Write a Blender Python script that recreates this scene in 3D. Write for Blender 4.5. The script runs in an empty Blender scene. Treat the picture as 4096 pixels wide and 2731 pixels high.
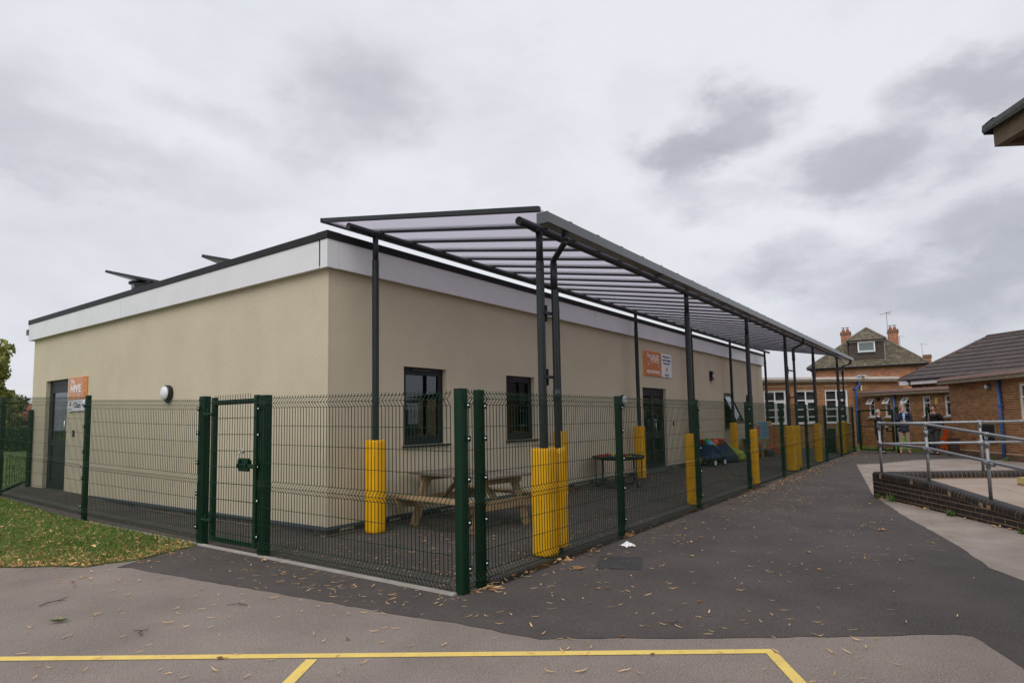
import bpy, bmesh, math, random
import numpy as np
from mathutils import Vector, Matrix
random.seed(7); RNG = np.random.default_rng(7)
S = bpy.context.scene
COL = S.collection
PI = math.pi
rad = math.radians

# ------------------------------------------------------------------ camera
cam_d = bpy.data.cameras.new('camera'); cam = bpy.data.objects.new('camera', cam_d); COL.objects.link(cam)
YAW, PITCH, ROLL = 0.62613, 0.08327, -0.01842
_f = Vector((math.cos(PITCH)*math.cos(YAW), math.cos(PITCH)*math.sin(YAW), math.sin(PITCH)))
_r0 = Vector((math.sin(YAW), -math.cos(YAW), 0)); _u0 = _r0.cross(_f)
_r = _r0*math.cos(ROLL) + _u0*math.sin(ROLL); _u = _u0*math.cos(ROLL) - _r0*math.sin(ROLL)
CAM = Vector((-5.386, -6.989, 1.513))
cam.matrix_world = Matrix(((_r.x, _u.x, -_f.x, CAM.x), (_r.y, _u.y, -_f.y, CAM.y), (_r.z, _u.z, -_f.z, CAM.z), (0, 0, 0, 1)))
cam_d.sensor_width = 36; cam_d.lens = 21.907; cam_d.shift_y = 0.0259
cam_d.clip_start = 0.05; cam_d.clip_end = 2000
S.camera = cam

# ------------------------------------------------------------------ sky: overcast, with a Nishita sky showing thinly behind the cloud
SUN_EL, SUN_AZ = rad(48), rad(200)          # direction TO the sun, azimuth counter-clockwise from +X
W = bpy.data.worlds.new('World'); S.world = W; W.use_nodes = True
nt = W.node_tree; N = nt.nodes; L = nt.links
for n in list(N): N.remove(n)
def nd(t, **k):
    n = N.new(t)
    for a, b in k.items(): setattr(n, a, b)
    return n
def mth(op, a, b=None, c=None):
    n = N.new('ShaderNodeMath'); n.operation = op
    for i, x in enumerate((a, b, c)):
        if x is None: continue
        if isinstance(x, (int, float)): n.inputs[i].default_value = x
        else: L.new(x, n.inputs[i])
    return n.outputs[0]
out = nd('ShaderNodeOutputWorld'); bg = nd('ShaderNodeBackground'); L.new(bg.outputs[0], out.inputs[0])
bg.inputs[1].default_value = 0.1
sky = nd('ShaderNodeTexSky', sky_type='NISHITA'); sky.sun_disc = False
sky.sun_elevation = SUN_EL; sky.sun_rotation = PI/2 - SUN_AZ
tc = nd('ShaderNodeTexCoord'); sep = nd('ShaderNodeSeparateXYZ'); L.new(tc.outputs['Generated'], sep.inputs[0])
az = mth('MULTIPLY', mth('ARCTAN2', sep.outputs[1], sep.outputs[0]), 180/PI)
el = mth('MULTIPLY', mth('ARCSINE', sep.outputs[2]), 180/PI)
# cloud noise runs in direction space, flattened a little so that the masses lie wider than tall
cmb = nd('ShaderNodeVectorMath', operation='MULTIPLY'); L.new(tc.outputs['Generated'], cmb.inputs[0]); cmb.inputs[1].default_value = (1, 1, 1.9)
def noise(sc, det, rough=.5, off=0., dist=0.):
    m = nd('ShaderNodeMapping'); m.inputs[1].default_value = (off, off*.7, off*.3); L.new(cmb.outputs[0], m.inputs[0])
    n = nd('ShaderNodeTexNoise'); n.inputs['Scale'].default_value = sc; n.inputs['Detail'].default_value = det; n.inputs['Roughness'].default_value = rough; n.inputs['Distortion'].default_value = dist
    L.new(m.outputs[0], n.inputs['Vector']); return n.outputs[0]
n1 = noise(2.4, 6, .55, 3.1); n2 = noise(5.5, 8, .58, 9.7); n3 = noise(5.0, 8, .58, 17.0); n4 = noise(9.0, 8, .6, 23.0, .3)
waz = mth('ADD', az, mth('MULTIPLY', mth('SUBTRACT', n2, .5), 17)); wel = mth('ADD', el, mth('MULTIPLY', mth('SUBTRACT', n3, .5), 11))
# the darker cloud banks of that day: azimuth, elevation, half widths, depth
BANKS = [(77, 22.5, 7, 5, .13), (50, 28.0, 8, 5, .19), (61, 25.3, 6, 2, .09), (52, 23.8, 8, 3, .10), (69.8, 20.1, 8, 2.4, .10),
         (59, 19.8, 11, 2.6, .08), (20.5, 22.6, 6.5, 3.4, .34), (14.5, 25.2, 5.5, 2.8, .27), (19, 18.6, 7, 2.0, .16), (6, 19.4, 8, 3.2, .30), (-2.5, 23.3, 6, 2.6, .27),
         (13, 12.4, 8, 2.4, .20), (0, 9.6, 12, 3.4, .26), (-3, 13.6, 7, 2.8, .20), (2, 5, 16, 3.5, .10), (85, 30, 12, 5, .07), (33, 16.5, 9, 2, .05)]
tot = None
rag = mth('MULTIPLY', mth('SUBTRACT', n4, .5), 1.1)
for a, e, sa, se, k in BANKS:
    d = mth('SQRT', mth('ADD', mth('POWER', mth('ABSOLUTE', mth('DIVIDE', mth('SUBTRACT', waz, a), sa)), 2), mth('POWER', mth('ABSOLUTE', mth('DIVIDE', mth('SUBTRACT', wel, e), se)), 2)))
    mr = nd('ShaderNodeMapRange', interpolation_type='SMOOTHSTEP'); L.new(mth('ADD', d, rag), mr.inputs[0]); mr.inputs[1].default_value = 1.25; mr.inputs[2].default_value = .1; mr.inputs[3].default_value = 0; mr.inputs[4].default_value = k
    g = mr.outputs[0]
    tot = g if tot is None else mth('ADD', tot, g)
tot = mth('MINIMUM', tot, .44)
soft = mth('MULTIPLY', mth('SUBTRACT', n1, .47), .26)
fine = mth('MULTIPLY', mth('SUBTRACT', n4, .5), .15)
hz = mth('MULTIPLY', mth('EXPONENT', mth('MULTIPLY', mth('MAXIMUM', el, 0.), -.09)), .10)
dark = mth('ADD', mth('ADD', mth('ADD', tot, soft), fine), hz)
rampn = nd('ShaderNodeValToRGB'); L.new(dark, rampn.inputs[0])
cr = rampn.color_ramp; cr.elements[0].position = 0.0; cr.elements[0].color = (.88, .895, .945, 1)
cr.elements[1].position = .62; cr.elements[1].color = (.30, .315, .375, 1)
for p, c in ((.12, (.745, .755, .815, 1)), (.27, (.56, .57, .625, 1))):
    x = cr.elements.new(p); x.color = c
sc10 = nd('ShaderNodeVectorMath', operation='SCALE'); L.new(rampn.outputs[0], sc10.inputs[0]); sc10.inputs[3].default_value = 9.6
mixs = nd('ShaderNodeMix', data_type='RGBA'); mixs.inputs[0].default_value = .94
L.new(sky.outputs[0], mixs.inputs[6]); L.new(sc10.outputs[0], mixs.inputs[7]); L.new(mixs.outputs[2], bg.inputs[0])

# ------------------------------------------------------------------ sun behind the cloud
sd = bpy.data.lights.new('sun', 'SUN'); sd.energy = 1.4; sd.angle = rad(50); sd.color = (1, .965, .91)
sun = bpy.data.objects.new('sun', sd); COL.objects.link(sun)
sv = Vector((math.cos(SUN_EL)*math.cos(SUN_AZ), math.cos(SUN_EL)*math.sin(SUN_AZ), math.sin(SUN_EL)))
sun.rotation_euler = sv.to_track_quat('Z', 'Y').to_euler(); sun.location = (0, -30, 40)
S.view_settings.view_transform = 'Standard'; S.view_settings.look = 'None'; S.view_settings.gamma = 1; S.view_settings.exposure = 0.0
S.view_settings.use_curve_mapping = False
S.cycles.max_bounces = 8; S.cycles.transparent_max_bounces = 24
# ------------------------------------------------------------------ helpers
def gz(x, y):                                # the ground rises a little towards the far left corner of the yard
    t = min(1, max(0, (y-4.6)/4.4)); return .15*t*t*(3-2*t)
def rot2(a): return Matrix.Rotation(a, 3, 'Z')
class MB:
    def __init__(s): s.v = []; s.f = []; s.r = []; s.rnd = 0
    def add(s, vs, fs):
        o = len(s.v); s.v += [tuple(v) for v in vs]; s.f += [tuple(i+o for i in f) for f in fs]; s.r += [s.rnd]*len(fs); return s
    def bx(s, x0, x1, y0, y1, z0, z1):
        return s.add([(x0,y0,z0),(x1,y0,z0),(x1,y1,z0),(x0,y1,z0),(x0,y0,z1),(x1,y0,z1),(x1,y1,z1),(x0,y1,z1)],
                     [(3,2,1,0),(4,5,6,7),(0,1,5,4),(1,2,6,5),(2,3,7,6),(3,0,4,7)])
    def box(s, c, sz, M=None):
        h = [a/2 for a in sz]; vs = [Vector((x*h[0], y*h[1], z*h[2])) for z in (-1,1) for x, y in ((-1,-1),(1,-1),(1,1),(-1,1))]
        if M is not None: vs = [M @ v for v in vs]
        return s.add([v+Vector(c) for v in vs], [(3,2,1,0),(4,5,6,7),(0,1,5,4),(1,2,6,5),(2,3,7,6),(3,0,4,7)])
    def beam(s, p0, p1, w, h, up=(0,0,1)):
        p0 = Vector(p0); p1 = Vector(p1); d = (p1-p0); l = d.length; d.normalize(); u = Vector(up)
        x = d.cross(u)
        if x.length < 1e-5: x = d.cross(Vector((1,0,0)))
        x.normalize(); u = x.cross(d)
        M = Matrix((x, d, u)).transposed()
        return s.box((p0+p1)/2, (w, l, h), M)
    def tube(s, pts, r, n=8, caps=True):
        pts = [Vector(p) for p in pts]; rs = r if isinstance(r, (list, tuple)) else [r]*len(pts)
        rings = []; ref = None
        for i, p in enumerate(pts):
            a = (pts[i]-pts[i-1]).normalized() if i > 0 else None; b = (pts[i+1]-pts[i]).normalized() if i < len(pts)-1 else None
            t = ((a or b)+(b or a)).normalized(); k = 1.0
            if a and b: k = 1/max(.5, t.dot(a))
            if ref is None:
                ref = Vector((0,0,1)) if abs(t.z) < .9 else Vector((1,0,0))
            x = ref - t*ref.dot(t)
            if x.length < 1e-4: x = t.orthogonal()
            x.normalize(); y = t.cross(x); ref = x
            rings.append([p + (x*math.cos(q) + y*math.sin(q))*rs[i]*(k if False else 1) for q in [2*PI*j/n for j in range(n)]])
        o = 0; vs = [v for g in rings for v in g]; fs = []
        for i in range(len(pts)-1):
            for j in range(n):
                fs.append((i*n+j, i*n+(j+1)%n, (i+1)*n+(j+1)%n, (i+1)*n+j))
        if caps: fs += [tuple(range(n))[::-1], tuple(range((len(pts)-1)*n, len(pts)*n))]
        return s.add(vs, fs)
    def cyl(s, p0, p1, r0, r1=None, n=16): return s.tube([p0, p1], [r0, r0 if r1 is None else r1], n)
    def lathe(s, prof, n=20, c=(0,0,0), cap=True):
        vs = [(c[0]+r*math.cos(2*PI*j/n), c[1]+r*math.sin(2*PI*j/n), c[2]+z) for r, z in prof for j in range(n)]
        fs = [(i*n+j, i*n+(j+1)%n, (i+1)*n+(j+1)%n, (i+1)*n+j) for i in range(len(prof)-1) for j in range(n)]
        if cap: fs += [tuple(range(n))[::-1], tuple(range((len(prof)-1)*n, len(prof)*n))]
        return s.add(vs, fs)
    def prism(s, poly, ex):
        n = len(poly); ex = Vector(ex); a = [Vector(p) for p in poly]
        return s.add(a+[p+ex for p in a], [tuple(range(n))[::-1], tuple(range(n, 2*n))]+[(i, (i+1)%n, n+(i+1)%n, n+i) for i in range(n)])
    def rbox(s, x0, x1, y0, y1, z0, z1, r=.03, n=4):     # upright box with rounded vertical edges
        pts = []
        for cx, cy, a0 in ((x1-r, y1-r, 0), (x0+r, y1-r, 90), (x0+r, y0+r, 180), (x1-r, y0+r, 270)):
            for i in range(n+1):
                a = rad(a0+90*i/n); pts.append((cx+r*math.cos(a), cy+r*math.sin(a), z0))
        return s.prism(pts, (0,0,z1-z0))
    def ball(s, c, r, n=10, m=7, sc=(1,1,1)):
        prof = [(math.sin(PI*i/m), -math.cos(PI*i/m)) for i in range(m+1)]
        vs = [(c[0]+r*sc[0]*max(p,1e-4)*math.cos(2*PI*j/n), c[1]+r*sc[1]*max(p,1e-4)*math.sin(2*PI*j/n), c[2]+r*sc[2]*z) for p, z in prof for j in range(n)]
        return s.add(vs, [(i*n+j, i*n+(j+1)%n, (i+1)*n+(j+1)%n, (i+1)*n+j) for i in range(m) for j in range(n)])
    def xf(s, M):
        s.v = [tuple(M @ Vector(v)) for v in s.v]; return s
    def mesh(s, name, mat, smooth=False):
        me = bpy.data.meshes.new(name); me.from_pydata(s.v, [], s.f); me.validate()
        if mat:
            for x in (mat if isinstance(mat, (list, tuple)) else [mat]): me.materials.append(x)
        if smooth: me.shade_smooth()
        if any(s.r) and len(me.polygons) == len(s.r):
            at = me.attributes.new('rnd', 'FLOAT', 'FACE'); at.data.foreach_set('value', s.r)
        me.update(); return me
    def build(s, name, mat, parent=None, smooth=False, loc=None, rotz=0):
        return link(name, s.mesh(name, mat, smooth), parent, loc, rotz)
def link(name, me, parent=None, loc=None, rotz=0):
    o = bpy.data.objects.new(name, me); COL.objects.link(o)
    if parent: o.parent = parent
    if loc: o.location = loc
    if rotz: o.rotation_euler = (0, 0, rotz)
    return o
def tag(o, label, cat, group=None):
    o['label'] = label; o['category'] = cat
    if group: o['group'] = group
    return o
def thing(name, label, cat, loc=(0,0,0), rotz=0, group=None):
    o = bpy.data.objects.new(name, None); COL.objects.link(o); o.location = loc; o.rotation_euler = (0,0,rotz); o.empty_display_size = .1
    return tag(o, label, cat, group)
def struct(o): o['kind'] = 'structure'; return o
def stuff(o): o['kind'] = 'stuff'; return o
def dup(root, loc, rotz=None, label=None):
    def cp(o, par):
        c = o.copy(); COL.objects.link(c); c.parent = par
        for ch in o.children: cp(ch, c)
        return c
    r = cp(root, None); r.location = loc
    if rotz is not None: r.rotation_euler = (0,0,rotz)
    if label: r['label'] = label
    return r
def bev(o, w=.004, seg=2, ang=40):
    m = o.modifiers.new('bevel', 'BEVEL'); m.width = w; m.segments = seg; m.limit_method = 'ANGLE'; m.angle_limit = rad(ang)
    return o
# ------------------------------------------------------------------ materials
def mat(name, c, rough=.6, metal=0., c2=None, nscale=6., det=4, lo=.35, hi=.65, speck=None, speck2=None, bump=0., bscale=150., bdet=3, rnd=0., attr=False, spec=.5, stretch=None, coat=0., emit=None):
    m = bpy.data.materials.new(name); m.use_nodes = True; t = m.node_tree; b = t.nodes['Principled BSDF']
    b.inputs['Roughness'].default_value = rough; b.inputs['Metallic'].default_value = metal
    b.inputs['Specular IOR Level'].default_value = spec
    if coat: b.inputs['Coat Weight'].default_value = coat; b.inputs['Coat Roughness'].default_value = .1
    if emit: b.inputs['Emission Color'].default_value = (*emit[0], 1); b.inputs['Emission Strength'].default_value = emit[1]
    tcn = t.nodes.new('ShaderNodeTexCoord'); vec = tcn.outputs['Object']
    if stretch:
        mp = t.nodes.new('ShaderNodeMapping'); mp.inputs['Scale'].default_value = stretch; t.links.new(vec, mp.inputs[0]); vec = mp.outputs[0]
    def nz(sc, d=4, r=.55):
        n = t.nodes.new('ShaderNodeTexNoise'); n.inputs['Scale'].default_value = sc; n.inputs['Detail'].default_value = d; n.inputs['Roughness'].default_value = r
        t.links.new(vec, n.inputs['Vector']); return n.outputs[0]
    def ramp(v, a, bb):
        r = t.nodes.new('ShaderNodeMapRange'); r.inputs[1].default_value = a; r.inputs[2].default_value = bb; t.links.new(v, r.inputs[0]); return r.outputs[0]
    def mix(f, a, bb):
        x = t.nodes.new('ShaderNodeMix'); x.data_type = 'RGBA'
        t.links.new(f, x.inputs[0])
        for i, q in ((6, a), (7, bb)):
            if isinstance(q, tuple): x.inputs[i].default_value = (*q, 1)
            else: t.links.new(q, x.inputs[i])
        return x.outputs[2]
    col = None
    if c2: col = mix(ramp(nz(nscale, det), lo, hi), c, c2)
    for sp in (speck, speck2):
        if sp: col = mix(ramp(nz(sp[1], 2), sp[2], sp[3]), col if col is not None else c, sp[0])
    if rnd:
        if attr:
            q = t.nodes.new('ShaderNodeAttribute'); q.attribute_name = 'rnd'; rv = q.outputs['Fac']
        else:
            q = t.nodes.new('ShaderNodeObjectInfo'); rv = q.outputs['Random']
        r = t.nodes.new('ShaderNodeMapRange'); r.inputs[3].default_value = 1-rnd; r.inputs[4].default_value = 1+rnd*.8; t.links.new(rv, r.inputs[0])
        h = t.nodes.new('ShaderNodeHueSaturation'); t.links.new(r.outputs[0], h.inputs['Value'])
        if col is not None: t.links.new(col, h.inputs['Color'])
        else: h.inputs['Color'].default_value = (*c, 1)
        col = h.outputs[0]
    if col is not None: t.links.new(col, b.inputs['Base Color'])
    else: b.inputs['Base Color'].default_value = (*c, 1)
    if bump:
        bn = t.nodes.new('ShaderNodeBump'); bn.inputs['Strength'].default_value = min(1, bump); bn.inputs['Distance'].default_value = .01
        t.links.new(nz(bscale, bdet), bn.inputs['Height']); t.links.new(bn.outputs[0], b.inputs['Normal'])
    return m
def glass(name, tint=(.9,.92,.95), refl=.5, trans=.6, rough=.02):
    m = bpy.data.materials.new(name); m.use_nodes = True; t = m.node_tree; N_ = t.nodes; b = N_['Principled BSDF']; N_.remove(b)
    o = N_['Material Output']; tr = N_.new('ShaderNodeBsdfTransparent'); tr.inputs[0].default_value = (*[x*trans for x in tint], 1)
    g = N_.new('ShaderNodeBsdfGlossy'); g.inputs['Roughness'].default_value = rough; g.inputs[0].default_value = (*tint, 1)
    fr = N_.new('ShaderNodeFresnel'); fr.inputs[0].default_value = 1.5
    mr = N_.new('ShaderNodeMapRange'); mr.inputs[1].default_value = 0; mr.inputs[2].default_value = 1; mr.inputs[3].default_value = .03; mr.inputs[4].default_value = .03+refl*1.6
    x = N_.new('ShaderNodeMixShader'); t.links.new(fr.outputs[0], mr.inputs[0]); t.links.new(mr.outputs[0], x.inputs[0]); t.links.new(tr.outputs[0], x.inputs[1]); t.links.new(g.outputs[0], x.inputs[2]); t.links.new(x.outputs[0], o.inputs[0])
    return m
A_ = {}
A_['dark_tarmac'] = mat('dark_tarmac', (.078,.068,.063), .95, spec=.25, c2=(.108,.094,.087), nscale=1.1, det=6, speck=((.17,.155,.143), 90, .60, .72), speck2=((.026,.023,.022), 120, .58, .69), bump=.6, bscale=170)
A_['pale_tarmac'] = mat('pale_tarmac', (.225,.185,.160), .95, spec=.25, c2=(.30,.25,.218), nscale=.9, det=7, speck=((.43,.38,.345), 85, .58, .70), speck2=((.085,.072,.064), 105, .57, .68), bump=.7, bscale=150)
A_['concrete_path'] = mat('concrete_path', (.27,.225,.195), .95, spec=.25, c2=(.37,.315,.275), nscale=1.6, det=8, speck=((.17,.15,.135), 130, .60, .70), bump=.4, bscale=120)
A_['kerb_concrete'] = mat('kerb_concrete', (.36,.33,.30), .9, c2=(.46,.42,.38), nscale=5, bump=.3)
A_['soil'] = mat('soil', (.05,.07,.02), .95, c2=(.08,.09,.03), nscale=3, bump=.5, bscale=60)
A_['lawn'] = mat('lawn', (.075,.13,.022), .95, c2=(.13,.185,.04), nscale=2.2, det=8, speck=((.14,.13,.05), 22, .60, .72), bump=.6, bscale=90)
A_['grass_blade'] = mat('grass_blade', (.085,.165,.018), .7, c2=(.20,.245,.06), nscale=1.7, det=6, rnd=.45, attr=True)
A_['leaf_tan'] = mat('leaf_tan', (.72,.46,.22), .75, c2=(.80,.58,.34), nscale=9, rnd=.25)
A_['leaf_brown'] = mat('leaf_brown', (.30,.14,.06), .8, c2=(.48,.25,.10), nscale=9, rnd=.25)
A_['leaf_green'] = mat('leaf_green', (.13,.16,.09), .7, c2=(.22,.22,.10), nscale=20)
A_['leaf_mixed'] = mat('leaf_mixed', (.68,.43,.20), .8, c2=(.45,.235,.10), nscale=2.5, lo=.5, hi=.62, rnd=.3, attr=True)
A_['line_yellow'] = mat('line_yellow', (.86,.63,.16), .75, c2=(.76,.55,.16), nscale=8, det=8, speck=((.28,.23,.15), 60, .66, .74), bump=.4, bscale=150)
A_['render'] = mat('render', (.575,.505,.375), .95, spec=.2, c2=(.625,.55,.41), nscale=1.3, det=6, bump=.9, bscale=62, bdet=2, speck=((.40,.345,.255), 48, .60, .74))
A_['fascia_white'] = mat('fascia_white', (.74,.745,.755), .32, c2=(.70,.705,.715), nscale=2, spec=.5)
A_['cap_black'] = mat('cap_black', (.010,.010,.0105), .5, c2=(.016,.016,.017), nscale=2, spec=.22)
A_['trim_grey'] = mat('trim_grey', (.085,.095,.115), .5)
A_['anthracite'] = mat('anthracite', (.014,.0155,.019), .45, spec=.25)
A_['canopy_grey'] = mat('canopy_grey', (.017,.0195,.0225), .4, c2=(.022,.025,.028), nscale=3, spec=.32)
A_['gutter_grey'] = mat('gutter_grey', (.075,.083,.092), .33, c2=(.088,.096,.104), nscale=2, spec=.5)
A_['fence_green'] = mat('fence_green', (.0042,.0255,.0115), .45, c2=(.0055,.031,.014), nscale=5, spec=.22)
A_['bolt'] = mat('bolt', (.75,.75,.76), .25, 1.)
A_['steel'] = mat('steel', (.62,.62,.62), .25, 1.)
A_['galv'] = mat('galv', (.36,.375,.39), .48, .75, c2=(.25,.262,.275), nscale=35, det=3, bump=.15, bscale=70)
A_['pad_yellow'] = mat('pad_yellow', (.84,.44,.004), .45, spec=.3, c2=(.80,.41,.004), nscale=4, bump=.12, bscale=14)
A_['pad_dirty'] = mat('pad_dirty', (.60,.33,.008), .5, spec=.3, c2=(.52,.28,.010), nscale=5, bump=.12, bscale=14)
A_['wood'] = mat('wood', (.40,.275,.15), .75, c2=(.29,.19,.10), nscale=5, det=6, stretch=(6,.7,6), bump=.3, bscale=20)
A_['wood_grey'] = mat('wood_grey', (.235,.19,.155), .8, c2=(.17,.135,.11), nscale=5, det=6, stretch=(6,.7,6), bump=.3, bscale=20)
A_['black_plastic'] = mat('black_plastic', (.012,.012,.013), .4)
A_['interior'] = mat('interior', (.16,.11,.075), .9, c2=(.23,.16,.11), nscale=2)
A_['plinth_blue'] = mat('plinth_blue', (.075,.066,.066), .6, spec=.3, c2=(.105,.09,.085), nscale=14, rnd=.3)
A_['mortar_pale'] = mat('mortar_pale', (.40,.32,.25), .95, c2=(.30,.24,.19), nscale=10)
A_['glass'] = glass('window_glass', (.85,.9,.95), .75, .5)
A_['glass_far'] = glass('far_glass', (.9,.92,.93), .5, .8)
A_['blue_brick'] = mat('blue_brick', (.023,.0215,.0225), .6, spec=.3, c2=(.036,.031,.030), nscale=14, det=5, rnd=.3, bump=.25, bscale=60)
A_['mortar_brown'] = mat('mortar_brown', (.36,.24,.15), .95, c2=(.27,.18,.115), nscale=12, bump=.4)
A_['mortar'] = mat('mortar', (.60,.44,.26), .95, c2=(.50,.36,.21), nscale=6, bump=.4)
A_['brick'] = mat('brick', (.26,.105,.040), .85, c2=(.33,.150,.060), nscale=3.2, det=5, rnd=.34, bump=.4, bscale=70)
A_['brick_a'] = mat('brick_a', (.26,.105,.040), .85, c2=(.33,.150,.060), nscale=3.2, det=5, rnd=.34, attr=True, bump=.4, bscale=70)
A_['brick_red_a'] = mat('brick_red_a', (.255,.092,.036), .85, c2=(.31,.125,.052), nscale=3.2, det=5, rnd=.34, attr=True, bump=.4, bscale=70)
A_['brick_house_a'] = mat('brick_house_a', (.40,.155,.080), .85, c2=(.46,.20,.11), nscale=2.2, det=5, rnd=.3, attr=True)
A_['mortar_house'] = mat('mortar_house', (.56,.38,.27), .95, c2=(.40,.25,.17), nscale=4)
A_['felt_brown'] = mat('felt_brown', (.13,.072,.058), .9, c2=(.17,.098,.078), nscale=5, det=6, speck=((.25,.18,.15), 25, .62, .75), bump=.3, bscale=50)
A_['felt_grey'] = mat('felt_grey', (.33,.275,.245), .9, c2=(.42,.36,.32), nscale=4, det=6, speck=((.22,.19,.16), 20, .6, .75), bump=.3, bscale=50)
A_['felt_dark'] = mat('felt_dark', (.06,.064,.062), .92, c2=(.10,.105,.10), nscale=40, det=4, bump=.8, bscale=110)
A_['fascia_conc'] = mat('fascia_conc', (.20,.165,.115), .9, c2=(.28,.235,.165), nscale=4, det=7, speck=((.10,.085,.055), 12, .55, .72), bump=.5, bscale=60)
A_['pebbledash'] = mat('pebbledash', (.175,.135,.085), .9, c2=(.135,.10,.062), nscale=9, det=5, speck=((.42,.36,.27), 55, .67, .73), bump=.9, bscale=75)
A_['soffit'] = mat('soffit', (.06,.043,.027), .9, c2=(.075,.055,.036), nscale=6)
A_['upvc'] = mat('upvc', (.82,.82,.835), .35)
A_['curtain'] = mat('curtain', (.34,.33,.31), .9, c2=(.22,.215,.20), nscale=7, det=3, stretch=(6,6,.25))
A_['blind'] = mat('blind', (.22,.22,.21), .9, c2=(.30,.30,.28), nscale=5, stretch=(.3,.3,6))
A_['blue_pipe'] = mat('blue_pipe', (.045,.125,.36), .45, c2=(.055,.14,.39), nscale=4)
A_['cream'] = mat('cream_pipe', (.52,.46,.35), .6)
A_['tile_dark'] = mat('tile_dark', (.072,.055,.053), .75, c2=(.090,.068,.064), nscale=3, rnd=.16, bump=.3, bscale=50)
A_['tile_dark_a'] = mat('tile_dark_a', (.072,.055,.053), .75, c2=(.090,.068,.064), nscale=3, rnd=.16, attr=True, bump=.3, bscale=50)
A_['tile_house_a'] = mat('tile_house_a', (.17,.135,.085), .9, c2=(.10,.085,.062), nscale=2.0, det=7, speck=((.42,.37,.29), 5, .66, .74), rnd=.3, attr=True)
A_['tile_hang_a'] = mat('tile_hang_a', (.066,.046,.036), .8, c2=(.085,.060,.048), nscale=2, rnd=.25, attr=True)
A_['ridge'] = mat('ridge', (.20,.17,.13), .9, c2=(.12,.10,.08), nscale=5, det=6, speck=((.5,.46,.4), 14, .62, .72))
A_['ridge_brown'] = mat('ridge_brown', (.10,.066,.06), .8, c2=(.12,.08,.07), nscale=3)
A_['black_gutter'] = mat('black_gutter', (.014,.014,.016), .4)
A_['lead'] = mat('lead', (.24,.25,.27), .6)
A_['terracotta'] = mat('terracotta', (.42,.14,.06), .8, c2=(.34,.11,.05), nscale=6)
A_['slab'] = mat('slab', (.37,.29,.235), .9, c2=(.31,.24,.195), nscale=2.2, det=7, stretch=(1,1,1), speck=((.22,.17,.13), 90, .62, .72), bump=.3, bscale=90)
A_['paint_yellow'] = mat('paint_yellow', (.68,.55,.22), .7, c2=(.56,.45,.18), nscale=9)
A_['orange'] = mat('orange_board', (.82,.28,.045), .4, c2=(.72,.22,.03), nscale=3)
A_['hex_dark'] = mat('hex_dark', (.48,.105,.012), .4, c2=(.62,.17,.02), nscale=12)
A_['hex_line'] = mat('hex_line', (.85,.36,.08), .4)
A_['sign_white'] = mat('sign_white', (.76,.77,.80), .35)
A_['print_white'] = mat('print_white', (.85,.85,.86), .4)
A_['print_navy'] = mat('print_navy', (.022,.022,.075), .5)
A_['print_black'] = mat('print_black', (.01,.01,.012), .5)
A_['red'] = mat('red_plastic', (.50,.018,.014), .35); A_['yellow'] = mat('yellow_plastic', (.82,.56,.015), .35); A_['bluep'] = mat('blue_plastic', (.018,.085,.48), .35); A_['greenp'] = mat('green_plastic', (.03,.32,.06), .35)
A_['lime'] = mat('lime_plastic', (.12,.62,.03), .35); A_['orangep'] = mat('orange_plastic', (.72,.10,.012), .4); A_['cyanp'] = mat('cyan_plastic', (.10,.42,.70), .4)
A_['navy_fabric'] = mat('navy_fabric', (.014,.019,.036), .8, c2=(.022,.028,.05), nscale=9, bump=.3, bscale=25)
A_['blue_fabric'] = mat('blue_fabric', (.016,.045,.14), .8, c2=(.022,.06,.18), nscale=6, bump=.4, bscale=20)
A_['lime_fabric'] = mat('lime_fabric', (.24,.34,.03), .85, c2=(.30,.40,.05), nscale=5, bump=.4, bscale=14)
A_['teal'] = mat('teal_worktop', (.10,.42,.40), .5)
A_['iron'] = mat('iron', (.052,.051,.049), .6, .2, c2=(.075,.073,.07), nscale=20, det=5, bump=.5, bscale=120)
A_['paper'] = mat('paper', (.85,.85,.87), .8)
A_['skin'] = mat('skin', (.56,.32,.24), .55, c2=(.50,.27,.20), nscale=6)
A_['hair_grey'] = mat('hair_grey', (.42,.41,.40), .7, c2=(.26,.25,.24), nscale=20)
A_['hair_pale'] = mat('hair_pale', (.52,.51,.50), .7, c2=(.36,.35,.34), nscale=20)
A_['hair_dark'] = mat('hair_dark', (.022,.016,.013), .7, c2=(.035,.026,.02), nscale=20)
A_['cloth_navy'] = mat('cloth_navy', (.016,.021,.040), .85, c2=(.022,.028,.05), nscale=5, bump=.5, bscale=12)
A_['cloth_black'] = mat('cloth_black', (.009,.009,.010), .85, c2=(.014,.014,.015), nscale=5, bump=.5, bscale=12)
A_['cloth_dnavy'] = mat('cloth_dark_navy', (.008,.009,.016), .85, c2=(.012,.013,.02), nscale=5, bump=.5, bscale=12)
A_['cloth_khaki'] = mat('cloth_khaki', (.36,.27,.19), .85, c2=(.29,.215,.15), nscale=5, bump=.6, bscale=12)
A_['cloth_grey'] = mat('cloth_grey', (.040,.040,.043), .85, c2=(.055,.055,.058), nscale=5, bump=.5, bscale=12)
A_['shirt_blue'] = mat('shirt_blue', (.34,.48,.74), .8); A_['shirt_white'] = mat('shirt_white', (.62,.62,.72), .8)
A_['shoe_brown'] = mat('shoe_brown', (.30,.115,.055), .5); A_['shoe_black'] = mat('shoe_black', (.012,.012,.013), .4)
A_['tie'] = mat('tie', (.33,.25,.25), .6, c2=(.055,.03,.04), nscale=3, stretch=(8,8,30), lo=.45, hi=.55)
A_['bark'] = mat('bark', (.10,.075,.05), .9, c2=(.06,.045,.03), nscale=9, bump=.6, bscale=30)
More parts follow.
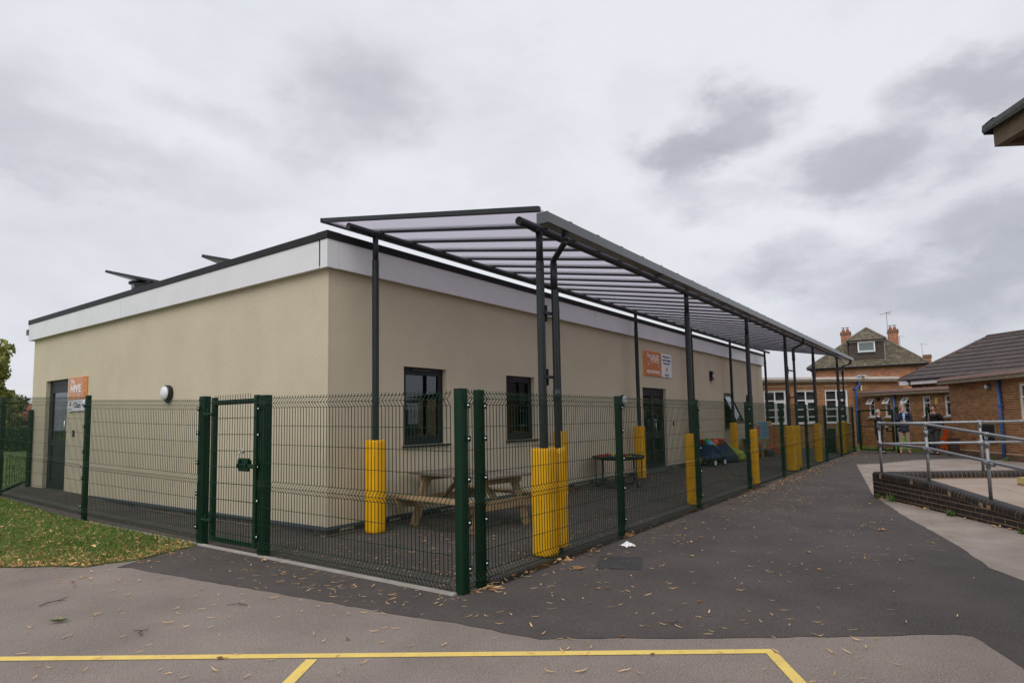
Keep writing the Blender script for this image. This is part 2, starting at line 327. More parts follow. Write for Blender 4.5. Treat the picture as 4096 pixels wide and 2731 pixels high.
A_['foliage_lime'] = mat('foliage_lime', (.16,.19,.035), .7, c2=(.28,.27,.06), nscale=1.3, rnd=.4, attr=True)
A_['foliage_green'] = mat('foliage_green', (.07,.11,.022), .75, c2=(.15,.16,.035), nscale=.9, rnd=.4, attr=True)
A_['foliage_dark'] = mat('foliage_dark', (.022,.048,.014), .7, c2=(.05,.085,.02), nscale=1.5, rnd=.45, attr=True)
A_['weed'] = mat('weed', (.06,.13,.02), .7, c2=(.10,.18,.03), nscale=9, rnd=.3, attr=True)
A_['red_roof'] = mat('red_roof', (.33,.12,.075), .85, c2=(.26,.095,.06), nscale=3)
A_['solar'] = mat('solar', (.018,.018,.021), .3, c2=(.03,.03,.034), nscale=3)
def pane_mat():
    m = bpy.data.materials.new('polycarbonate'); m.use_nodes = True; t = m.node_tree; N_ = t.nodes; N_.remove(N_['Principled BSDF']); o = N_['Material Output']
    tr = N_.new('ShaderNodeBsdfTransparent'); tr.inputs[0].default_value = (.72,.70,.745,1)
    tl = N_.new('ShaderNodeBsdfTranslucent'); tl.inputs[0].default_value = (.70,.68,.72,1)
    gl = N_.new('ShaderNodeBsdfGlossy'); gl.inputs['Roughness'].default_value = .15; gl.inputs[0].default_value = (.8,.8,.85,1)
    tcn = N_.new('ShaderNodeTexCoord'); nz = N_.new('ShaderNodeTexNoise'); nz.inputs['Scale'].default_value = 2.2; nz.inputs['Detail'].default_value = 4
    mp = N_.new('ShaderNodeMapping'); mp.inputs['Scale'].default_value = (1,.5,1); t.links.new(tcn.outputs['Object'], mp.inputs[0]); t.links.new(mp.outputs[0], nz.inputs['Vector'])
    mr = N_.new('ShaderNodeMapRange'); mr.inputs[3].default_value = .18; mr.inputs[4].default_value = .40; t.links.new(nz.outputs[0], mr.inputs[0])
    a = N_.new('ShaderNodeMixShader'); t.links.new(mr.outputs[0], a.inputs[0]); t.links.new(tr.outputs[0], a.inputs[1]); t.links.new(tl.outputs[0], a.inputs[2])
    b = N_.new('ShaderNodeMixShader'); b.inputs[0].default_value = .04; t.links.new(a.outputs[0], b.inputs[1]); t.links.new(gl.outputs[0], b.inputs[2]); t.links.new(b.outputs[0], o.inputs[0])
    return m
A_['pane'] = pane_mat()
# ------------------------------------------------------------------ ground
def clip_poly(P, nx, ny, c):                 # keep nx*x+ny*y<=c
    o = []
    for i in range(len(P)):
        a, b = P[i], P[(i+1) % len(P)]; da = nx*a[0]+ny*a[1]-c; db = nx*b[0]+ny*b[1]-c
        if da <= 0: o.append(a)
        if (da < 0 < db) or (db < 0 < da):
            t = da/(da-db); o.append((a[0]+(b[0]-a[0])*t, a[1]+(b[1]-a[1])*t))
    return o
def sheet(name, poly, z, m, cell=None, rise=True):
    mb = MB()
    if not cell: mb.add([(x, y, z+(gz(x, y) if rise else 0)) for x, y in poly], [tuple(range(len(poly)))])
    else:
        xs = [p[0] for p in poly]; ys = [p[1] for p in poly]
        x = math.floor(min(xs)/cell)*cell
        while x < max(xs):
            col = clip_poly(clip_poly(poly, -1, 0, -x), 1, 0, x+cell)
            y = math.floor(min(ys)/cell)*cell
            while y < max(ys) and len(col) > 2:
                q = clip_poly(clip_poly(col, 0, -1, -y), 0, 1, y+cell)
                if len(q) > 2: mb.add([(a, b, z+(gz(a, b) if rise else 0)) for a, b in q], [tuple(range(len(q)))])
                y += cell
            x += cell
    me = mb.mesh(name, m); bm = bmesh.new(); bm.from_mesh(me); bmesh.ops.remove_doubles(bm, verts=bm.verts, dist=1e-4); bmesh.ops.recalc_face_normals(bm, faces=bm.faces)
    if sum(f.normal.z for f in bm.faces) < 0: bmesh.ops.reverse_faces(bm, faces=bm.faces)
    bm.to_mesh(me); bm.free()
    return struct(link(name, me))
def rough_edge(pts, step=.09, amp=.011):     # a laid edge that is not ruler straight
    o = []
    for a, b in zip(pts[:-1], pts[1:]):
        n = max(1, int(math.dist(a, b)/step))
        for i in range(n):
            t = i/n; o.append((a[0]+(b[0]-a[0])*t+random.uniform(-amp, amp), a[1]+(b[1]-a[1])*t+random.uniform(-amp, amp)))
    return o+[pts[-1]]
sheet('ground', [(-300,-300),(500,-300),(500,500),(-300,500)], -.03, A_['soil'], rise=False)
sheet('playground', [(-30,-30),(14,-30),(14,-4),(0,2),(-1.2,2.0),(-3.3,4),(-16,22),(-30,22)], 0, A_['pale_tarmac'], rise=False)
edge = rough_edge([(-2.33,.56),(-2.25,.42),(-2.21,-.01),(-2.13,-.73),(-2.01,-1.67),(-1.92,-2.48),(-1.84,-3.2),(-1.74,-3.8),(-1.71,-4.29),(-1.68,-4.51),(-1.29,-5.09),(-.79,-5.83),(-.37,-6.43),(-.06,-6.84),(-.05,-6.94),(-.23,-7.03),(-.54,-7.17),(-1.5,-7.6)])
sheet('tarmac_path', edge+[(-3,-16),(27.5,-16),(27.5,-3),(24.6,1),(23.5,5),(23.2,13.0),(.35,12.6),(-1.17,9.2),(-1.17,1.05),(-1.6,.82),(-1.96,.76)], .004, A_['dark_tarmac'], .75)
apron = rough_edge([(16.39,-4.81),(15.79,-4.27),(7.83,-5.54),(6.69,-5.86),(5.52,-6.16),(4.76,-6.41),(3.33,-6.83),(2.29,-7.09),(1.88,-7.32),(.6,-7.95)], .15, .012)
sheet('concrete_path', apron+[(.5,-15),(15,-15),(18.6,-8.6),(19.4,-7.6),(19.32,-6.47),(18.33,-5.58)], .008, A_['concrete_path'], rise=False)
sheet('lawn', rough_edge([(-1.19,9.4),(-1.19,1.02),(-1.96,.77),(-2.49,.88),(-3.04,1.69),(-7.2,7.8)], .12, .035)+[(-60,60),(-60,140),(60,140),(60,13.2),(22,13.2),(.4,13.0)], .008, A_['lawn'], 1.5)
sheet('grass_verge', [(24.9,3),(24.5,-3.0),(23.75,-3.55),(23.45,-4.4),(23.3,-5.5),(23.3,-6.4),(24.6,-6.8),(28,-3),(26,3)], .008, A_['lawn'], rise=False)
# yellow court markings
def stripe(name, pts, w):
    a, b = Vector(pts[0]), Vector(pts[1]); d = (b-a).normalized(); n = Vector((-d.y, d.x))*w/2
    return struct(MB().add([(*(a+n), .004), (*(a-n), .004), (*(b-n), .004), (*(b+n), .004)], [(0,1,2,3)]).build(name, A_['line_yellow']))
d1 = (Vector((-1.07,-5.855))-Vector((-3.93,-1.705))).normalized(); c1 = Vector((-1.07,-5.875))
stripe('court_line', (c1-d1*9, c1+d1*.02), .074)
d2 = (Vector((-1.50,-6.105))-Vector((-1.09,-5.845))).normalized()
p2 = c1+Vector((d2.y,-d2.x))*0
stripe('court_line', (p2+d2*.037, p2+d2*4), .074)
p3 = Vector((-2.765,-3.462)); stripe('court_line', (p3+d2*.038, p3+d2*4), .074)

# ------------------------------------------------------------------ walls with openings
def wall_mb(mb, fn, l0, l1, z0, z1, ops, depth, through=False):
    """fn(a, z, d) maps along/height/inward depth to 3D; ops = (a0, a1, z0, z1)"""
    A = sorted({l0, l1, *[o[0] for o in ops], *[o[1] for o in ops]}); Z = sorted({z0, z1, *[o[2] for o in ops], *[o[3] for o in ops]})
    for a0, a1 in zip(A[:-1], A[1:]):
        for b0, b1 in zip(Z[:-1], Z[1:]):
            if any(o[0] <= a0+1e-6 and a1 <= o[1]+1e-6 and o[2] <= b0+1e-6 and b1 <= o[3]+1e-6 for o in ops): continue
            mb.add([fn(a0,b0,0), fn(a1,b0,0), fn(a1,b1,0), fn(a0,b1,0)], [(0,1,2,3)])
    for a0, a1, b0, b1 in ops:
        q = [(a0,b0),(a1,b0),(a1,b1),(a0,b1)]
        for i in range(4):
            p, r = q[i], q[(i+1) % 4]
            mb.add([fn(*p,0), fn(*r,0), fn(*r,depth), fn(*p,depth)], [(3,2,1,0)])
# ------------------------------------------------------------------ the new flat-roofed classroom building
BL, BW = 22.67, 11.2; ZB, ZF, ZT, ZC = .136, 3.64, 4.139, 4.03
bld = thing('school_building', 'long beige rendered single-storey building with white fascia and black roof edge', 'building')
R_ops = [(1.42,2.40,1.15,2.375), (4.08,5.04,1.13,2.36), (10.25,11.86,.06,2.33), (17.25,18.3,1.09,2.345), (20.05,21.05,1.16,2.335)]
L_ops = [(9.03,10.33,.13,2.61)]
fr = lambda a, z, d: (a, d, z)
fl = lambda a, z, d: (d, a, z)
mb = MB(); wall_mb(mb, fr, 0, BL, ZB, 3.95, R_ops, .14)
ml = MB(); wall_mb(ml, fl, 0, BW, ZB, 3.95, L_ops, .14)
mb.v += []; o = len(mb.v); mb.v += ml.v; mb.f += [tuple(i+o for i in f)[::-1] for f in ml.f]; mb.r += ml.r
mb.add([(BL,0,ZB),(BL,BW,ZB),(BL,BW,3.95),(BL,0,3.95)], [(0,1,2,3)]).add([(0,BW,ZB),(BL,BW,ZB),(BL,BW,3.95),(0,BW,3.95)], [(3,2,1,0)])
mb.build('wall', A_['render'], bld)
# soft bead down the render corner
MB().bx(-.004,.012,-.004,.012,ZB,ZF).build('corner_bead', A_['render'], bld)
MB().bx(-.085,BL+.085,-.085,BW+.085,4.02,4.07).build('flat_roof', A_['felt_dark'], bld)
MB().bx(-.09,BL+.09,-.09,.0-.003,ZF+.012,ZF+.03).bx(-.09,-.003,0,BW+.09,ZF+.012,ZF+.03).build('soffit_board', A_['fascia_white'], bld)
def pieces(cuts, fn, gap, name, m):
    for a, b in zip(cuts[:-1], cuts[1:]): bev(fn(a+gap/2, b-gap/2).build(name, m, bld), .003, 1)
pieces([.085,2.39,7.56,12.73,17.9,BL+.1], lambda a, b: MB().bx(a,b,-.1,-.088,ZF,4.05), .004, 'fascia_panel', A_['fascia_white'])
pieces([.085,6.285,BW+.1], lambda a, b: MB().bx(-.1,-.088,a,b,ZF,4.05), .004, 'fascia_panel', A_['fascia_white'])
MB().bx(-.103,.083,-.103,-.088,ZF-.003,4.05).bx(-.103,-.088,-.088,.05,ZF-.003,4.05).build('fascia_corner', A_['fascia_white'], bld)
for a in (2.39, 7.56, 12.73, 17.9): MB().bx(a-.03,a+.03,-.1035,-.1,ZF,4.04).build('fascia_joint', A_['fascia_white'], bld)
MB().bx(-.1035,-.1,6.255,6.315,ZF,4.04).build('fascia_joint', A_['fascia_white'], bld)
MB().bx(BL+.088,BL+.1,-.088,BW+.1,ZF,4.05).bx(-.1,BL+.1,BW+.088,BW+.1,ZF,4.05).build('fascia_panel', A_['fascia_white'], bld)
pieces([.13,.3,3.3,6.3,9.3,12.3,15.3,18.3,21.3,BL+.115], lambda a, b: MB().bx(a,b,-.115,-.06,ZC,ZT), .003, 'roof_edge_cap', A_['cap_black'])
pieces([.13,2.2,5.2,8.2,BW+.115], lambda a, b: MB().bx(-.115,-.06,a,b,ZC,ZT), .003, 'roof_edge_cap', A_['cap_black'])
bev(MB().bx(-.118,.13,-.118,-.06,ZC,ZT+.003).bx(-.118,-.06,-.06,.13,ZC,ZT+.003).build('roof_edge_corner', A_['cap_black'], bld), .003, 1)
MB().bx(BL+.06,BL+.115,-.06,BW+.115,ZC,ZT).bx(-.115,BL+.06,BW+.06,BW+.115,ZC,ZT).build('roof_edge_cap', A_['cap_black'], bld)
# gutter end at the far left, plinth trim and engineering bricks
MB().tube([(-.03+.13*math.cos(a)*.45, BW+.12+.1+.1*math.cos(a), 3.90+.1*math.sin(a)) for a in [PI+PI*i/8 for i in range(9)]], .02, 5).bx(-.09,.6,BW+.1,BW+.32,3.80,3.93).build('gutter_end', A_['black_gutter'], bld)
MB().bx(-.022,BL,-.022,0,.092,ZB).bx(-.022,0,0,9.03,.092,ZB).bx(-.022,0,10.33,BW,.092,ZB).build('plinth_trim', A_['trim_grey'], bld)
MB().bx(.005,BL,.005,.1,-.02,.1).bx(.005,.1,.1,BW,-.02,.14).build('plinth_wall', A_['mortar_pale'], bld)
bm_full = None
def plinth_brick(along, a, b, z):
    global bm_full
    if bm_full is None: bm_full = MB().bx(0,.212,0,.02,0,.060).mesh('plinth_brick', A_['plinth_blue'])
    if b-a < .05: return
    if abs(b-a-.215) < .002: o = link('plinth_brick', bm_full, bld)
    else: o = link('plinth_brick', MB().bx(0,b-a,0,.02,0,.062).mesh('plinth_brick', A_['plinth_blue']), bld)
    if along == 'x': o.location = (a, random.uniform(-.002,.002), z)
    else: o.location = (random.uniform(.018,.022), a, z); o.rotation_euler = (0,0,PI/2)
for row, z in ((0, -.043), (1, .030)):
    off = .0 if row else -.112
    x = off
    while x < BL:
        if not (10.1 < x+.1 < 11.9 and row == 1): plinth_brick('x', max(x,.0), min(x+.215, BL), z)
        x += .225
    y = .045 if row else .15
    while y < 8.7:
        if gz(0, y) < z+.05: plinth_brick('y', y, y+.215, z)
        y += .225
# windows and doors of the new building
def std_window(fn, a0, a1, z0, z1, name='window', open_=False, off=.085):
    w = a1-a0; t = .065
    def bx_(mb, a, b, c, d, e, f):
        p = [fn(a,e,c), fn(b,f,d)]; x0, x1 = sorted((p[0][0], p[1][0])); y0, y1 = sorted((p[0][1], p[1][1])); return mb.bx(x0,x1,y0,y1,min(e,f),max(e,f))
    f = MB()
    bx_(f,a0,a1,off,off+.07,z0,z0+t); bx_(f,a0,a1,off,off+.07,z1-t,z1); bx_(f,a0,a0+t,off,off+.07,z0+t,z1-t); bx_(f,a1-t,a1,off,off+.07,z0+t,z1-t)
    win = f.build(name, A_['anthracite'], bld); bev(win, .003, 1)
    if not open_:
        s = MB(); q = .05
        A0, A1, Z0, Z1 = a0+t, a1-t, z0+t, z1-t
        bx_(s,A0,A1,off-.012,off+.05,Z0,Z0+.075); bx_(s,A0,A1,off-.012,off+.05,Z1-q,Z1); bx_(s,A0,A0+q,off-.012,off+.05,Z0+.075,Z1-q); bx_(s,A1-q,A1,off-.012,off+.05,Z0+.075,Z1-q)
        bev(s.build('sash', A_['anthracite'], win), .003, 1)
        bx_(MB(),A0+q-.005,A1-q+.005,off+.02,off+.026,Z0+.07,Z1-q+.005).build('pane', A_['glass'], win)
    bx_(MB(),a0-.04,a1+.05,-.055,off,z0-.028,z0-.002).build('sill', A_['anthracite'], win)
    m = (a0+a1)/2; bx_(MB(),m-.24,m+.2,off-.018,off-.002,z1-.05,z1-.022).build('trickle_vent', A_['black_plastic'], win)
    return win
for i, (a0, a1, z0, z1) in enumerate(R_ops):
    if i == 2: continue
    w = std_window(fr, a0, a1, z0, z1, open_=(i == 3))
    if i == 3:                                  # this sash is pushed open at the bottom
        hw = (a1-a0)/2-.065; hh = z1-z0-.13
        sm = MB().bx(-hw,hw,-.03,.03,-hh,-hh+.07).bx(-hw,hw,-.03,.03,-.05,0).bx(-hw,-hw+.05,-.03,.03,-hh+.07,-.05).bx(hw-.05,hw,-.03,.03,-hh+.07,-.05)
        so = sm.build('sash', A_['anthracite'], w, loc=((a0+a1)/2, .06, z1-.065)); so.rotation_euler = (rad(-24),0,0)
        po = MB().bx(-hw+.045,hw-.045,-.004,.004,-hh+.065,-.045).build('pane', A_['glass'], w, loc=((a0+a1)/2, .06, z1-.065)); po.rotation_euler = (rad(-24),0,0)
# main entrance: double doors
a0, a1, z0, z1 = R_ops[2]; off = .085
dr = MB().bx(a0,a0+.06,off,off+.07,z0,z1).bx(a1-.06,a1,off,off+.07,z0,z1).bx(a0+.06,a1-.06,off,off+.07,z1-.11,z1).build('door_frame', A_['anthracite'], bld)
MB().bx(a0,a1,-.02,off+.07,z0-.04,z0).build('threshold', A_['galv'], bld)
mid = (a0+a1)/2
for s, (x0, x1) in enumerate(((a0+.063, mid-.003), (mid+.003, a1-.063))):
    q = .105; zt = z1-.115
    d = MB().bx(x0,x0+q,off-.005,off+.05,z0,zt).bx(x1-q,x1,off-.005,off+.05,z0,zt).bx(x0+q,x1-q,off-.005,off+.05,z0,z0+.2).bx(x0+q,x1-q,off-.005,off+.05,zt-.11,zt).bx(x0+q,x1-q,off-.005,off+.05,.92,1.13).build('door_leaf', A_['anthracite'], bld)
    bev(d, .003, 1)
    MB().bx(x0+q,x1-q,off+.018,off+.024,z0+.2,.92).build('pane', A_['glass'], d); MB().bx(x0+q,x1-q,off+.018,off+.024,1.13,zt-.11).build('pane', A_['glass'], d)
    hx = x1-.05 if s == 0 else x0+.05
    MB().tube([(hx,off-.005,.98),(hx,off-.07,.98),(hx,off-.07,1.46),(hx,off-.005,1.46)], .014, 8).build('handle', A_['steel'], d, smooth=True)
    MB().cyl((hx,off-.006,1.62),(hx,off-.018,1.62),.026).build('lock_cylinder', A_['steel'], d)
# side door
a0, a1, z0, z1 = L_ops[0]
MB().bx(off,off+.07,a0,a0+.07,z0,z1).bx(off,off+.07,a1-.07,a1,z0,z1).bx(off,off+.07,a0+.07,a1-.07,z1-.11,z1).build('door_frame', A_['anthracite'], bld)
d = MB().bx(off-.005,off+.05,a0+.075,a0+.2,z0+.02,z1-.115).bx(off-.005,off+.05,a1-.2,a1-.075,z0+.02,z1-.115).bx(off-.005,off+.05,a0+.2,a1-.2,z1-.28,z1-.115).bx(off-.005,off+.05,a0+.2,a1-.2,z0+.02,.33).bx(off-.002,off+.05,a0+.2,a1-.2,1.12,1.27).build('door_leaf', A_['anthracite'], bld)
bev(d, .003, 1)
MB().bx(off+.012,off+.03,a0+.2,a1-.2,.33,1.12).build('door_panel', A_['anthracite'], d)
MB().bx(off+.012,off+.018,a0+.2,a1-.2,1.27,z1-.28).build('pane', A_['glass'], d)
MB().tube([(off-.005,a0+.14,1.08),(off-.08,a0+.14,1.08),(off-.08,a0+.14,1.66),(off-.005,a0+.14,1.66)], .014, 8).build('handle', A_['steel'], d, smooth=True)
MB().bx(-.02,off+.07,a0,a1,z0-.03,z0+.015).build('threshold', A_['galv'], bld)
# dim rooms behind the glass
def room(x0, x1, y0, y1, z0, z1, name='room_lining'):
    mb = MB().bx(x0,x1,y0,y1,z0,z1); mb.f = [f[::-1] for f in mb.f]
    return mb.build(name, A_['interior'], bld)
RM = MB().add([(.16,3.6,.1),(22.4,3.6,.1),(22.4,3.6,3.0),(.16,3.6,3.0)], [(0,1,2,3)]).add([(.16,.16,.1),(22.4,.16,.1),(22.4,3.6,.1),(.16,3.6,.1)], [(0,1,2,3)]).add([(.16,.16,3.0),(22.4,.16,3.0),(22.4,3.6,3.0),(.16,3.6,3.0)], [(0,1,2,3)])
RM.build('room_lining', A_['interior'], bld)
MB().add([(.5,8.2,.1),(3.5,8.2,.1),(3.5,8.2,3.0),(.5,8.2,3.0)], [(0,1,2,3)]).add([(3.5,8.2,.1),(3.5,11,.1),(3.5,11,3.0),(3.5,8.2,3.0)], [(0,1,2,3)]).add([(.16,8.2,.1),(3.5,8.2,.1),(3.5,11,.1),(.16,11,.1)], [(0,1,2,3)]).build('room_lining', A_['interior'], bld)
# children's chairs just inside the first two windows
def chair(loc, rz, label):
    t = thing('classroom_chair', label, 'chair', loc, rz, 'chairs inside the classroom')
    s = MB()
    for i in range(6):
        a = i/5; s.bx(-.17,.17,-.2+.06*0,-.18,0,0) if False else None
    MB().rbox(-.19,.19,-.19,.19,.44,.47,.05).build('seat', A_['yellow'], t)
    b = MB().rbox(-.19,.19,-.015,.015,.0,.42,.01).build('backrest', A_['yellow'], t, loc=(0,.2,.47)); b.rotation_euler = (rad(-10),0,0)
    for sx in (-1,1):
        for sy in (-1,1): MB().cyl((sx*.16,sy*.15,.44),(sx*.19,sy*.2,0),.012,n=6).build('leg', A_['black_plastic'], t)
    return t
chair((1.98,.62,.82), .3, 'yellow plastic chair seen through the window nearest the building corner')
chair((4.66,.7,.82), -.2, 'yellow plastic chair seen through the window between the two nearest canopy posts')
for x, y, lb in ((1.98,.62,'pale classroom table carrying a yellow chair inside the window nearest the corner'), (4.66,.7,'pale classroom table carrying a yellow chair inside the second window')):
    t = thing('classroom_table', lb, 'table', (x+.1,y+.15,.1), 0, 'tables inside the classroom')
    MB().bx(-.45,.45,-.35,.35,.69,.72).build('tabletop', A_['wood'], t)
    for sx in (-1,1):
        for sy in (-1,1): MB().bx(sx*.4-.015,sx*.4+.015,sy*.3-.015,sy*.3+.015,0,.69).build('leg', A_['black_plastic'], t)
# roof kit seen over the left parapet: two tilted solar panels and a flue
def solar(loc, rz, tilt, w, l, label):
    t = thing('solar_panel', label, 'solar panel', loc, rz, 'solar panels on the flat roof')
    p = MB().bx(-l/2,l/2,-w/2,w/2,-.03,.03).build('panel', A_['solar'], t); p.rotation_euler = (0, tilt, 0); bev(p, .005, 1)
    MB().bx(-.1,.35,-w*.3,w*.3,-.75,-.10).build('mount', A_['black_plastic'], t)
    return t
solar((1.75,4.75,4.73), rad(-62), rad(12), 1.2, 1.5, 'dark tilted solar panel on the flat roof nearer the canopy')
solar((1.55,8.85,5.02), rad(-62), rad(13), 1.2, 1.4, 'dark tilted solar panel beside the silver flue on the flat roof')
t = thing('roof_flue', 'short silver flue with perforated collar rising above the black roof edge', 'flue', (1.5,9.30,4.27))
MB().cyl((0,0,-.2),(0,0,.72),.15,n=20).build('pipe', A_['steel'], t, smooth=True)
MB().lathe([(.156,.62),(.156,.74)], 24, cap=False).build('collar', A_['galv'], t)
MB().cyl((0,0,.74),(0,0,.79),.22,n=20).build('cap', A_['black_plastic'], t)

# ------------------------------------------------------------------ signs, lamps and small fittings on the walls
def txt(name, s, size, m, parent, loc, rot, ext=.002, sx=1., bold=0., align='LEFT'):
    c = bpy.data.curves.new(name, 'FONT'); c.body = s; c.size = size; c.extrude = ext; c.offset = bold; c.align_x = align; c.resolution_u = 2; c.space_character = 1.0+bold*14
    c.materials.append(m); tmp = bpy.data.objects.new('tmp', c); COL.objects.link(tmp); me = bpy.data.meshes.new_from_object(tmp.evaluated_get(bpy.context.evaluated_depsgraph_get())); bpy.data.objects.remove(tmp); bpy.data.curves.remove(c)
    if not me.materials: me.materials.append(m)
    o = link(name, me, parent, loc); o.rotation_euler = rot; o.scale = (sx, 1, 1)
    return o
def honeycomb(w, h, r, sx=1., x0=0, z0=0, big=None):
    mb = MB(); dx = r*math.sqrt(3)*sx; dz = r*1.5; j = 0; z = z0
    while z < z0+h+r:
        x = x0+(dx/2 if j % 2 else 0)
        while x < x0+w+dx:
            q = r*.86; P = [(x+q*sx*math.cos(rad(30+60*k)), z+q*math.sin(rad(30+60*k))) for k in range(6)]
            for nx, nz_, c in ((-1,0,-x0-.004),(1,0,x0+w-.004),(0,-1,-z0-.004),(0,1,z0+h-.004)): P = clip_poly(P, nx, nz_, c) if len(P) > 2 else []
            if len(P) > 2: mb.add([(a, 0, b) for a, b in P], [tuple(range(len(P)))])
            x += dx
        z += dz; j += 1
    return mb
def bee(parent, x, z, s, rot, face):
    mb = MB()
    def ring(cx, cz, a, b, w, th=0):
        n = 16; P = []
        for i in range(n): q = 2*PI*i/n; P.append((cx+a*math.cos(q)*math.cos(th)-b*math.sin(q)*math.sin(th), cz+a*math.cos(q)*math.sin(th)+b*math.sin(q)*math.cos(th)))
        for i in range(n):
            p, r = P[i], P[(i+1) % n]; ci = lambda u: (cx+(u[0]-cx)*(1-w), cz+(u[1]-cz)*(1-w)); pi, ri = ci(p), ci(r)
            mb.add([(p[0],0,p[1]),(r[0],0,r[1]),(ri[0],0,ri[1]),(pi[0],0,pi[1])], [(0,1,2,3)])
    ring(0,0,s*.34,s*.6,.28); ring(s*.5,s*.35,s*.5,s*.24,.25,.7); ring(-s*.5,s*.35,s*.5,s*.24,.25,-.7); ring(0,s*.72,s*.2,s*.2,.4)
    for k in (-.2,.1): mb.add([(-s*.25,0,s*k),(s*.25,0,s*k),(s*.25,0,s*(k+.1)),(-s*.25,0,s*(k+.1))], [(0,1,2,3)])
    c, n_ = math.cos(rot), math.sin(rot)
    mb.v = [(x+a*c-b*n_, y, z+a*n_+b*c) for a, y, b in mb.v]
    return mb.build('bee_emblem', A_['print_white'], parent, loc=(0,face,0))
def crest(parent, x, z, s, face):
    n = 28
    sh = [(-1,1.1),(0,1.25),(1,1.1),(1,0),(.75,-.75),(0,-1.35),(-.75,-.75),(-1,0)]
    MB().add([(x+a*s,0,z+b*s) for a, b in sh], [tuple(range(8))]).build('crest', A_['print_navy'], parent, loc=(0,face,0))
    MB().add([(x-.95*s,0,z+1.02*s),(x,0,z+1.18*s),(x,0,z-.05*s),(x-.95*s,0,z-.05*s)], [(0,1,2,3)]).add([(x,0,z-.05*s),(x+.95*s,0,z-.05*s),(x+.7*s,0,z-.72*s),(x,0,z-1.25*s)], [(0,1,2,3)]).build('crest', A_['yellow'], parent, loc=(0,face-.001,0))
    mb = MB()
    for i in range(0, n, 2):
        a, b = 2*PI*i/n, 2*PI*(i+1)/n
        mb.add([(x+s*2.1*math.cos(a),0,z+s*2.6*math.sin(a)),(x+s*2.1*math.cos(b),0,z+s*2.6*math.sin(b)),(x+s*2.0*math.cos(b),0,z+s*2.5*math.sin(b)),(x+s*2.0*math.cos(a),0,z+s*2.5*math.sin(a))], [(0,1,2,3)])
    mb.build('crest', A_['print_navy'], parent, loc=(0,face,0))
X90 = (PI/2, 0, 0)
sg = thing('entrance_sign', 'orange honeycomb and white main entrance sign above the double doors', 'sign', (10.35,-.005,2.665))
bev(MB().bx(0,1.18,-.03,0,0,.68).build('board', A_['hex_line'], sg), .003, 1)
bev(MB().bx(1.183,1.95,-.03,0,0,.68).build('board', A_['sign_white'], sg), .003, 1)
honeycomb(1.06,.68,.042,.9,.12).build('honeycomb', A_['hex_dark'], sg, loc=(0,-.0315,0))
honeycomb(.12,.68,.066,.85,.0).build('honeycomb', A_['hex_dark'], sg, loc=(0,-.0315,0))
txt('lettering', 'The', .165, A_['print_white'], sg, (.165,-.034,.50), X90, sx=.82, bold=.003)
txt('lettering', 'HIVE', .335, A_['print_white'], sg, (.42,-.034,.365), X90, sx=.80, bold=.005)
txt('lettering', 'MAIN ENTRANCE', .128, A_['print_white'], sg, (.16,-.034,.065), X90, sx=.85, bold=.003)
bee(sg, .26, .31, .075, -.5, -.033); bee(sg, .98, .27, .05, .4, -.033)
for i, s in enumerate(('Welcome to our', 'Speech & Language', 'Resource Base')): txt('lettering', s, .083, A_['print_navy'], sg, (1.567,-.032,.565-.095*i), X90, sx=.92, bold=.0015, align='CENTER')
crest(sg, 1.567, .215, .052, -.0325)
txt('lettering', 'PALMERS CROSS', .046, A_['print_black'], sg, (1.567,-.032,.055), X90, align='CENTER'); txt('lettering', 'Primary School', .034, A_['print_black'], sg, (1.567,-.032,.018), X90, align='CENTER')
for x in (.03,1.15,1.22,1.92):
    for z in (.03,.65): MB().cyl((x,-.03,z),(x,-.036,z),.011,n=8).build('fixing', A_['print_white'], sg)
sg2 = thing('class_sign', 'square orange honeycomb sign with a white class strip beside the side door', 'sign', (-.005,8.88,1.875), -PI/2)
bev(MB().bx(0,.93,-.03,0,.245,.735).build('board', A_['hex_line'], sg2), .003, 1)
bev(MB().bx(0,.93,-.03,0,0,.242).build('board', A_['sign_white'], sg2), .003, 1)
honeycomb(.79,.49,.052,1.0,.0,.245).build('honeycomb', mat('hex_pale', (.52,.22,.115), .4, c2=(.58,.27,.15), nscale=9), sg2, loc=(0,-.0315,0))
honeycomb(.14,.49,.075,1.1,.79,.245).build('honeycomb', A_['hex_dark'], sg2, loc=(0,-.0315,0))
txt('lettering', 'The', .125, A_['print_white'], sg2, (.12,-.034,.595), X90, sx=.95, bold=.003)
txt('lettering', 'HIVE', .225, A_['print_white'], sg2, (.11,-.034,.41), X90, sx=1.12, bold=.006)
bee(sg2, .56, .36, .05, .2, -.033); bee(sg2, .55, .28, .04, -.3, -.033)
txt('lettering', 'Class', .17, A_['print_navy'], sg2, (.30,-.032,.075), X90, sx=1.0, bold=.0025)
crest(sg2, .12, .15, .04, -.0325); txt('lettering', 'PALMERS CROSS', .026, A_['print_navy'], sg2, (.12,-.032,.035), X90, align='CENTER')
def bulkhead(loc, rz, label):
    t = thing('wall_light', label, 'wall light', loc, rz, 'round bulkhead lights on the beige walls')
    MB().lathe([(.135,0),(.142,.02),(.142,.07),(.125,.085)], 28).xf(Matrix.Rotation(PI/2,4,'X')).build('body', A_['black_plastic'], t, smooth=False)
    MB().lathe([(.122,.08),(.118,.10),(.095,.122),(.05,.134),(.002,.138)], 28).xf(Matrix.Rotation(PI/2,4,'X')).build('diffuser', A_['sign_white'], t, smooth=True)
    MB().bx(-.02,.02,-.06,-.005,-.175,-.13).build('sensor', A_['black_plastic'], t)
bulkhead((0,4.41,2.1), -PI/2, 'round white bulkhead light with black rim on the left rendered wall')
bulkhead((8.95,0,1.95), 0, 'round black bulkhead light on the wall left of the double doors')
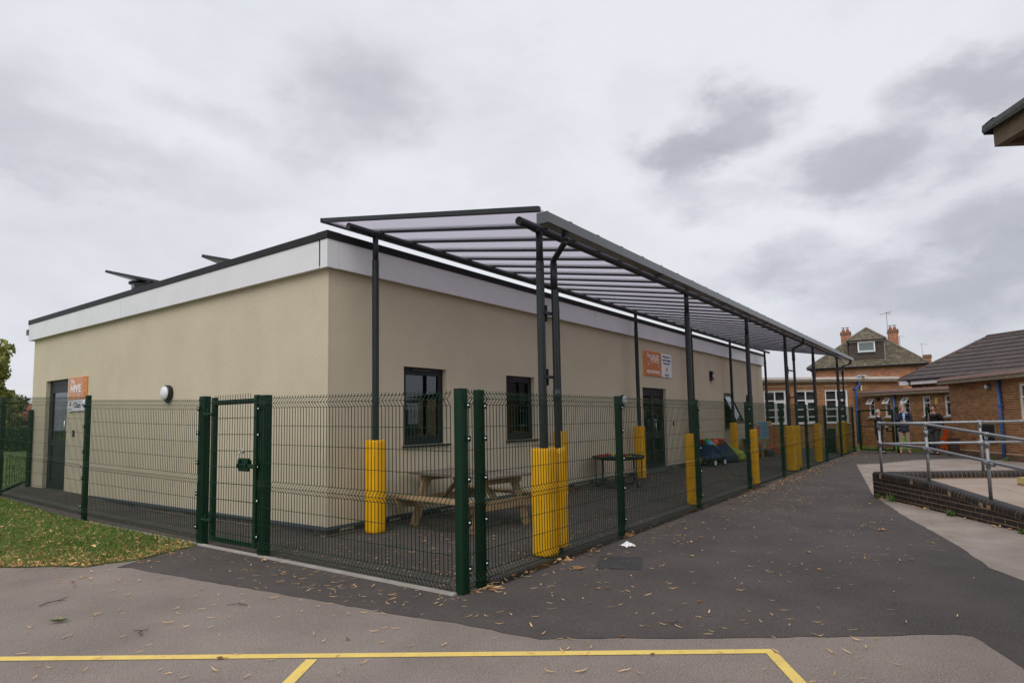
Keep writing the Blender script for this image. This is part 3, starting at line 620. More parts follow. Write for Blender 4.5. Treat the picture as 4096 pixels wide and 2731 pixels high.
t = thing('alarm_sounder', 'red and black alarm sounder high on the wall right of the entrance sign', 'alarm', (15.87,0,2.89))
MB().prism([(-.11,0,-.17),(.11,0,-.17),(.11,0,.17),(-.11,0,.17)], (0,-.03,0)).build('back_plate', A_['black_plastic'], t)
bev(MB().rbox(-.1,.1,-.11,-.03,-.10,.06,.03).build('body', A_['black_plastic'], t), .01, 2)
MB().rbox(-.095,.095,-.105,-.03,-.16,-.10,.03).build('lower_lens', mat('dark_red', (.22,.012,.01), .3), t)
MB().rbox(-.085,.085,-.1,-.03,.06,.16,.03).build('lens', A_['black_plastic'], t)
MB().bx(-.06,.06,-.113,-.11,-.04,.04).build('label', A_['print_white'], t)
tag(bev(MB().bx(-.035,.035,-.025,0,-.07,.07).build('door_entry_button', A_['black_plastic'], loc=(12.35,0,1.32)), .006), 'small black entry keypad on the wall right of the double doors', 'keypad', 'door entry keypads')
tag(bev(MB().bx(-.025,0,-.035,.035,-.07,.07).build('door_entry_button', A_['black_plastic'], loc=(0,8.6,1.40)), .006), 'small black entry keypad on the wall below the class sign', 'keypad', 'door entry keypads')
# ------------------------------------------------------------------ glazed canopy along the entrance side
can = thing('canopy', 'long anthracite steel canopy with clear roof panes along the entrance wall', 'canopy', (0,-3.1,0))
def C(mb, name, m, par=None, smooth=False): mb.v = [(x, y+3.1, z) for x, y, z in mb.v]; return mb.build(name, m, par or can, smooth)
FX = [.58,5.32,9.09,12.8,16.69,21.39]; RX = [.58,5.49,9.31,13.29,17.24,22.05]
SL = (4.205-3.723)/2.8
def zr(y): return 3.723+.048+.034+(y+3.1)*SL
def tubeb(p0, p1, r, name, n=20):
    o = C(MB().cyl(p0, p1, r, n=n), name, A_['canopy_grey']); o.data.shade_smooth()
    b = o.modifiers.new('split', 'EDGE_SPLIT'); b.split_angle = rad(40); return o
fb = tubeb((.17,-3.1,3.723), (22.3,-3.1,3.723), .048, 'front_beam'); rb = tubeb((.09,-.3,4.205), (22.8,-.3,4.205), .048, 'rear_beam')
def canopy_post(x, y, ztop, sleeve):
    o = C(MB().cyl((x,y,0),(x,y,sleeve),.048,n=18), 'canopy_post', A_['canopy_grey'], None, True); o.modifiers.new('split','EDGE_SPLIT').split_angle = rad(40)
    i = C(MB().cyl((x,y,sleeve),(x,y,ztop),.041,n=18), 'inner_tube', A_['canopy_grey'], o, True)
    C(MB().cyl((x-.056,y-.012,sleeve-.10),(x-.03,y-.012,sleeve-.10),.012,n=8).cyl((x-.02,y-.056,sleeve-.10),(x-.02,y-.03,sleeve-.10),.014,n=8).cyl((x+.056,y+.01,sleeve-.12),(x+.03,y+.01,sleeve-.12),.012,n=8).cyl((x-.02,y-.043,sleeve+.16),(x-.02,y-.038,sleeve+.16),.010,n=8), 'bolt', A_['black_plastic'], o)
    C(MB().bx(x-.12,x+.12,y-.03,y+.03,ztop-.012,ztop+.012).cyl((x-.09,y-.034,ztop-.02),(x-.09,y-.02,ztop+.02),.02,n=8).cyl((x+.09,y-.034,ztop-.02),(x+.09,y-.02,ztop+.02),.02,n=8), 'bracket', A_['canopy_grey'], o)
for x in FX: canopy_post(x, -3.1, 3.69, 3.34)
for x in RX: canopy_post(x, -.3, 4.17, 3.82)
# roof bars and panes
bar_x = [.05+.6625*i for i in range(34)]; y0, y1 = -3.46, .19
bar_me = None
for i, x in enumerate(bar_x):
    h = .045 if 0 < i < 33 else .06
    mb = MB().add([(sx*.025, yy, zr(yy)+sz) for yy in (y0, y1) for sx, sz in ((-1,-.032),(1,-.032),(1,.028),(-1,.028))], [(0,1,2,3),(7,6,5,4),(0,4,5,1),(1,5,6,2),(2,6,7,3),(3,7,4,0)])
    if 0 < i < 33:
        if bar_me is None:
            mb.v = [(a, b+3.1, c) for a, b, c in mb.v]; bar_me = mb.mesh('roof_bar', A_['canopy_grey'])
        link('roof_bar', bar_me, can, (x, 0, 0))
    else:
        mb.v = [(a+x, b, c+(.004 if a < 9 else 0)) for a, b, c in mb.v]; bev(C(mb, 'roof_end_bar', A_['canopy_grey']), .004, 1)
pm = MB().add([(xx, yy+3.1, zr(yy)+zz) for yy in (y0+.01, y1-.01) for xx, zz in ((.026,-.006),(.6365,-.006),(.6365,.006),(.026,.006))], [(0,1,2,3),(7,6,5,4),(0,4,5,1),(1,5,6,2),(2,6,7,3),(3,7,4,0)]).mesh('roof_pane', A_['pane'])
for x in bar_x[:-1]: link('roof_pane', pm, can, (x, 0, 0))
C(MB().add([(xx, yy, zr(yy)+zz) for xx in (.02, 21.95) for yy, zz in ((y1+.002,-.034),(y1+.03,-.034),(y1+.03,.03),(y1+.002,.03))], [(0,1,2,3),(7,6,5,4),(0,4,5,1),(1,5,6,2),(2,6,7,3),(3,7,4,0)]), 'roof_rear_trim', A_['canopy_grey'])
cuts = [.0,3.075,6.075,9.06,12.05,15.06,18.06,21.09,22.17]
for a, b in zip(cuts[:-1], cuts[1:]):
    mb = MB().bx(a+.004,b-.004,-3.595,-3.46,3.568,3.58).bx(a+.004,b-.004,-3.595,-3.583,3.58,3.676).bx(a+.004,b-.004,-3.472,-3.46,3.58,3.676).bx(a+.004,b-.004,-3.583,-3.572,3.664,3.676)
    o = C(mb, 'gutter', A_['gutter_grey'])
    if a > 0: C(MB().bx(a-.03,a+.05,-3.590,-3.464,3.562,3.5675), 'gutter_union', A_['canopy_grey'])
C(MB().bx(-.008,.004,-3.598,-3.455,3.564,3.682), 'gutter_end', A_['gutter_grey']); C(MB().bx(22.166,22.176,-3.598,-3.455,3.564,3.682), 'gutter_end', A_['gutter_grey'])
for x, px in ((.72,.58), (13.3,12.8), (21.95,21.39)):
    P = [(x-.28,-3.53,3.57),(x-.28,-3.53,3.46),(x,-3.2,3.36),(x,-3.2,.03)]
    o = C(MB().tube(P, .037, 14), 'downpipe', A_['canopy_grey'], None, True); o.modifiers.new('split','EDGE_SPLIT').split_angle = rad(40)
    C(MB().cyl((x-.28,-3.53,3.47),(x-.28,-3.53,3.54),.042,n=14).cyl((x,-3.2,3.02),(x,-3.2,3.33),.042,n=14).cyl((x,-3.2,1.72),(x,-3.2,1.86),.043,n=14), 'pipe_socket', A_['canopy_grey'], o, True)
    C(MB().bx(min(px,x),max(px,x),-3.175,-3.125,2.72,2.75).bx(min(px,x),max(px,x),-3.175,-3.125,1.98,2.01).bx(px+.045,px+.06,-3.15,-3.09,2.64,2.83).bx(px+.045,px+.06,-3.15,-3.09,1.90,2.09), 'pipe_bracket', A_['canopy_grey'], o)

# ------------------------------------------------------------------ yellow crash pads round the posts
def wobble(mb, amp, seed):
    r = np.random.default_rng(seed); ph = r.uniform(0, 6, 6)
    mb.v = [(x+amp*math.sin(9*z+ph[0]+4*y)*(1+math.sin(23*z+ph[1])), y+amp*math.sin(8*z+ph[2]+5*x)*(1+math.sin(19*z+ph[3])), z) for x, y, z in mb.v]; return mb
def rounded(x0, x1, y0, y1, r, n=4):
    o = []
    for cx, cy, a0 in ((x1-r,y1-r,0),(x0+r,y1-r,90),(x0+r,y0+r,180),(x1-r,y0+r,270)):
        for i in range(n+1): a = rad(a0+90*i/n); o.append((cx+r*math.cos(a), cy+r*math.sin(a)))
    return o
def loft(poly, zs, shrink):
    mb = MB(); n = len(poly); cx = sum(p[0] for p in poly)/n; cy = sum(p[1] for p in poly)/n
    mb.add([(cx+(x-cx)*k, cy+(y-cy)*k, z) for z, k in zip(zs, shrink) for x, y in poly], [(i*n+j, i*n+(j+1)%n, (i+1)*n+(j+1)%n, (i+1)*n+j) for i in range(len(zs)-1) for j in range(n)]+[tuple(range(n))[::-1], tuple(range((len(zs)-1)*n, len(zs)*n))]); return mb
def pad(x, y, z1, label, w=.115, z0=.012, m='pad_yellow', seed=1, d=None):
    t = thing('post_pad', label, 'post pad', (x, y, 0), 0, 'yellow pads round the canopy posts')
    zs = [z0,z0+.012]+[z0+.02+(z1-z0-.04)*i/24 for i in range(25)]+[z1-.012,z1]; d = d or w
    o = wobble(loft(rounded(-w,w,-d,d,.07), zs, [.93,.985]+[1]*25+[.985,.94]), .0012, seed).build('cover', A_[m], t, True); o.modifiers.new('split','EDGE_SPLIT').split_angle = rad(50)
    MB().bx(w-.012,w+.003,-.012,.012,z0+.02,z1-.02).build('seam', A_[m], t)
    return t
PF = {.58: None, 5.32: (1.22,'yellow pad on the second front canopy post, just inside the fence'), 9.09: (1.21,'yellow pad on the third front canopy post, standing right behind a green fence post'), 16.69: (1.24,'yellow pad printed with white footprints on the fifth front canopy post')}
for i, x in enumerate(FX):
    if PF.get(x): pad(x, -3.1, PF[x][0], PF[x][1], m='pad_yellow' if x < 12 else 'pad_dirty', seed=i)
for i, (x, z, lb) in enumerate(((.58,1.27,'yellow pad on the free-standing rear canopy post nearest the building corner'), (5.49,1.27,'yellow pad on the second rear canopy post, mostly hidden behind the big double pad'), (9.31,1.30,'yellow pad on the rear canopy post just left of the double doors'), (13.29,1.30,'yellow pad on the rear canopy post right of the double doors, mostly hidden'), (17.24,1.28,'yellow pad on the rear canopy post in front of the open window'), (22.05,1.27,'yellow pad on the last rear canopy post at the far building corner'))):
    pad(x, -.3, z, lb, w=.12, seed=20+i)
def double_pad(x0, xm, x1, z, label, m, seed):
    t = thing('post_pad', label, 'post pad', (x0, -3.12, 0), 0, 'yellow pads round the canopy posts')
    for nm, a, b, z0 in (('post_cover', x0, xm-.012, .02), ('pipe_cover', xm+.012, x1, .075)):
        zs = [z0,z0+.012]+[z0+.02+(z-z0-.04)*i/30 for i in range(31)]+[z-.012,z]
        o = wobble(loft(rounded(a-x0,b-x0,-.135,.13,.065), zs, [.94,.985]+[1]*31+[.985,.95]), .0022, seed+int(a*7)).build(nm, A_[m], t, True); o.modifiers.new('split','EDGE_SPLIT').split_angle = rad(50)
    mb = MB(); k = 40
    P = [(xm-x0+.003*math.sin(i*1.7), -.118-.004*math.sin(i*2.3), .09+(z-.13)*i/k) for i in range(k+1)]
    mb.tube(P, .024, 6).build('seam_flap', A_[m], t, True)
    return t
double_pad(.43, .665, .86, 1.19, 'big yellow double pad round the front canopy post and downpipe nearest the fence corner', 'pad_yellow', 3)
double_pad(12.66, 13.12, 13.45, 1.22, 'dull yellow double pad round the middle front canopy post and downpipe', 'pad_dirty', 5)
double_pad(21.27, 21.75, 22.08, 1.22, 'dull yellow double pad round the last front canopy post and downpipe at the far end', 'pad_dirty', 8)
fp = thing('footprint_print', 'pair of white footprint shapes hung on the far fence panel', 'wall print', (16.55,-3.27,.86))
def foot(x, z): return MB().add([(x+a*.035*(1 if b > 0 else .8), 0, z+b*.16) for a, b in [(math.cos(q), math.sin(q)) for q in [2*PI*i/16 for i in range(16)]]], [tuple(range(16))])
for px, nm in ((16.3, 'white footprint cut-out hung on the fence left of the fifth canopy pad'), (17.05, 'white footprint cut-out hung on the fence right of the fifth canopy pad'), (19.35, 'white footprint cut-out hung on the fence left of the last canopy pad'), (20.25, 'white footprint cut-out hung on the fence in front of the last canopy pad')):
    mb = MB(); P = [(math.cos(q)*(.05 if math.sin(q) > 0 else .04), math.sin(q)*.19) for q in [2*PI*i/18 for i in range(18)]]
    mb.prism([(a, 0, b) for a, b in P], (0,.006,0)); tag(mb.build('footprint', A_['sign_white'], None, loc=(px,-3.285,.98)), nm, 'footprint', 'white footprints on the far fence')
bpy.data.objects.remove(fp)

# ------------------------------------------------------------------ green weld-mesh fences
FR = [0,.014,.045,.075,.19,.31,.43,.545,.575,.605,.715,.83,.935,.965,1.0]          # fractions down the panel; folds at .014-.075, .545-.605, .935-1
OFF = {2: 1, 8: 1, 13: 1}
def mesh_panel(par, p0, p1, zb, zt, outn, wire=.0054, pitch=.05, inset=.0):
    """p0, p1 local xy; zb, zt = (z at p0, z at p1); folds bend towards outn"""
    p0 = Vector(p0); p1 = Vector(p1); d = p1-p0; l = d.length; d.normalize(); n = Vector(outn); mb = MB(); h = wire/2
    def pt(s, k):
        t = s/l; z0 = zb[0]+(zb[1]-zb[0])*t; z1 = zt[0]+(zt[1]-zt[0])*t
        o = .045 if k in OFF else 0
        return Vector((p0.x+d.x*s+n.x*o, p0.y+d.y*s+n.y*o, z1-(z1-z0)*FR[k]))
    m = max(1, round(l/pitch)); st = l/m; key = [0,1,2,3,7,8,9,12,13,14]
    for i in range(m+1):
        s = min(max(i*st, .004), l-.004); vs = []; fs = []
        for j, k in enumerate(key):
            c = pt(s, k)
            vs += [(c.x+d.x*h*a+n.x*h*b, c.y+d.y*h*a+n.y*h*b, c.z) for a, b in ((-1,-1),(1,-1),(1,1),(-1,1))]
        for j in range(len(key)-1):
            fs += [(j*4+q, j*4+(q+1)%4, j*4+4+(q+1)%4, j*4+4+q) for q in range(4)]
        mb.add(vs, fs+[(3,2,1,0)])
    for k in range(1, len(FR)):
        a, b = pt(0, k), pt(l, k); nn = Vector((n.x, n.y, 0))*(wire*.9)
        mb.beam(a+nn, b+nn, wire, wire)
    return mb.build('mesh_panel', A_['fence_green'], par)
clip_me = None; bolt_me = None
def fence_post(par, x, y, z0, z1, rz, w=.08, dp=.06, clips=(), sides=(1,), capped=True):
    o = bev(MB().bx(-w/2,w/2,-dp/2,dp/2,z0-.02,z1-.006).bx(-w/2-.002,w/2+.002,-dp/2-.002,dp/2+.002,z1-.006,z1).build('post', A_['fence_green'], par, loc=(x,y,0), rotz=rz), .004, 2)
    MB().bx(-.006,.006,-dp/2-.0025,-dp/2,z0,z1-.01).build('rib', A_['fence_green'], o)
    global clip_me, bolt_me
    if clip_me is None:
        clip_me = MB().bx(-.02,.02,-.014,.0,-.025,.025).bx(.012,.02,-.022,-.014,-.025,.025).mesh('clip', A_['fence_green'])
        bolt_me = MB().lathe([(.0125,0),(.0125,.004),(.009,.009),(.001,.011)], 10).xf(Matrix.Rotation(PI/2,4,'X')).mesh('bolt', A_['bolt'], True)
    for k in clips:
        for sd_ in sides:
            link('clip', clip_me, o, (sd_*(w/2-.012), -dp/2-.003, z0+(z1-z0)*k)).scale = (sd_, 1, 1)
            link('bolt', bolt_me, o, (sd_*(w/2-.016), -dp/2-.017, z0+(z1-z0)*k))
    return o
CL = (.14,.38,.63,.86,.92)
CK = (.12,.34,.55,.75,.915)
fenR = thing('mesh_fence', 'long green weld-mesh fence running beside the canopy from the near corner', 'fence', (0,-3.32,0))
PX = [-1.11,-.853,2.03,4.925,7.95,10.93,13.82,16.83,19.73,22.88]
for i, x in enumerate(PX):
    fence_post(fenR, x, 0, 0, 1.80 if i else 1.805, 0, .095 if i == 0 else .085, .085 if i == 0 else .065, CK, (1,))
for i, (a, b) in enumerate(zip(PX[:-1], PX[1:])):
    mesh_panel(fenR, (a+.012,-.043), (b+.03,-.043) if i < 8 else (b,-.043), (.045,.045), (1.79,1.79) if i else (1.795,1.79), (0,-1), wire=.0054 if i < 3 else .0046 if i < 5 else .0038)
fenL = thing('mesh_fence', 'green weld-mesh fence stepping up along the leaf-strewn grass on the left', 'fence', (-1.14,0,0))
fence_post(fenL, .03, -3.277, 0, 1.80, -PI/2, .004, .004)  if False else None
fence_post(fenL, 0, -.33, 0, 1.86, -PI/2, .13, .09, CK, (-1,)); fence_post(fenL, 0, 1.04, 0, 1.895, -PI/2, .13, .09, CK, (-1,)); fence_post(fenL, 0, 4.75, 0, 2.05, -PI/2, .085, .065, CK, (-1,)); fence_post(fenL, 0, 9.0, .13, 2.17, -PI/2, .085, .065, CK, (-1,))
mesh_panel(fenL, (-.05,-3.27), (-.05,-.28), (.045,.055), (1.785,1.845), (-1,0))
mesh_panel(fenL, (-.05,1.0), (-.05,4.74), (.08,.11), (1.855,1.975), (-1,0))
mesh_panel(fenL, (-.05,4.76), (-.05,9.0), (.11,.21), (2.03,2.165), (-1,0), wire=.0048)
fence_post(fenL, 1.14-.06, 11.05, .15, 1.97, rad(118), .085, .065)
mesh_panel(fenL, (.0,9.04), (1.05,11.0), (.20,.20), (2.10,1.93), (-.88,.47), wire=.0034)
mesh_panel(fenL, (1.12,11.1), (1.5,11.8), (.20,.20), (1.93,1.9), (-.88,.47))
# gate in the left fence
gt = thing('mesh_gate', 'narrow green mesh gate with sliding bolt in the left fence', 'gate', (-1.14,-.19,0))
G0, G1, GB, GT = .05, 1.06, .075, 1.87
for nm, mbx in (('stile', MB().bx(-.03,.03,0,.06,GB,GT)), ('stile', MB().bx(-.03,.03,1.03-.07,1.03-.01,GB,GT)), ('rail', MB().bx(-.03,.03,.06,.96,GB,GB+.06)), ('rail', MB().bx(-.03,.03,.06,.96,GT-.1,GT-.04))):
    bev(mbx.build(nm, A_['fence_green'], gt), .003, 1)
mb = MB()
for i in range(1, 16): y = .06+.9*i/16; mb.bx(-.037,-.032,y-.0025,y+.0025,GB+.02,GT+.02)
for i in range(9): z = GB+.13+(GT-GB-.2)*i/8; mb.bx(-.045,-.037,.0,1.0,z-.004,z+.004)
mb.build('mesh_infill', A_['fence_green'], gt)
lk = bev(MB().bx(-.075,-.045,.09,.30,.965,1.12).build('lock_plate', A_['fence_green'], gt), .003, 1)
MB().bx(-.10,-.08,-.10,.30,1.01,1.055).bx(-.10,-.045,.24,.27,1.0,1.10).bx(-.10,-.045,.06,.09,1.0,1.10).bx(-.08,-.03,-.085,-.055,.965,1.10).cyl((-.1,.17,1.032),(-.135,.17,1.032),.011,n=8).build('sliding_bolt', A_['fence_green'], gt)
for z in (.33,1.66): MB().cyl((-.05,1.03,z),(-.05,1.15,z),.018,n=8).cyl((-.05,1.06,z-.03),(-.05,1.06,z+.07),.02,n=8).cyl((-.05,.93,z),(-.05,1.03,z),.016,n=8).build('hinge', A_['fence_green'], gt)
tag(MB().tube([(0,.035*math.cos(a)*1.15,.035*math.sin(a)*.75) for a in [2*PI*i/12 for i in range(13)]], .008, 6).bx(-.012,.012,-.05,.0,-.028,-.008).build('padlock', A_['steel'], loc=(-1.20,.075,1.205)), 'shiny silver padlock hooked on the mesh of the green gate', 'padlock')
# edging kerb below the left fence, drain channel below the right fence
struct(MB().bx(-1.215,-1.165,-3.3,4.6,-.05,.022).build('edging_kerb', A_['kerb_concrete']))
dc = MB().bx(-.8,23,-3.44,-3.29,-.05,.007); 
struct(dc.build('drain_channel', A_['iron']))
sl = MB()
for i in range(520): x = -.78+i*.0185; sl.bx(x,x+.008,-3.425,-3.305,.007,.0105)
o = struct(sl.build('drain_channel', A_['black_plastic']))
# far gate and return fence by the old school
v0, v1 = Vector((22.98,-3.52)), Vector((22.60,-4.74)); ga = math.atan2(v1.y-v0.y, v1.x-v0.x); gl_ = (v1-v0).length
fg = thing('mesh_gate', 'far green mesh gate at the end of the path beside the blue downpipe', 'gate', (v0.x, v0.y, 0), ga)
for nm, q in (('stile', MB().bx(0,.06,-.03,.03,.07,1.66)), ('stile', MB().bx(gl_-.06,gl_,-.03,.03,.07,1.66)), ('rail', MB().bx(.06,gl_-.06,-.03,.03,1.60,1.66)), ('rail', MB().bx(.06,gl_-.06,-.03,.03,.07,.12)), ('rail', MB().bx(.06,gl_-.06,-.03,.03,.98,1.02)), ('lock_plate', MB().bx(gl_-.26,gl_-.06,-.04,.04,.80,.84).bx(gl_-.26,gl_-.22,-.04,.04,.84,.98))): q.build(nm, A_['fence_green'], fg)
mb = MB()
for i in range(1, 24): x = .06+(gl_-.12)*i/24; mb.bx(x-.003,x+.003,-.003,.003,.12,1.6)
for i in range(1, 8): z = .12+1.48*i/8; mb.bx(.06,gl_-.06,-.003,.003,z-.003,z+.003)
mb.build('mesh_infill', A_['fence_green'], fg)
ff = thing('mesh_fence', 'short green mesh fence behind the three people, beside the far gate', 'fence', (22.53,-4.87,0))
fence_post(ff, 0, 0, 0, 1.74, ga, .11, .08, (.2,.4,.6,.8,.92), (1,)); fence_post(ff, .35,-.95, 0, 1.72, ga, .085, .065, (.3,.6,.9), (1,))
mesh_panel(ff, (.03,-.05), (.33,-.92), (.05,.05), (1.66,1.66), (-.94,-.3), wire=.005); mesh_panel(ff, (.36,-.98), (.5,-2.0), (.05,.05), (1.66,1.66), (-.94,-.1), wire=.005)

# ------------------------------------------------------------------ picnic table
pt_ = thing('picnic_table', 'weathered wooden picnic table with attached benches under the canopy', 'picnic table', (1.74,-1.03,0), rad(90-7))
def plank(mb, name, m, par=None): return bev(mb.build(name, m, par or pt_), .006, 2)
TL = 1.74
for i in range(6):
    y = -.385+.77*i/5-.0; z = .765+random.uniform(-.002,.002)
    plank(MB().bx(-TL/2,TL/2,y-.068,y+.068,z-.036,z), 'top_plank', A_['wood_grey'])
for s in (-1, 1):
    for i in range(2):
        y = s*(.70+.0)+(-.068+.142*i-.002); z = .455+random.uniform(-.002,.002)
        plank(MB().bx(-TL/2,TL/2,y-.068,y+.068,z-.036,z), 'bench_plank', A_['wood'] if s > 0 else A_['wood'])
for x in (-.62, .62):
    for s in (-1, 1):
        plank(MB().beam((x, s*.27, .729), (x, s*.545, 0), .038, .14, (0,1,.4)), 'leg', A_['wood'])
    plank(MB().bx(x+.021 if x > 0 else x-.059, x+.059 if x > 0 else x-.021, -.84,.84,.285,.418), 'cross_bearer', A_['wood'])
    plank(MB().bx(x+.021 if x > 0 else x-.059, x+.059 if x > 0 else x-.021, -.38,.38,.635,.728), 'top_bearer', A_['wood'])
    sx = -1 if x > 0 else 1
    plank(MB().beam((x+sx*.05,0,.38), (x+sx*.5,0,.735), .085, .038, (sx,0,1)), 'brace', A_['wood'])
    MB().cyl((x+(.06 if x > 0 else -.06), .38,.355),(x+(.066 if x > 0 else -.066),.38,.355),.012,n=8).cyl((x+(.06 if x > 0 else -.06),-.38,.355),(x+(.066 if x > 0 else -.066),-.38,.355),.012,n=8).build('bolt', A_['bolt'], pt_)

# ------------------------------------------------------------------ black play tray on its stand, with toy bricks in it
tr = thing('play_tray', 'black octagonal play tray on tubular legs holding toy bricks', 'play tray', (7.36,-.66,0), rad(10))
octp = [(math.cos(rad(22.5+45*i)), math.sin(rad(22.5+45*i))) for i in range(8)]
prof = [(.50,.60),(.56,.605),(.585,.64),(.585,.675),(.57,.69),(.545,.675),(.52,.62),(.0,.615)]
P = []
for r, z in prof: P += [(x*max(r,.001), y*max(r,.001), z) for x, y in octp]
o = bev(MB().add(P, [(i*8+j, i*8+(j+1)%8, (i+1)*8+(j+1)%8, (i+1)*8+j) for i in range(len(prof)-1) for j in range(8)]).build('tray', A_['black_plastic'], tr), .02, 2, 25)
for a in range(4):
    ca, sa = math.cos(a*PI/2), math.sin(a*PI/2)
    q = [(.46,-.22,.62),(.46,-.22,.09),(.46,-.17,.02),(.46,.17,.02),(.46,.22,.09),(.46,.22,.62)]
    MB().tube([(x*ca-y*sa, x*sa+y*ca, z) for x, y, z in q], .014, 8).build('leg_hoop', A_['black_plastic'], tr, True)
def toy(kind): 
    mb = MB().bx(-.032,.032,-.016,.016,0,.02) if kind == 0 else MB().bx(-.016,.016,-.016,.016,0,.02)
    for x in ((-.024,-.008,.008,.024) if kind == 0 else (-.008,.008)):
        for y in (-.008,.008): mb.cyl((x,y,.02),(x,y,.025),.005,n=6)
    return mb
for i in range(34):
    m, w = random.choice((('red','red'),('yellow','yellow'),('bluep','blue'),('greenp','green')))
    a, r = random.uniform(0,2*PI), .44*math.sqrt(random.random()); k = random.choice((0,0,1))
    s = 1.7
    o = toy(k).build('toy_brick', A_[m], loc=(7.36+r*math.cos(a)-.08, -.66+r*math.sin(a), .622+random.choice((0,0,.03,.05))), rotz=random.uniform(0,3)); o.scale = (s,s,s*1.1)
    tag(o, 'chunky %s toy brick lying in the black play tray' % w, 'toy brick', 'toy bricks in the black tray')

# ------------------------------------------------------------------ carts and toys further along the wall
def wagon(loc, rz, label, body):
    t = thing('folding_wagon', label, 'wagon', loc, rz, 'blue fabric wagons by the wall')
    b = MB().bx(-.42,.42,-.23,-.21,.25,.62).bx(-.42,.42,.21,.23,.25,.62).bx(-.42,-.40,-.21,.21,.25,.62).bx(.40,.42,-.21,.21,.25,.62).bx(-.40,.40,-.21,.21,.25,.28)
    b.build('fabric_body', A_[body], t)
    f = MB()
    for sy in (-1,1): f.tube([(-.43,sy*.24,.64),(.43,sy*.24,.64)],.012,6); f.tube([(-.4,sy*.245,.22),(.4,sy*.245,.62)],.010,6); f.tube([(-.4,sy*.245,.62),(.4,sy*.245,.22)],.010,6)
    f.tube([(-.43,-.24,.64),(-.43,.24,.64)],.012,6); f.tube([(.43,-.24,.64),(.43,.24,.64)],.012,6); f.tube([(-.4,-.24,.22),(.4,-.24,.22)],.012,6); f.tube([(-.4,.24,.22),(.4,.24,.22)],.012,6)
    f.build('frame', A_['black_plastic'], t)
    MB().tube([(.43,0,.3),(.75,-.05,.16),(.95,-.12,.14)],.012,6).tube([(.95,-.2,.14),(.95,-.04,.14)],.014,6).build('pull_handle', A_['bluep'], t)
    for sx in (-1,1):
        for sy in (-1,1):
            w = MB().cyl((sx*.32,sy*.24,.11),(sx*.32,sy*.285,.11),.11,n=18).build('wheel', A_['black_plastic'], t)
            MB().cyl((sx*.32,sy*.286,.11),(sx*.32,sy*.292,.11),.075,n=14).build('rim', A_['sign_white'], w)
    return t
wagon((13.95,-.55,0), rad(-8), 'blue fabric wagon with white wheels piled with bright playballs', 'blue_fabric')
wagon((13.75,-.05,0), rad(4), 'darker blue fabric wagon pushed against the beige wall behind the other', 'navy_fabric')
for i, (dx, dy, dz, m, w) in enumerate(((-.2,-.05,.66,'cyanp','pale blue'),(.02,-.12,.70,'orangep','orange'),(.2,-.05,.66,'lime','lime green'),(.0,.1,.74,'greenp','green'),(.22,.08,.63,'yellow','yellow'),(-.1,-.14,.6,'yellow','small yellow'))):
    tag(MB().ball((0,0,0),.115 if i < 5 else .08,14,9).build('play_ball', A_[m], None, True, loc=(13.95+dx,-.55+dy,dz)), '%s playball piled in the blue wagon' % w, 'ball', 'playballs in the blue wagon')
t = thing('red_tub', 'red flared plastic tub on a thin black stand behind the blue wagon', 'tub', (14.75,-.32,0))
P = [(sx*a, sy*b, z) for a, b, z in ((.30,.19,.48),(.42,.29,.76),(.45,.32,.76),(.45,.32,.79),(.40,.27,.79),(.28,.17,.51)) for sx, sy in ((-1,-1),(1,-1),(1,1),(-1,1))]
bev(MB().add(P, [(i*4+j, i*4+(j+1)%4, i*4+4+(j+1)%4, i*4+4+j) for i in range(5) for j in range(4)]+[(3,2,1,0),(20,21,22,23)]).build('tub', A_['red'], t), .015, 2)
for sx in (-1,1): MB().tube([(sx*.3,-.2,.48),(sx*.34,.2,0)],.012,6).tube([(sx*.3,.2,.48),(sx*.34,-.2,0)],.012,6).build('stand_leg', A_['black_plastic'], t)
def beanbag(loc, label, m, prof, sc=(1,1,1), seed=0):
    mb = MB().lathe(prof, 22); r = np.random.default_rng(seed); ph = r.uniform(0,6,4)
    mb.v = [(x*(1+.06*math.sin(5*math.atan2(y,x)+ph[0]+z*7)), y*(1+.06*math.sin(4*math.atan2(y,x)+ph[1]-z*5)), z) for x, y, z in mb.v]
    o = mb.build('beanbag', A_[m], None, True, loc=loc); o.scale = sc; return tag(o, label, 'beanbag', 'beanbags on the yard')
beanbag((15.55,-.45,0), 'navy peaked beanbag slumped between the wagon and the lime one', 'navy_fabric', [(.40,0),(.46,.06),(.44,.18),(.34,.33),(.22,.48),(.11,.62),(.03,.68),(.001,.69)], (1.05,.95,1.0), 2)
beanbag((16.2,-.62,0), 'lime green rounded beanbag beside the navy one', 'lime_fabric', [(.26,0),(.33,.04),(.36,.13),(.34,.24),(.26,.34),(.15,.41),(.05,.44),(.001,.445)], (1,1,.95), 5)
t = thing('beanbag_lounger', 'low lime green beanbag lounger leaning on the wall behind the rear post', 'beanbag', (16.75,-.15,0), rad(10), 'beanbags on the yard')
MB().lathe([(.25,0),(.30,.05),(.30,.25),(.24,.42),(.12,.55),(.001,.57)],18).build('cushion', A_['lime_fabric'], t, True)
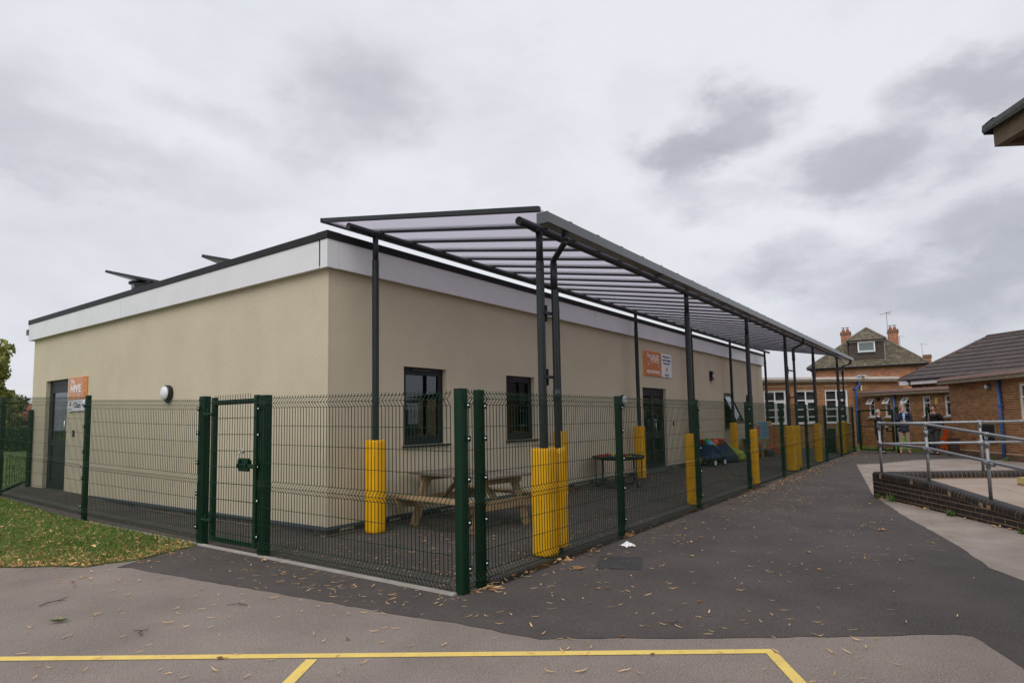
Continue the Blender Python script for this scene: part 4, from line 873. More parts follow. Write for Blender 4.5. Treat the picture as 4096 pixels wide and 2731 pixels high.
# wooden play kitchen with teal worktop
kt = thing('play_kitchen', 'wooden mud kitchen with teal worktop and arched opening', 'play kitchen', (18.75,-.62,0), rad(-4))
plank(MB().bx(-.75,.75,-.28,.28,.66,.69), 'worktop', A_['teal'], kt)
af = []
for a0_, a1_ in ((-.73,-.02),(.02,.73)):
    m_ = (a0_+a1_)/2; arch = [(a0_,.66),(a0_,.0),(a0_+.07,.0),(a0_+.07,.36)]+[(m_+.27*math.cos(q), .36+.16*math.sin(q)) for q in [PI-PI*i/10 for i in range(1,10)]]+[(a1_-.07,.36),(a1_-.07,0),(a1_,0),(a1_,.66)]
    MB().prism([(x,-.27,z) for x, z in arch], (0,.03,0)).build('arched_front', A_['wood'], kt)
for x in (-.72,.0,.72): MB().bx(x-.03,x+.03,.2,.26,0,.66).build('leg', A_['wood'], kt)
MB().bx(-.72,.72,-.22,.2,.14,.17).build('shelf', A_['wood'], kt); MB().bx(-.74,.74,.26,.28,.15,.66).build('back_panel', A_['wood'], kt)
for i, (x, m, lb) in enumerate(((.28,'sign_white','white plastic pot stored under the teal worktop'),(.5,'red','red plastic jug stored under the teal worktop'),(-.3,'black_plastic','black pan stored under the teal worktop'),(.15,'cyanp','pale blue beaker stored under the teal worktop'))):
    tag(MB().lathe([(.08,0),(.10,.02),(.11,.16),(.10,.17),(.085,.03),(.001,.03)],14).build('pot', A_[m], None, True, loc=(18.75+x,-.68,.172)), lb, 'pot', 'pots in the play kitchen')
tag(MB().lathe([(.16,0),(.19,.25),(.2,.27),(.17,.27),(.15,.02),(.001,.02)],16).build('bucket', A_['galv'], None, True, loc=(18.95,-1.05,.004)), 'grey bucket on the ground in front of the play kitchen', 'bucket')
tag(MB().lathe([(.28,0),(.34,.04),(.36,.20),(.33,.20),(.30,.05),(.001,.05)],18).build('tyre', A_['black_plastic'], None, False, loc=(17.75,-.55,.004)), 'low black rubber tub beside the wooden play kitchen', 'tub')
# giant four-in-a-row
g4 = thing('giant_game', 'giant four in a row game with orange uprights and blue grid', 'garden game', (20.35,-.55,0), rad(-12))
for sx in (-1,1):
    bev(MB().prism([(sx*.5-.09,-.03,0),(sx*.5-.05,-.03,.02),(sx*.5,-.03,.02),(sx*.5+.05,-.03,.02),(sx*.5+.09,-.03,0),(sx*.5+.06,-.03,1.12),(sx*.5-.06,-.03,1.12)], (0,.06,0)).build('upright', A_['orangep'], g4), .01, 2)
    bev(MB().bx(sx*.5-.04,sx*.5+.04,-.34,.34,.0,.10).bx(sx*.5-.035,sx*.5+.035,-.2,.2,.10,.25).build('foot', A_['orangep'], g4), .02, 2)
gr = MB(); cells = 7; rows = 6; cw = .90/cells; ch = .80/rows
for i in range(cells):
    for j in range(rows):
        cx, cz = -.45+cw*(i+.5), .42+ch*(j+.5); n = 10
        ring = [(cx+.045*math.cos(2*PI*q/n), cz+.045*math.sin(2*PI*q/n)) for q in range(n)]; sq = []
        for q in range(n):
            a = 2*PI*q/n; s = max(abs(math.cos(a)), abs(math.sin(a))); sq.append((cx+cw/2*math.cos(a)/s, cz+ch/2*math.sin(a)/s))
        for y in (-.025,.025):
            gr.add([(x,y,z) for x, z in ring]+[(x,y,z) for x, z in sq], [(q,(q+1)%n,n+(q+1)%n,n+q) for q in range(n)])
gr.build('grid', A_['cyanp'], g4)
MB().bx(-.46,.46,-.028,.028,.39,.42).bx(-.46,.46,-.028,.028,1.22,1.25).build('grid_rail', A_['cyanp'], g4)
MB().cyl((-.13,-.01,.49),(-.13,.01,.49),.05,n=14).cyl((.13,-.01,.49),(.13,.01,.49),.05,n=14).cyl((0,-.01,.49),(0,.01,.49),.05,n=14).build('disc', A_['red'], g4)
MB().cyl((-.26,-.01,.49),(-.26,.01,.49),.05,n=14).cyl((.26,-.01,.49),(.26,.01,.49),.05,n=14).build('disc', A_['yellow'], g4)
tag(MB().bx(-.03,.03,-.02,.02,0,.9).bx(-.05,.05,-.04,.04,0,.06).build('orange_post', A_['orangep'], loc=(21.2,-.75,.004)), 'slim orange upright board leaning by the far yellow pad', 'board')
# stack of green crates on the far grass
for i in range(4):
    t = thing('green_crate', ['green plastic crate at the bottom of the far stack','green plastic crate second from the ground in the far stack','green plastic crate third from the ground in the far stack','green plastic crate on top of the far stack'][i], 'crate', (25.1+random.uniform(-.02,.02),.55+random.uniform(-.02,.02),.01+.285*i), rad(35), 'green crates stacked on the grass')
    cm = MB().bx(-.2,.2,-.2,.2,0,.015)
    for sx in (-1,1):
        cm.bx(sx*.2-.012,sx*.2+.012,-.2,.2,.23,.28).bx(sx*.2-.012,sx*.2+.012,-.2,.2,.0,.05).bx(-.2,.2,sx*.2-.012,sx*.2+.012,.23,.28).bx(-.2,.2,sx*.2-.012,sx*.2+.012,0,.05).bx(sx*.2-.01,sx*.2+.01,-.2,.2,.12,.15).bx(-.2,.2,sx*.2-.01,sx*.2+.01,.12,.15)
        for k in (-.19,-.07,.07,.19): cm.bx(sx*.2-.012,sx*.2+.012,k-.016,k+.016,.0,.28).bx(k-.016,k+.016,sx*.2-.012,sx*.2+.012,0,.28)
    cm.build('basket', A_['greenp'], t)
tag(MB().lathe([(.16,0),(.15,.03),(.05,.05),(.001,.05)],12).build('orange_disc', A_['orangep'], None, loc=(25.4,-.9,.012)), 'small orange toy lying on the grass by the far brick wall', 'toy')
t = thing('dark_screen_board', 'dark green plastic board standing inside the far end of the fence', 'board', (22.35,-2.6,0), rad(-20))
MB().bx(-.3,.3,-.02,.02,.0,.95).build('board', mat('dark_green_board', (.012,.03,.022), .6), t)
t = thing('broom', 'broom with yellow handle leaning at the far end of the fence', 'broom', (22.3,-3.0,0), rad(-15))
MB().cyl((0,0,0),(.42,0,1.22),.016,n=8).build('handle', A_['yellow'], t); MB().cyl((.42,0,1.22),(.50,0,1.45),.03,n=8).build('head', A_['black_plastic'], t)
# ------------------------------------------------------------------ things on the tarmac
mc = thing('manhole_cover', 'grey rectangular iron manhole cover set in the dark tarmac', 'manhole cover', (.665,-3.965,.004), math.atan2(.22,.51))
MB().rbox(-.30,.30,-.235,.235,.0,.003,.03).build('frame', A_['iron'], mc)
MB().rbox(-.275,.275,-.21,.21,.003,.005,.02).build('plate', A_['iron'], mc)
rb_ = MB()
for i in range(7):
    for j in range(11):
        x = -.255+.51*i/6.0; y = -.19+.38*j/10
        if (i in (1,) and 3 < j < 8): continue
        rb_.bx(x-.031,x+.031,y-.010,y+.010,.005,.0095)
rb_.build('raised_tread', A_['iron'], mc)
pp = MB(); n = 9
for i in range(n):
    for j in range(n):
        pp.v.append(((i/(n-1)-.5)*.17*(1-.3*abs(j/(n-1)-.5)), (j/(n-1)-.5)*.13, max(0,.045*math.exp(-((i-4)**2+(j-4)**2)/7)+random.uniform(0,.018)))); 
for i in range(n-1):
    for j in range(n-1): pp.f.append((i*n+j,(i+1)*n+j,(i+1)*n+j+1,i*n+j+1)); pp.r.append(0)
tag(pp.build('paper_scrap', A_['paper'], None, loc=(1.48,-3.66,.006), rotz=-.6), 'crumpled white paper tissue dropped on the dark tarmac above the manhole', 'paper')
# ------------------------------------------------------------------ brick access ramp with handrail
RA = rad(-148.2); RC = (7.83,-5.54,0)
def ztop(x): return .455 if x < 1.4 else .455-.085*(x-1.4)
rw = thing('ramp_wall', 'low dark blue-brick ramp wall with rounded coping, sloping down beside the path', 'wall', RC, RA)
RL, RW_ = 6.3, 4.2
def core_profile(L_): return [(0,-.02),(L_,-.02),(L_,ztop(L_)-.10),(1.4,ztop(1.4)-.10),(0,ztop(0)-.10)]
MB().prism([(x+.003 if x == 0 else x, .003, z) for x, z in core_profile(RL)], (0,.203,0)).build('core', A_['mortar_brown'], rw)
MB().bx(.006,.205,.206,RW_,-.02,.35).build('core', A_['mortar_brown'], rw)
bf = MB().bx(0,.212,0,.03,0,.062).mesh('brick', A_['blue_brick'])
def add_brick(par, a, b, z, along, z2=None, name='brick', m='blue_brick', full=None):
    if b-a < .03: return
    if z2 is None and abs(b-a-.215) < .003: o = link(name, full or bf, par)
    else:
        t = .065 if z2 is None else None
        if z2 is None: me = MB().bx(0,b-a,0,.03,0,.065).mesh(name, A_[m])
        else: me = MB().prism([(0,0,0),(b-a,0,0),(b-a,0,max(.004,z2[1])),(0,0,max(.004,z2[0]))], (0,.03,0)).mesh(name, A_[m])
        o = link(name, me, par)
    j = random.uniform(-.0022,.0022)
    if along == 'x': o.location = (a, j, z)
    elif along == 'yl': o.location = (.03+j, a, z); o.rotation_euler = (0,0,PI/2)     # face towards -x
    return o
for row in range(5):
    z = .355-.075*(row+1)+.003
    off = 0 if row % 2 else -.1125
    x = off
    while x < RL:
        a, b = max(x, 0), min(x+.215, RL)
        ta, tb = ztop(a)-.11, ztop(b)-.11
        if min(ta, tb) >= z+.065: add_brick(rw, a, b, z, 'x')
        elif max(ta, tb) > z+.012: add_brick(rw, a, b, z, 'x', (max(.004, min(.065, ta-z)), max(.004, min(.065, tb-z))))
        x += .225
    y = .035+(.0 if row % 2 else .1125)
    while y < 2.2:
        add_brick(rw, y, min(y+.215, RW_), z, 'yl'); y += .225
# bullnose coping bricks laid on edge
def bull(w=.0665, ln=.225, h=.10):
    n = 6; R_ = .055; prof = [(0,0)]+[(R_-R_*math.cos(PI/2*i/n), h-R_+R_*math.sin(PI/2*i/n)) for i in range(n+1)]+[(ln-R_+R_*math.sin(PI/2*i/n), h-R_+R_*math.cos(PI/2*i/n)) for i in range(n+1)]+[(ln,0)]
    return MB().prism([(0, y-.006, z) for y, z in prof], (w,0,0))
bull_me = bull().mesh('coping_brick', A_['blue_brick'], False)
def copings(par, n, place, step=.0755, skip=()):
    for i in range(n):
        if i in skip: continue
        o = link('coping_brick', bull_me, par); place(o, i*step)
def pl_front(o, s):
    x = .03+s; o.location = (x, random.uniform(-.003,.003), ztop(x)-.10); o.rotation_euler = (0, math.atan(.085) if x > 1.38 else 0, 0)
copings(rw, int((RL-.05)/.0755), pl_front)
MB().prism([(0,.0,.355),(0,.22,.355),(0,.22,.42),(0,.18,.453),(0,.04,.453),(0,.0,.42)], (.028,0,0)).build('coping_end', A_['blue_brick'], rw)
def pl_rear(o, s): o.location = (.215+random.uniform(-.003,.003), .235+s, .355); o.rotation_euler = (0,0,PI/2)
copings(rw, int((RW_-.3)/.0755), pl_rear)
# mortar between the coping bricks
mb = MB(); pr_ = [(-.004,-.10),(-.004,-.052),(.004,-.027),(.022,-.009),(.048,-.002),(.164,-.002),(.19,-.009),(.208,-.027),(.217,-.052),(.217,-.10)]
MB().prism([(.03,y,ztop(0)+z) for y, z in pr_], (1.37,0,0)).build('coping_mortar', A_['mortar_brown'], rw)
mb.add([(1.4,y,ztop(1.4)+z) for y, z in pr_]+[(RL,y,ztop(RL)+z) for y, z in pr_], [(i,(i+1)%10,10+(i+1)%10,10+i) for i in range(10)]+[tuple(range(10)),tuple(range(10,20))]).build('coping_mortar', A_['mortar_brown'], rw)
MB().prism([(x,.235,.455+z) for x, z in pr_], (0,RW_-.3,0)).build('coping_mortar', A_['mortar_brown'], rw)
# landing slabs
rp = struct(MB().prism([(.2,.2,0),(RL,.2,0),(RL,RW_,0),(.2,RW_,0)], (0,0,.001)).build('ramp_surface', A_['slab']))
rp.location = (*RC[:2], 0); rp.rotation_euler = (0,0,RA)
me = MB(); zs = lambda x: ztop(x)-.125
def slab(x0, x1, y0, y1):
    g = .004; mb = MB(); xs = [x0+g, x1-g] if not (x0 < 1.4 < x1) else [x0+g, 1.4, x1-g]
    for a, b in zip(xs[:-1], xs[1:]):
        mb.add([(a,y0+g,zs(a)),(b,y0+g,zs(b)),(b,y1-g,zs(b)),(a,y1-g,zs(a))], [(0,1,2,3)])
    mb.add([(x0+g,y0+g,zs(x0)-.04),(x1-g,y0+g,zs(x1)-.04),(x1-g,y0+g,zs(x1)),(x0+g,y0+g,zs(x0))], [(0,1,2,3)]).add([(x0+g,y0+g,zs(x0)-.04),(x0+g,y1-g,zs(x0)-.04),(x0+g,y1-g,zs(x0)),(x0+g,y0+g,zs(x0))], [(3,2,1,0)])
    o = mb.build('slab', A_['slab'], rp); return o
ycut = [.215,1.16,2.2,3.2,RW_]; xcut = [.215,1.02,2.6,4.2,RL]
for a, b in zip(xcut[:-1], xcut[1:]):
    for c, d in zip(ycut[:-1], ycut[1:]): slab(a, b, c, d)
# little raised kerb with a yellow painted end
k2 = thing('step_wall', 'short brick upstand on the ramp with a yellow painted end brick', 'wall', RC, RA)
MB().bx(1.32,1.52,1.6,4.1,zs(1.4)-.02,zs(1.4)+.03).build('core', A_['mortar_brown'], k2)
def pl_k(o, s): o.location = (1.53, 1.60+s, zs(1.42)+.03); o.rotation_euler = (0,0,PI/2)
for i in range(30):
    o = link('coping_brick', bull_me if i else bull().mesh('coping_brick', A_['paint_yellow']), k2); pl_k(o, i*.0755)
# tubular handrail
hr = thing('handrail', 'grey galvanised tubular handrail round the ramp', 'handrail', RC, RA)
def rail_(mb, nm='rail'): o = mb.build(nm, A_['galv'], hr, True); return o
R_ = .0225
yo = .11
px = [.12, 1.57, 2.97, 4.6]
for i, x in enumerate(px):
    o = rail_(MB().cyl((x,yo,ztop(x)-.02),(x,yo,1.33-.02 if i == 0 else ztop(x)+.78),R_*1.02,n=14), 'post')
    if i == 0:
        MB().cyl((x,yo,1.22),(x,yo,1.345),.033,n=14).ball((x,yo,1.335),.034,12,8).cyl((x,yo,1.325),(x+.10,yo,1.325),.033,n=14).cyl((x,yo,1.325),(x+.06,yo+.085,1.325),.033,n=14).build('elbow_fitting', A_['galv'], o, True)
        MB().cyl((x,yo,.90),(x,yo,1.02),.031,n=14).cyl((x,yo,.96),(x+.09,yo,.96),.031,n=14).build('tee_fitting', A_['galv'], o, True)
    else:
        zt_ = 1.325 if x < 1.6 else 1.325-.085*(x-1.57)
        MB().cyl((x,yo,ztop(x)+.70),(x,yo,ztop(x)+.79),.032,n=14).bx(x-.006,x+.006,yo-.02,yo+.02,ztop(x)+.78,zt_-.03).cyl((x-.05,yo,zt_),(x+.05,yo,zt_-.004),.029,n=14).cyl((x+.03,yo-.03,ztop(x)+.755),(x+.03,yo-.04,ztop(x)+.755),.01,n=8).build('swivel_fitting', A_['galv'], o, True)
        MB().cyl((x,yo,ztop(x)+.42),(x,yo,ztop(x)+.53),.031,n=14).cyl((x-.09,yo,ztop(x)+.50),(x-.02,yo,ztop(x)+.49),.031,n=14).cyl((x+.02,yo,ztop(x)+.485),(x+.12,yo,ztop(x)+.475),.031,n=14).build('tee_fitting', A_['galv'], o, True)
rail_(MB().tube([(.12,yo,1.325),(1.57,yo,1.325),(2.97,yo,1.205),(4.6,yo,1.066),(6.2,yo,.93)], R_, 14)); rail_(MB().tube([(.12,yo,.96),(1.57,yo,.95),(2.97,yo,.83),(4.6,yo,.691),(6.2,yo,.555)], R_, 14))
for y in (1.87, 3.6):
    o = rail_(MB().cyl((.11,y,.43),(.11,y,1.33),R_*1.02,n=14), 'post')
    MB().cyl((.11,y-.06,1.325),(.11,y+.06,1.325),.031,n=14).cyl((.11,y,1.23),(.11,y,1.33),.031,n=14).build('tee_fitting', A_['galv'], o, True)
    MB().cyl((.11,y-.10,.955),(.11,y+.10,.955),.031,n=14).cyl((.11,y,.90),(.11,y,1.01),.031,n=14).build('tee_fitting', A_['galv'], o, True)
rail_(MB().tube([(.12,yo,1.325),(.11,4.2,1.325)], R_, 14)); rail_(MB().tube([(.12,yo,.96),(.11,4.2,.955)], R_, 14))

# ------------------------------------------------------------------ old brick school: generic brickwork
def brickwork(root, l0, l1, z0, z1, ops, near, mpart, mstuff, npart=300, soldiers=(), full_cache={}):
    """stretcher bond brick faces proud of a mortar wall; root-local x along, y inward. near(x,z)= bigger first"""
    rects = []
    row = 0; z = z0
    while z+.065 <= z1+.001:
        x = l0-(.1125 if row % 2 else 0)
        while x < l1:
            segs = [(max(x, l0), min(x+.215, l1))]
            for a0, a1, b0, b1 in list(ops)+list(soldiers):
                if z+.065 > b0+.01 and z < b1-.01:
                    ns = []
                    for s0, s1 in segs:
                        if s1 <= a0 or s0 >= a1: ns.append((s0, s1))
                        else:
                            if s0 < a0: ns.append((s0, a0-.002))
                            if s1 > a1: ns.append((a1+.002, s1))
                    segs = ns
            for s0, s1 in segs:
                if s1-s0 > .03: rects.append((s0, s1, z, z+.065))
            x += .225
        z += .075; row += 1
    for a0, a1, b0, b1 in soldiers:
        x = a0
        while x < a1-.03: rects.append((x, min(x+.065, a1), b0, b1)); x += .075
    rects.sort(key=lambda r: -near((r[0]+r[1])/2, (r[2]+r[3])/2))
    me_full = MB().bx(-.106,.106,0,.02,-.031,.031).mesh('brick', A_[mpart])
    for r in rects[:npart]:
        full = abs(r[1]-r[0]-.215) < .002 and abs(r[3]-r[2]-.065) < .002
        o = link('brick', me_full if full else MB().bx(-(r[1]-r[0])/2,(r[1]-r[0])/2,0,.02,-(r[3]-r[2])/2,(r[3]-r[2])/2).mesh('brick', A_[mpart]), root)
        o.location = ((r[0]+r[1])/2, random.uniform(-.0015,.0015), (r[2]+r[3])/2)
    if len(rects) > npart:
        mb = MB()
        for r in rects[npart:]:
            mb.rnd = random.random(); y = random.uniform(-.0015,.0015)
            r = (r[0]+.0015,r[1]-.0015,r[2]+.0015,r[3]-.0015); mb.add([(r[0],y,r[2]),(r[1],y,r[2]),(r[1],y,r[3]),(r[0],y,r[3]),(r[0],.02,r[2]),(r[1],.02,r[2]),(r[1],.02,r[3]),(r[0],.02,r[3])], [(0,1,2,3),(0,4,5,1),(1,5,6,2),(2,6,7,3),(3,7,4,0)])
        stuff(mb.build('brickwork', A_[mstuff], root))
def mortar_wall(root, l0, l1, z0, z1, ops, m='mortar', back=2.5, y=.0035):
    mb = MB(); wall_mb(mb, lambda a, z, d: (a, y+d, z), l0, l1, z0, z1, ops, .12)
    mb.add([(l0,y,z0),(l0,back,z0),(l0,back,z1),(l0,y,z1)], [(3,2,1,0)]).add([(l1,y,z0),(l1,back,z0),(l1,back,z1),(l1,y,z1)], [(0,1,2,3)]).add([(l0,back,z0),(l1,back,z0),(l1,back,z1),(l0,back,z1)], [(3,2,1,0)])
    return mb.build('wall', A_[m], root)
def upvc_window(root, a0, a1, z0, z1, mull=(), trans=(), t=.055, y=.03, lights=None, back='curtain', off=.05):
    mb = MB().bx(a0,a1,y,y+.06,z0,z0+t).bx(a0,a1,y,y+.06,z1-t,z1).bx(a0,a0+t,y,y+.06,z0+t,z1-t).bx(a1-t,a1,y,y+.06,z0+t,z1-t)
    xs = [a0]+list(mull)+[a1]
    for m_ in mull: mb.bx(m_-t*.45,m_+t*.45,y+.002,y+.058,z0+t,z1-t)
    for q in trans:
        z, c0, c1 = q if isinstance(q, tuple) else (q, 0, len(xs)-2)
        mb.bx(xs[c0]+t*.4,xs[c1+1]-t*.4,y+.004,y+.056,z-t*.4,z+t*.4)
    w = mb.build('window', A_['upvc'], root)
    MB().bx(a0+.02,a1-.02,y+.03,y+.036,z0+.02,z1-.02).build('pane', A_['glass_far'], w)
    MB().bx(a0+.01,a1-.01,y+.14,y+.15,z0+.01,z1-.01).build(back, A_[back], w)
    MB().bx(a0-.03,a1+.03,-.05,y,z0-.035,z0-.003).build('sill', A_['upvc'], w)
    return w
def flat_roof(root, l0, l1, d0, d1, z, felt, h=.11, fz=.11, zl=0, zr_=0, lip=.13):
    """concrete fascia and rolled felt edge; zl/zr_ shift the two ends"""
    def zz(x): return zl+(zr_-zl)*(x-l0)/(l1-l0)
    mb = MB().add([(x,y,z+zz(x)+k) for k in (0,fz) for x, y in ((l0,d0),(l1,d0),(l1,d1),(l0,d1))], [(3,2,1,0),(4,5,6,7),(0,1,5,4),(1,2,6,5),(2,3,7,6),(3,0,4,7)])
    mb.build('roof_fascia', A_['fascia_conc'], root)
    e = MB(); n = 60
    pr2 = [(-.02,fz-.012),(-.02,fz+.012),(.0,fz+.02),(lip*.7,fz+.10),(lip,fz+.125),(lip+.05,fz+.12)]
    vs = []; fs = []
    for i in range(n+1):
        x = l0+(l1-l0)*i/n
        ex = 0.0
        for y, k in pr2: vs.append((x+random.uniform(-.003,.003), d0+y, z+zz(x)+k+random.uniform(-.005,.005)))
    m_ = len(pr2)
    for i in range(n):
        for j in range(m_-1): fs.append((i*m_+j,(i+1)*m_+j,(i+1)*m_+j+1,i*m_+j+1))
    e.add(vs, fs).build('roof_felt', A_[felt], root)
    MB().add([(x,y,z+zz(x)+fz+.118) for x, y in ((l0,d0+lip),(l1,d0+lip),(l1,d1),(l0,d1))], [(0,1,2,3)]).build('roof_deck', A_[felt], root)
# --- right block
RB = thing('brick_block', 'single-storey brown brick school block with blue downpipe and blackboard at the right edge', 'building', (21.95,-6.56,0), rad(205.2))
rb_ops = [(4.12,5.3,1.26,2.30)]
mortar_wall(RB, 0, 9, -.05, 2.52, rb_ops)
brickwork(RB, 0, 6.0, .245, 2.50, rb_ops, lambda x, z: x, 'brick', 'brick_a', 300)
mbp = MB(); wall_mb(mbp, lambda a, z, d: (a, -.035+d, z), .42, 6.0, -.02, .20, [], .05); mbp.prism([(.42,-.035,.20),(.42,.0,.24),(.42,.0,.20)], (5.6,0,0)).build('plinth', A_['mortar_brown'], RB)
mb = MB()
for row in range(3):
    x = .44-(.1125 if row % 2 else 0)
    while x < 5.9: mb.rnd = random.random(); mb.bx(max(x,.43),min(x+.215,6),-.045,-.03,-.02+row*.075,.045+row*.075); x += .225
stuff(mb.build('plinth_brickwork', mat('brick_plinth_a', (.15,.085,.055), .9, c2=(.20,.12,.08), nscale=3, rnd=.25, attr=True, bump=.4, bscale=60), RB))
flat_roof(RB, -.02, 9, -.35, 5, 2.46, 'felt_brown', fz=.115, zl=.04, zr_=-.02)
upvc_window(RB, 4.12, 5.3, 1.26, 2.30, mull=(4.7,), trans=((1.92,0,1),))
def downpipe(root, x, ztop_, zbot, m, r=.04, y=-.06, collars=(1.67,), shoe=True):
    o = MB().cyl((x,y,zbot),(x,y,ztop_),r,n=14).build('downpipe', A_[m], root, True)
    for z in collars: MB().cyl((x,y,z-.03),(x,y,z+.05),r*1.3,n=14).bx(x-.09,x+.09,y+.02,y+.05,z-.01,z+.02).build('pipe_collar', A_[m], o)
    if shoe: MB().cyl((x,y,zbot-.04),(x,y,zbot+.02),r*1.25,n=12).build('pipe_shoe', A_['galv'], o)
    return o
downpipe(RB, 3.22, 2.45, .03, 'blue_pipe', .048, -.065)
t = thing('round_vent_lamp', 'round grey bulkhead lamp below the felt roof edge of the brown brick block', 'wall light', Vector(RB.matrix_basis @ Vector((2.60,-.02,2.29))) if False else (0,0,0))
bpy.data.objects.remove(t)
def onwall(root_loc, ang, x, y, z):
    c, s = math.cos(ang), math.sin(ang); return (root_loc[0]+c*x-s*y, root_loc[1]+s*x+c*y, z)
RBL, RBA = (21.95,-6.56), rad(205.2)
t = thing('wall_light', 'round pale bulkhead lamp under the eave of the brown brick block', 'wall light', onwall(RBL,RBA,2.60,0,2.29), RBA)
MB().lathe([(.09,0),(.10,.03),(.095,.10),(.08,.12)],20).xf(Matrix.Rotation(PI/2,4,'X')).build('body', A_['galv'], t); MB().lathe([(.075,.11),(.06,.128),(.001,.132)],18).xf(Matrix.Rotation(PI/2,4,'X')).build('diffuser', A_['sign_white'], t, True)
for x0, x1, z0, z1 in ((1.49,1.73,2.21,2.36),(1.35,1.58,.57,.68)):
    vb = MB().bx(x0,x1,-.006,.0,z0,z1).build('air_brick', A_['terracotta'], RB)
    mb = MB()
    for i in range(5): mb.bx(x0+.015,x1-.015,-.009,-.006,z0+.012+i*(z1-z0)/5,z0+.020+i*(z1-z0)/5)
    mb.build('slot', A_['black_plastic'], vb)
bbd = thing('chalk_board', 'black chalkboard in a thin wooden frame on the brown brick wall behind the handrail', 'chalkboard', onwall(RBL,RBA,1.82,-.012,.53), RBA)
MB().bx(0,.98,-.02,0,0,.58).build('board', A_['print_black'], bbd); MB().bx(-.03,1.01,-.03,0,-.03,0).bx(-.03,1.01,-.03,0,.58,.61).bx(-.03,0,-.03,0,0,.58).bx(.98,1.01,-.03,0,0,.58).build('frame', A_['wood'], bbd)
for i in range(16):
    pass
mb = MB()
for i in range(46):
    e_ = random.choice('tblr'); u = random.random()
    x, z = {'t': (u*.9+.04, .54), 'b': (u*.9+.04, .05), 'l': (.05, u*.5+.04), 'r': (.93, u*.5+.04)}[e_]
    mb.bx(x-.014,x+.014,-.022,-.0205,z-.012,z+.012)
mb.build('chalk_drawing', mat('chalk', (.30,.30,.26), .9, c2=(.12,.28,.12), nscale=7, lo=.48, hi=.52), bbd)
t = thing('planter_post', 'dark brown square plastic bin post at the corner of the brown brick block', 'bin', onwall(RBL,RBA,.75,-.32,0), RBA)
bev(MB().rbox(-.13,.13,-.13,.13,0,.62,.02).build('body', mat('bin_brown', (.05,.026,.023), .6), t), .01)
mat('bin_brown2', (.05,.026,.023), .6)
for z in (.08,.50): MB().bx(-.14,.14,-.14,.14,z,z+.03).build('band', bpy.data.materials['bin_brown2'], t)
# --- low block with the row of small windows
LBL, LBA = (26.88,-3.15), rad(226)
LB = thing('brick_link', 'low flat-roofed brown brick link with five narrow white windows', 'building', (*LBL,0), LBA)
wx = [(.53,.86),(1.47,1.81),(2.47,2.81),(3.46,3.81),(4.49,4.85)]
lb_ops = [(a,b,1.37,2.155) for a, b in wx]
mortar_wall(LB, 0, 6.2, -.05, 2.42, lb_ops)
brickwork(LB, 0, 5.6, .0, 2.27, lb_ops, lambda x, z: x, 'brick', 'brick_a', 300)
for i, (a, b) in enumerate(wx):
    w = upvc_window(LB, a, b, 1.37, 2.155, trans=(1.90,), t=.05)
    MB().bx(a-.07,b+.07,-.06,.01,1.27,1.335).build('stone_sill', A_['fascia_conc'], w)
    if i < 3:                                  # top light tilted open
        hw = (b-a)/2-.02; s = MB().bx(-hw,hw,-.02,.02,-.30,-.25).bx(-hw,hw,-.02,.02,-.05,0).bx(-hw,-hw+.05,-.02,.02,-.25,-.05).bx(hw-.05,hw,-.02,.02,-.25,-.05)
        o = s.build('opening_light', A_['upvc'], w, loc=((a+b)/2,.01,2.15)); o.rotation_euler = (rad(-38),0,0)
        g = MB().bx(-hw+.05,hw-.05,-.004,.004,-.25,-.05).build('pane', A_['blind'], w, loc=((a+b)/2,.01,2.15)); g.rotation_euler = (rad(-38),0,0)
flat_roof(LB, .22, 6.2, -.25, 5, 2.285, 'felt_brown', fz=.11, zl=.015, zr_=-.03)
downpipe(LB, 2.07, 2.27, .1, 'blue_pipe', .045, -.06, collars=())
MB().cyl((1.145,.0,2.13),(1.145,-.07,2.13),.075,n=16).build('round_vent', A_['black_plastic'], LB)
ws = thing('warning_sign', 'narrow yellow warning notice on the brick link right of the fourth narrow window', 'sign', onwall(LBL,LBA,4.055,-.004,1.85), LBA)
MB().bx(0,.115,-.006,0,0,.235).build('board', mat('sign_yellow', (.78,.66,.16), .5), ws)
MB().add([(.0575+.04*math.cos(a),-.007,.17+.04*math.sin(a)) for a in (PI/2,PI/2+2*PI/3,PI/2+4*PI/3)], [(0,1,2)]).bx(.02,.095,-.0075,-.006,.085,.093).bx(.02,.095,-.0075,-.006,.06,.068).bx(.02,.095,-.0075,-.006,.035,.043).build('print', A_['print_black'], ws)
# --- far wing with the big windows
FWL, FWA = (26.71,-2.79), rad(-50)
FW = thing('brick_wing', 'single-storey brown brick wing with three big white gridded windows behind the yard', 'building', (*FWL,0), FWA)
fw = [(-4.07,-3.04),(-2.63,-1.58),(-1.19,-.12)]; fw_z = (1.12, 2.615)
fops = [(a,b,*fw_z) for a, b in fw]+[(-5.55,-4.5,*fw_z)]
mortar_wall(FW, -9, 2.6, -.05, 3.0, fops, back=5)
brickwork(FW, -6.0, 2.6, .0, 2.97, fops, lambda x, z: -abs(x+1.2)-abs(z-1.8)*.6, 'brick', 'brick_a', 300, soldiers=[(a-.02,b+.02,2.635,2.79) for a, b in fw])
for i, (a, b) in enumerate(fw+[(-5.55,-4.5)]):
    m_ = a+(b-a)*.51
    w = upvc_window(FW, a, b, *fw_z, mull=(m_,), trans=((2.16,0,1),(1.75,0,1),(1.42,0,1)), t=.06, back='blind')
    MB().bx(m_+.03,b-.05,.022,.03,1.17,1.21).bx(m_+.03,b-.05,.022,.03,2.06,2.12).bx(m_+.03,m_+.08,.022,.03,1.21,2.06).bx(b-.10,b-.05,.022,.03,1.21,2.06).build('casement', A_['upvc'], w)
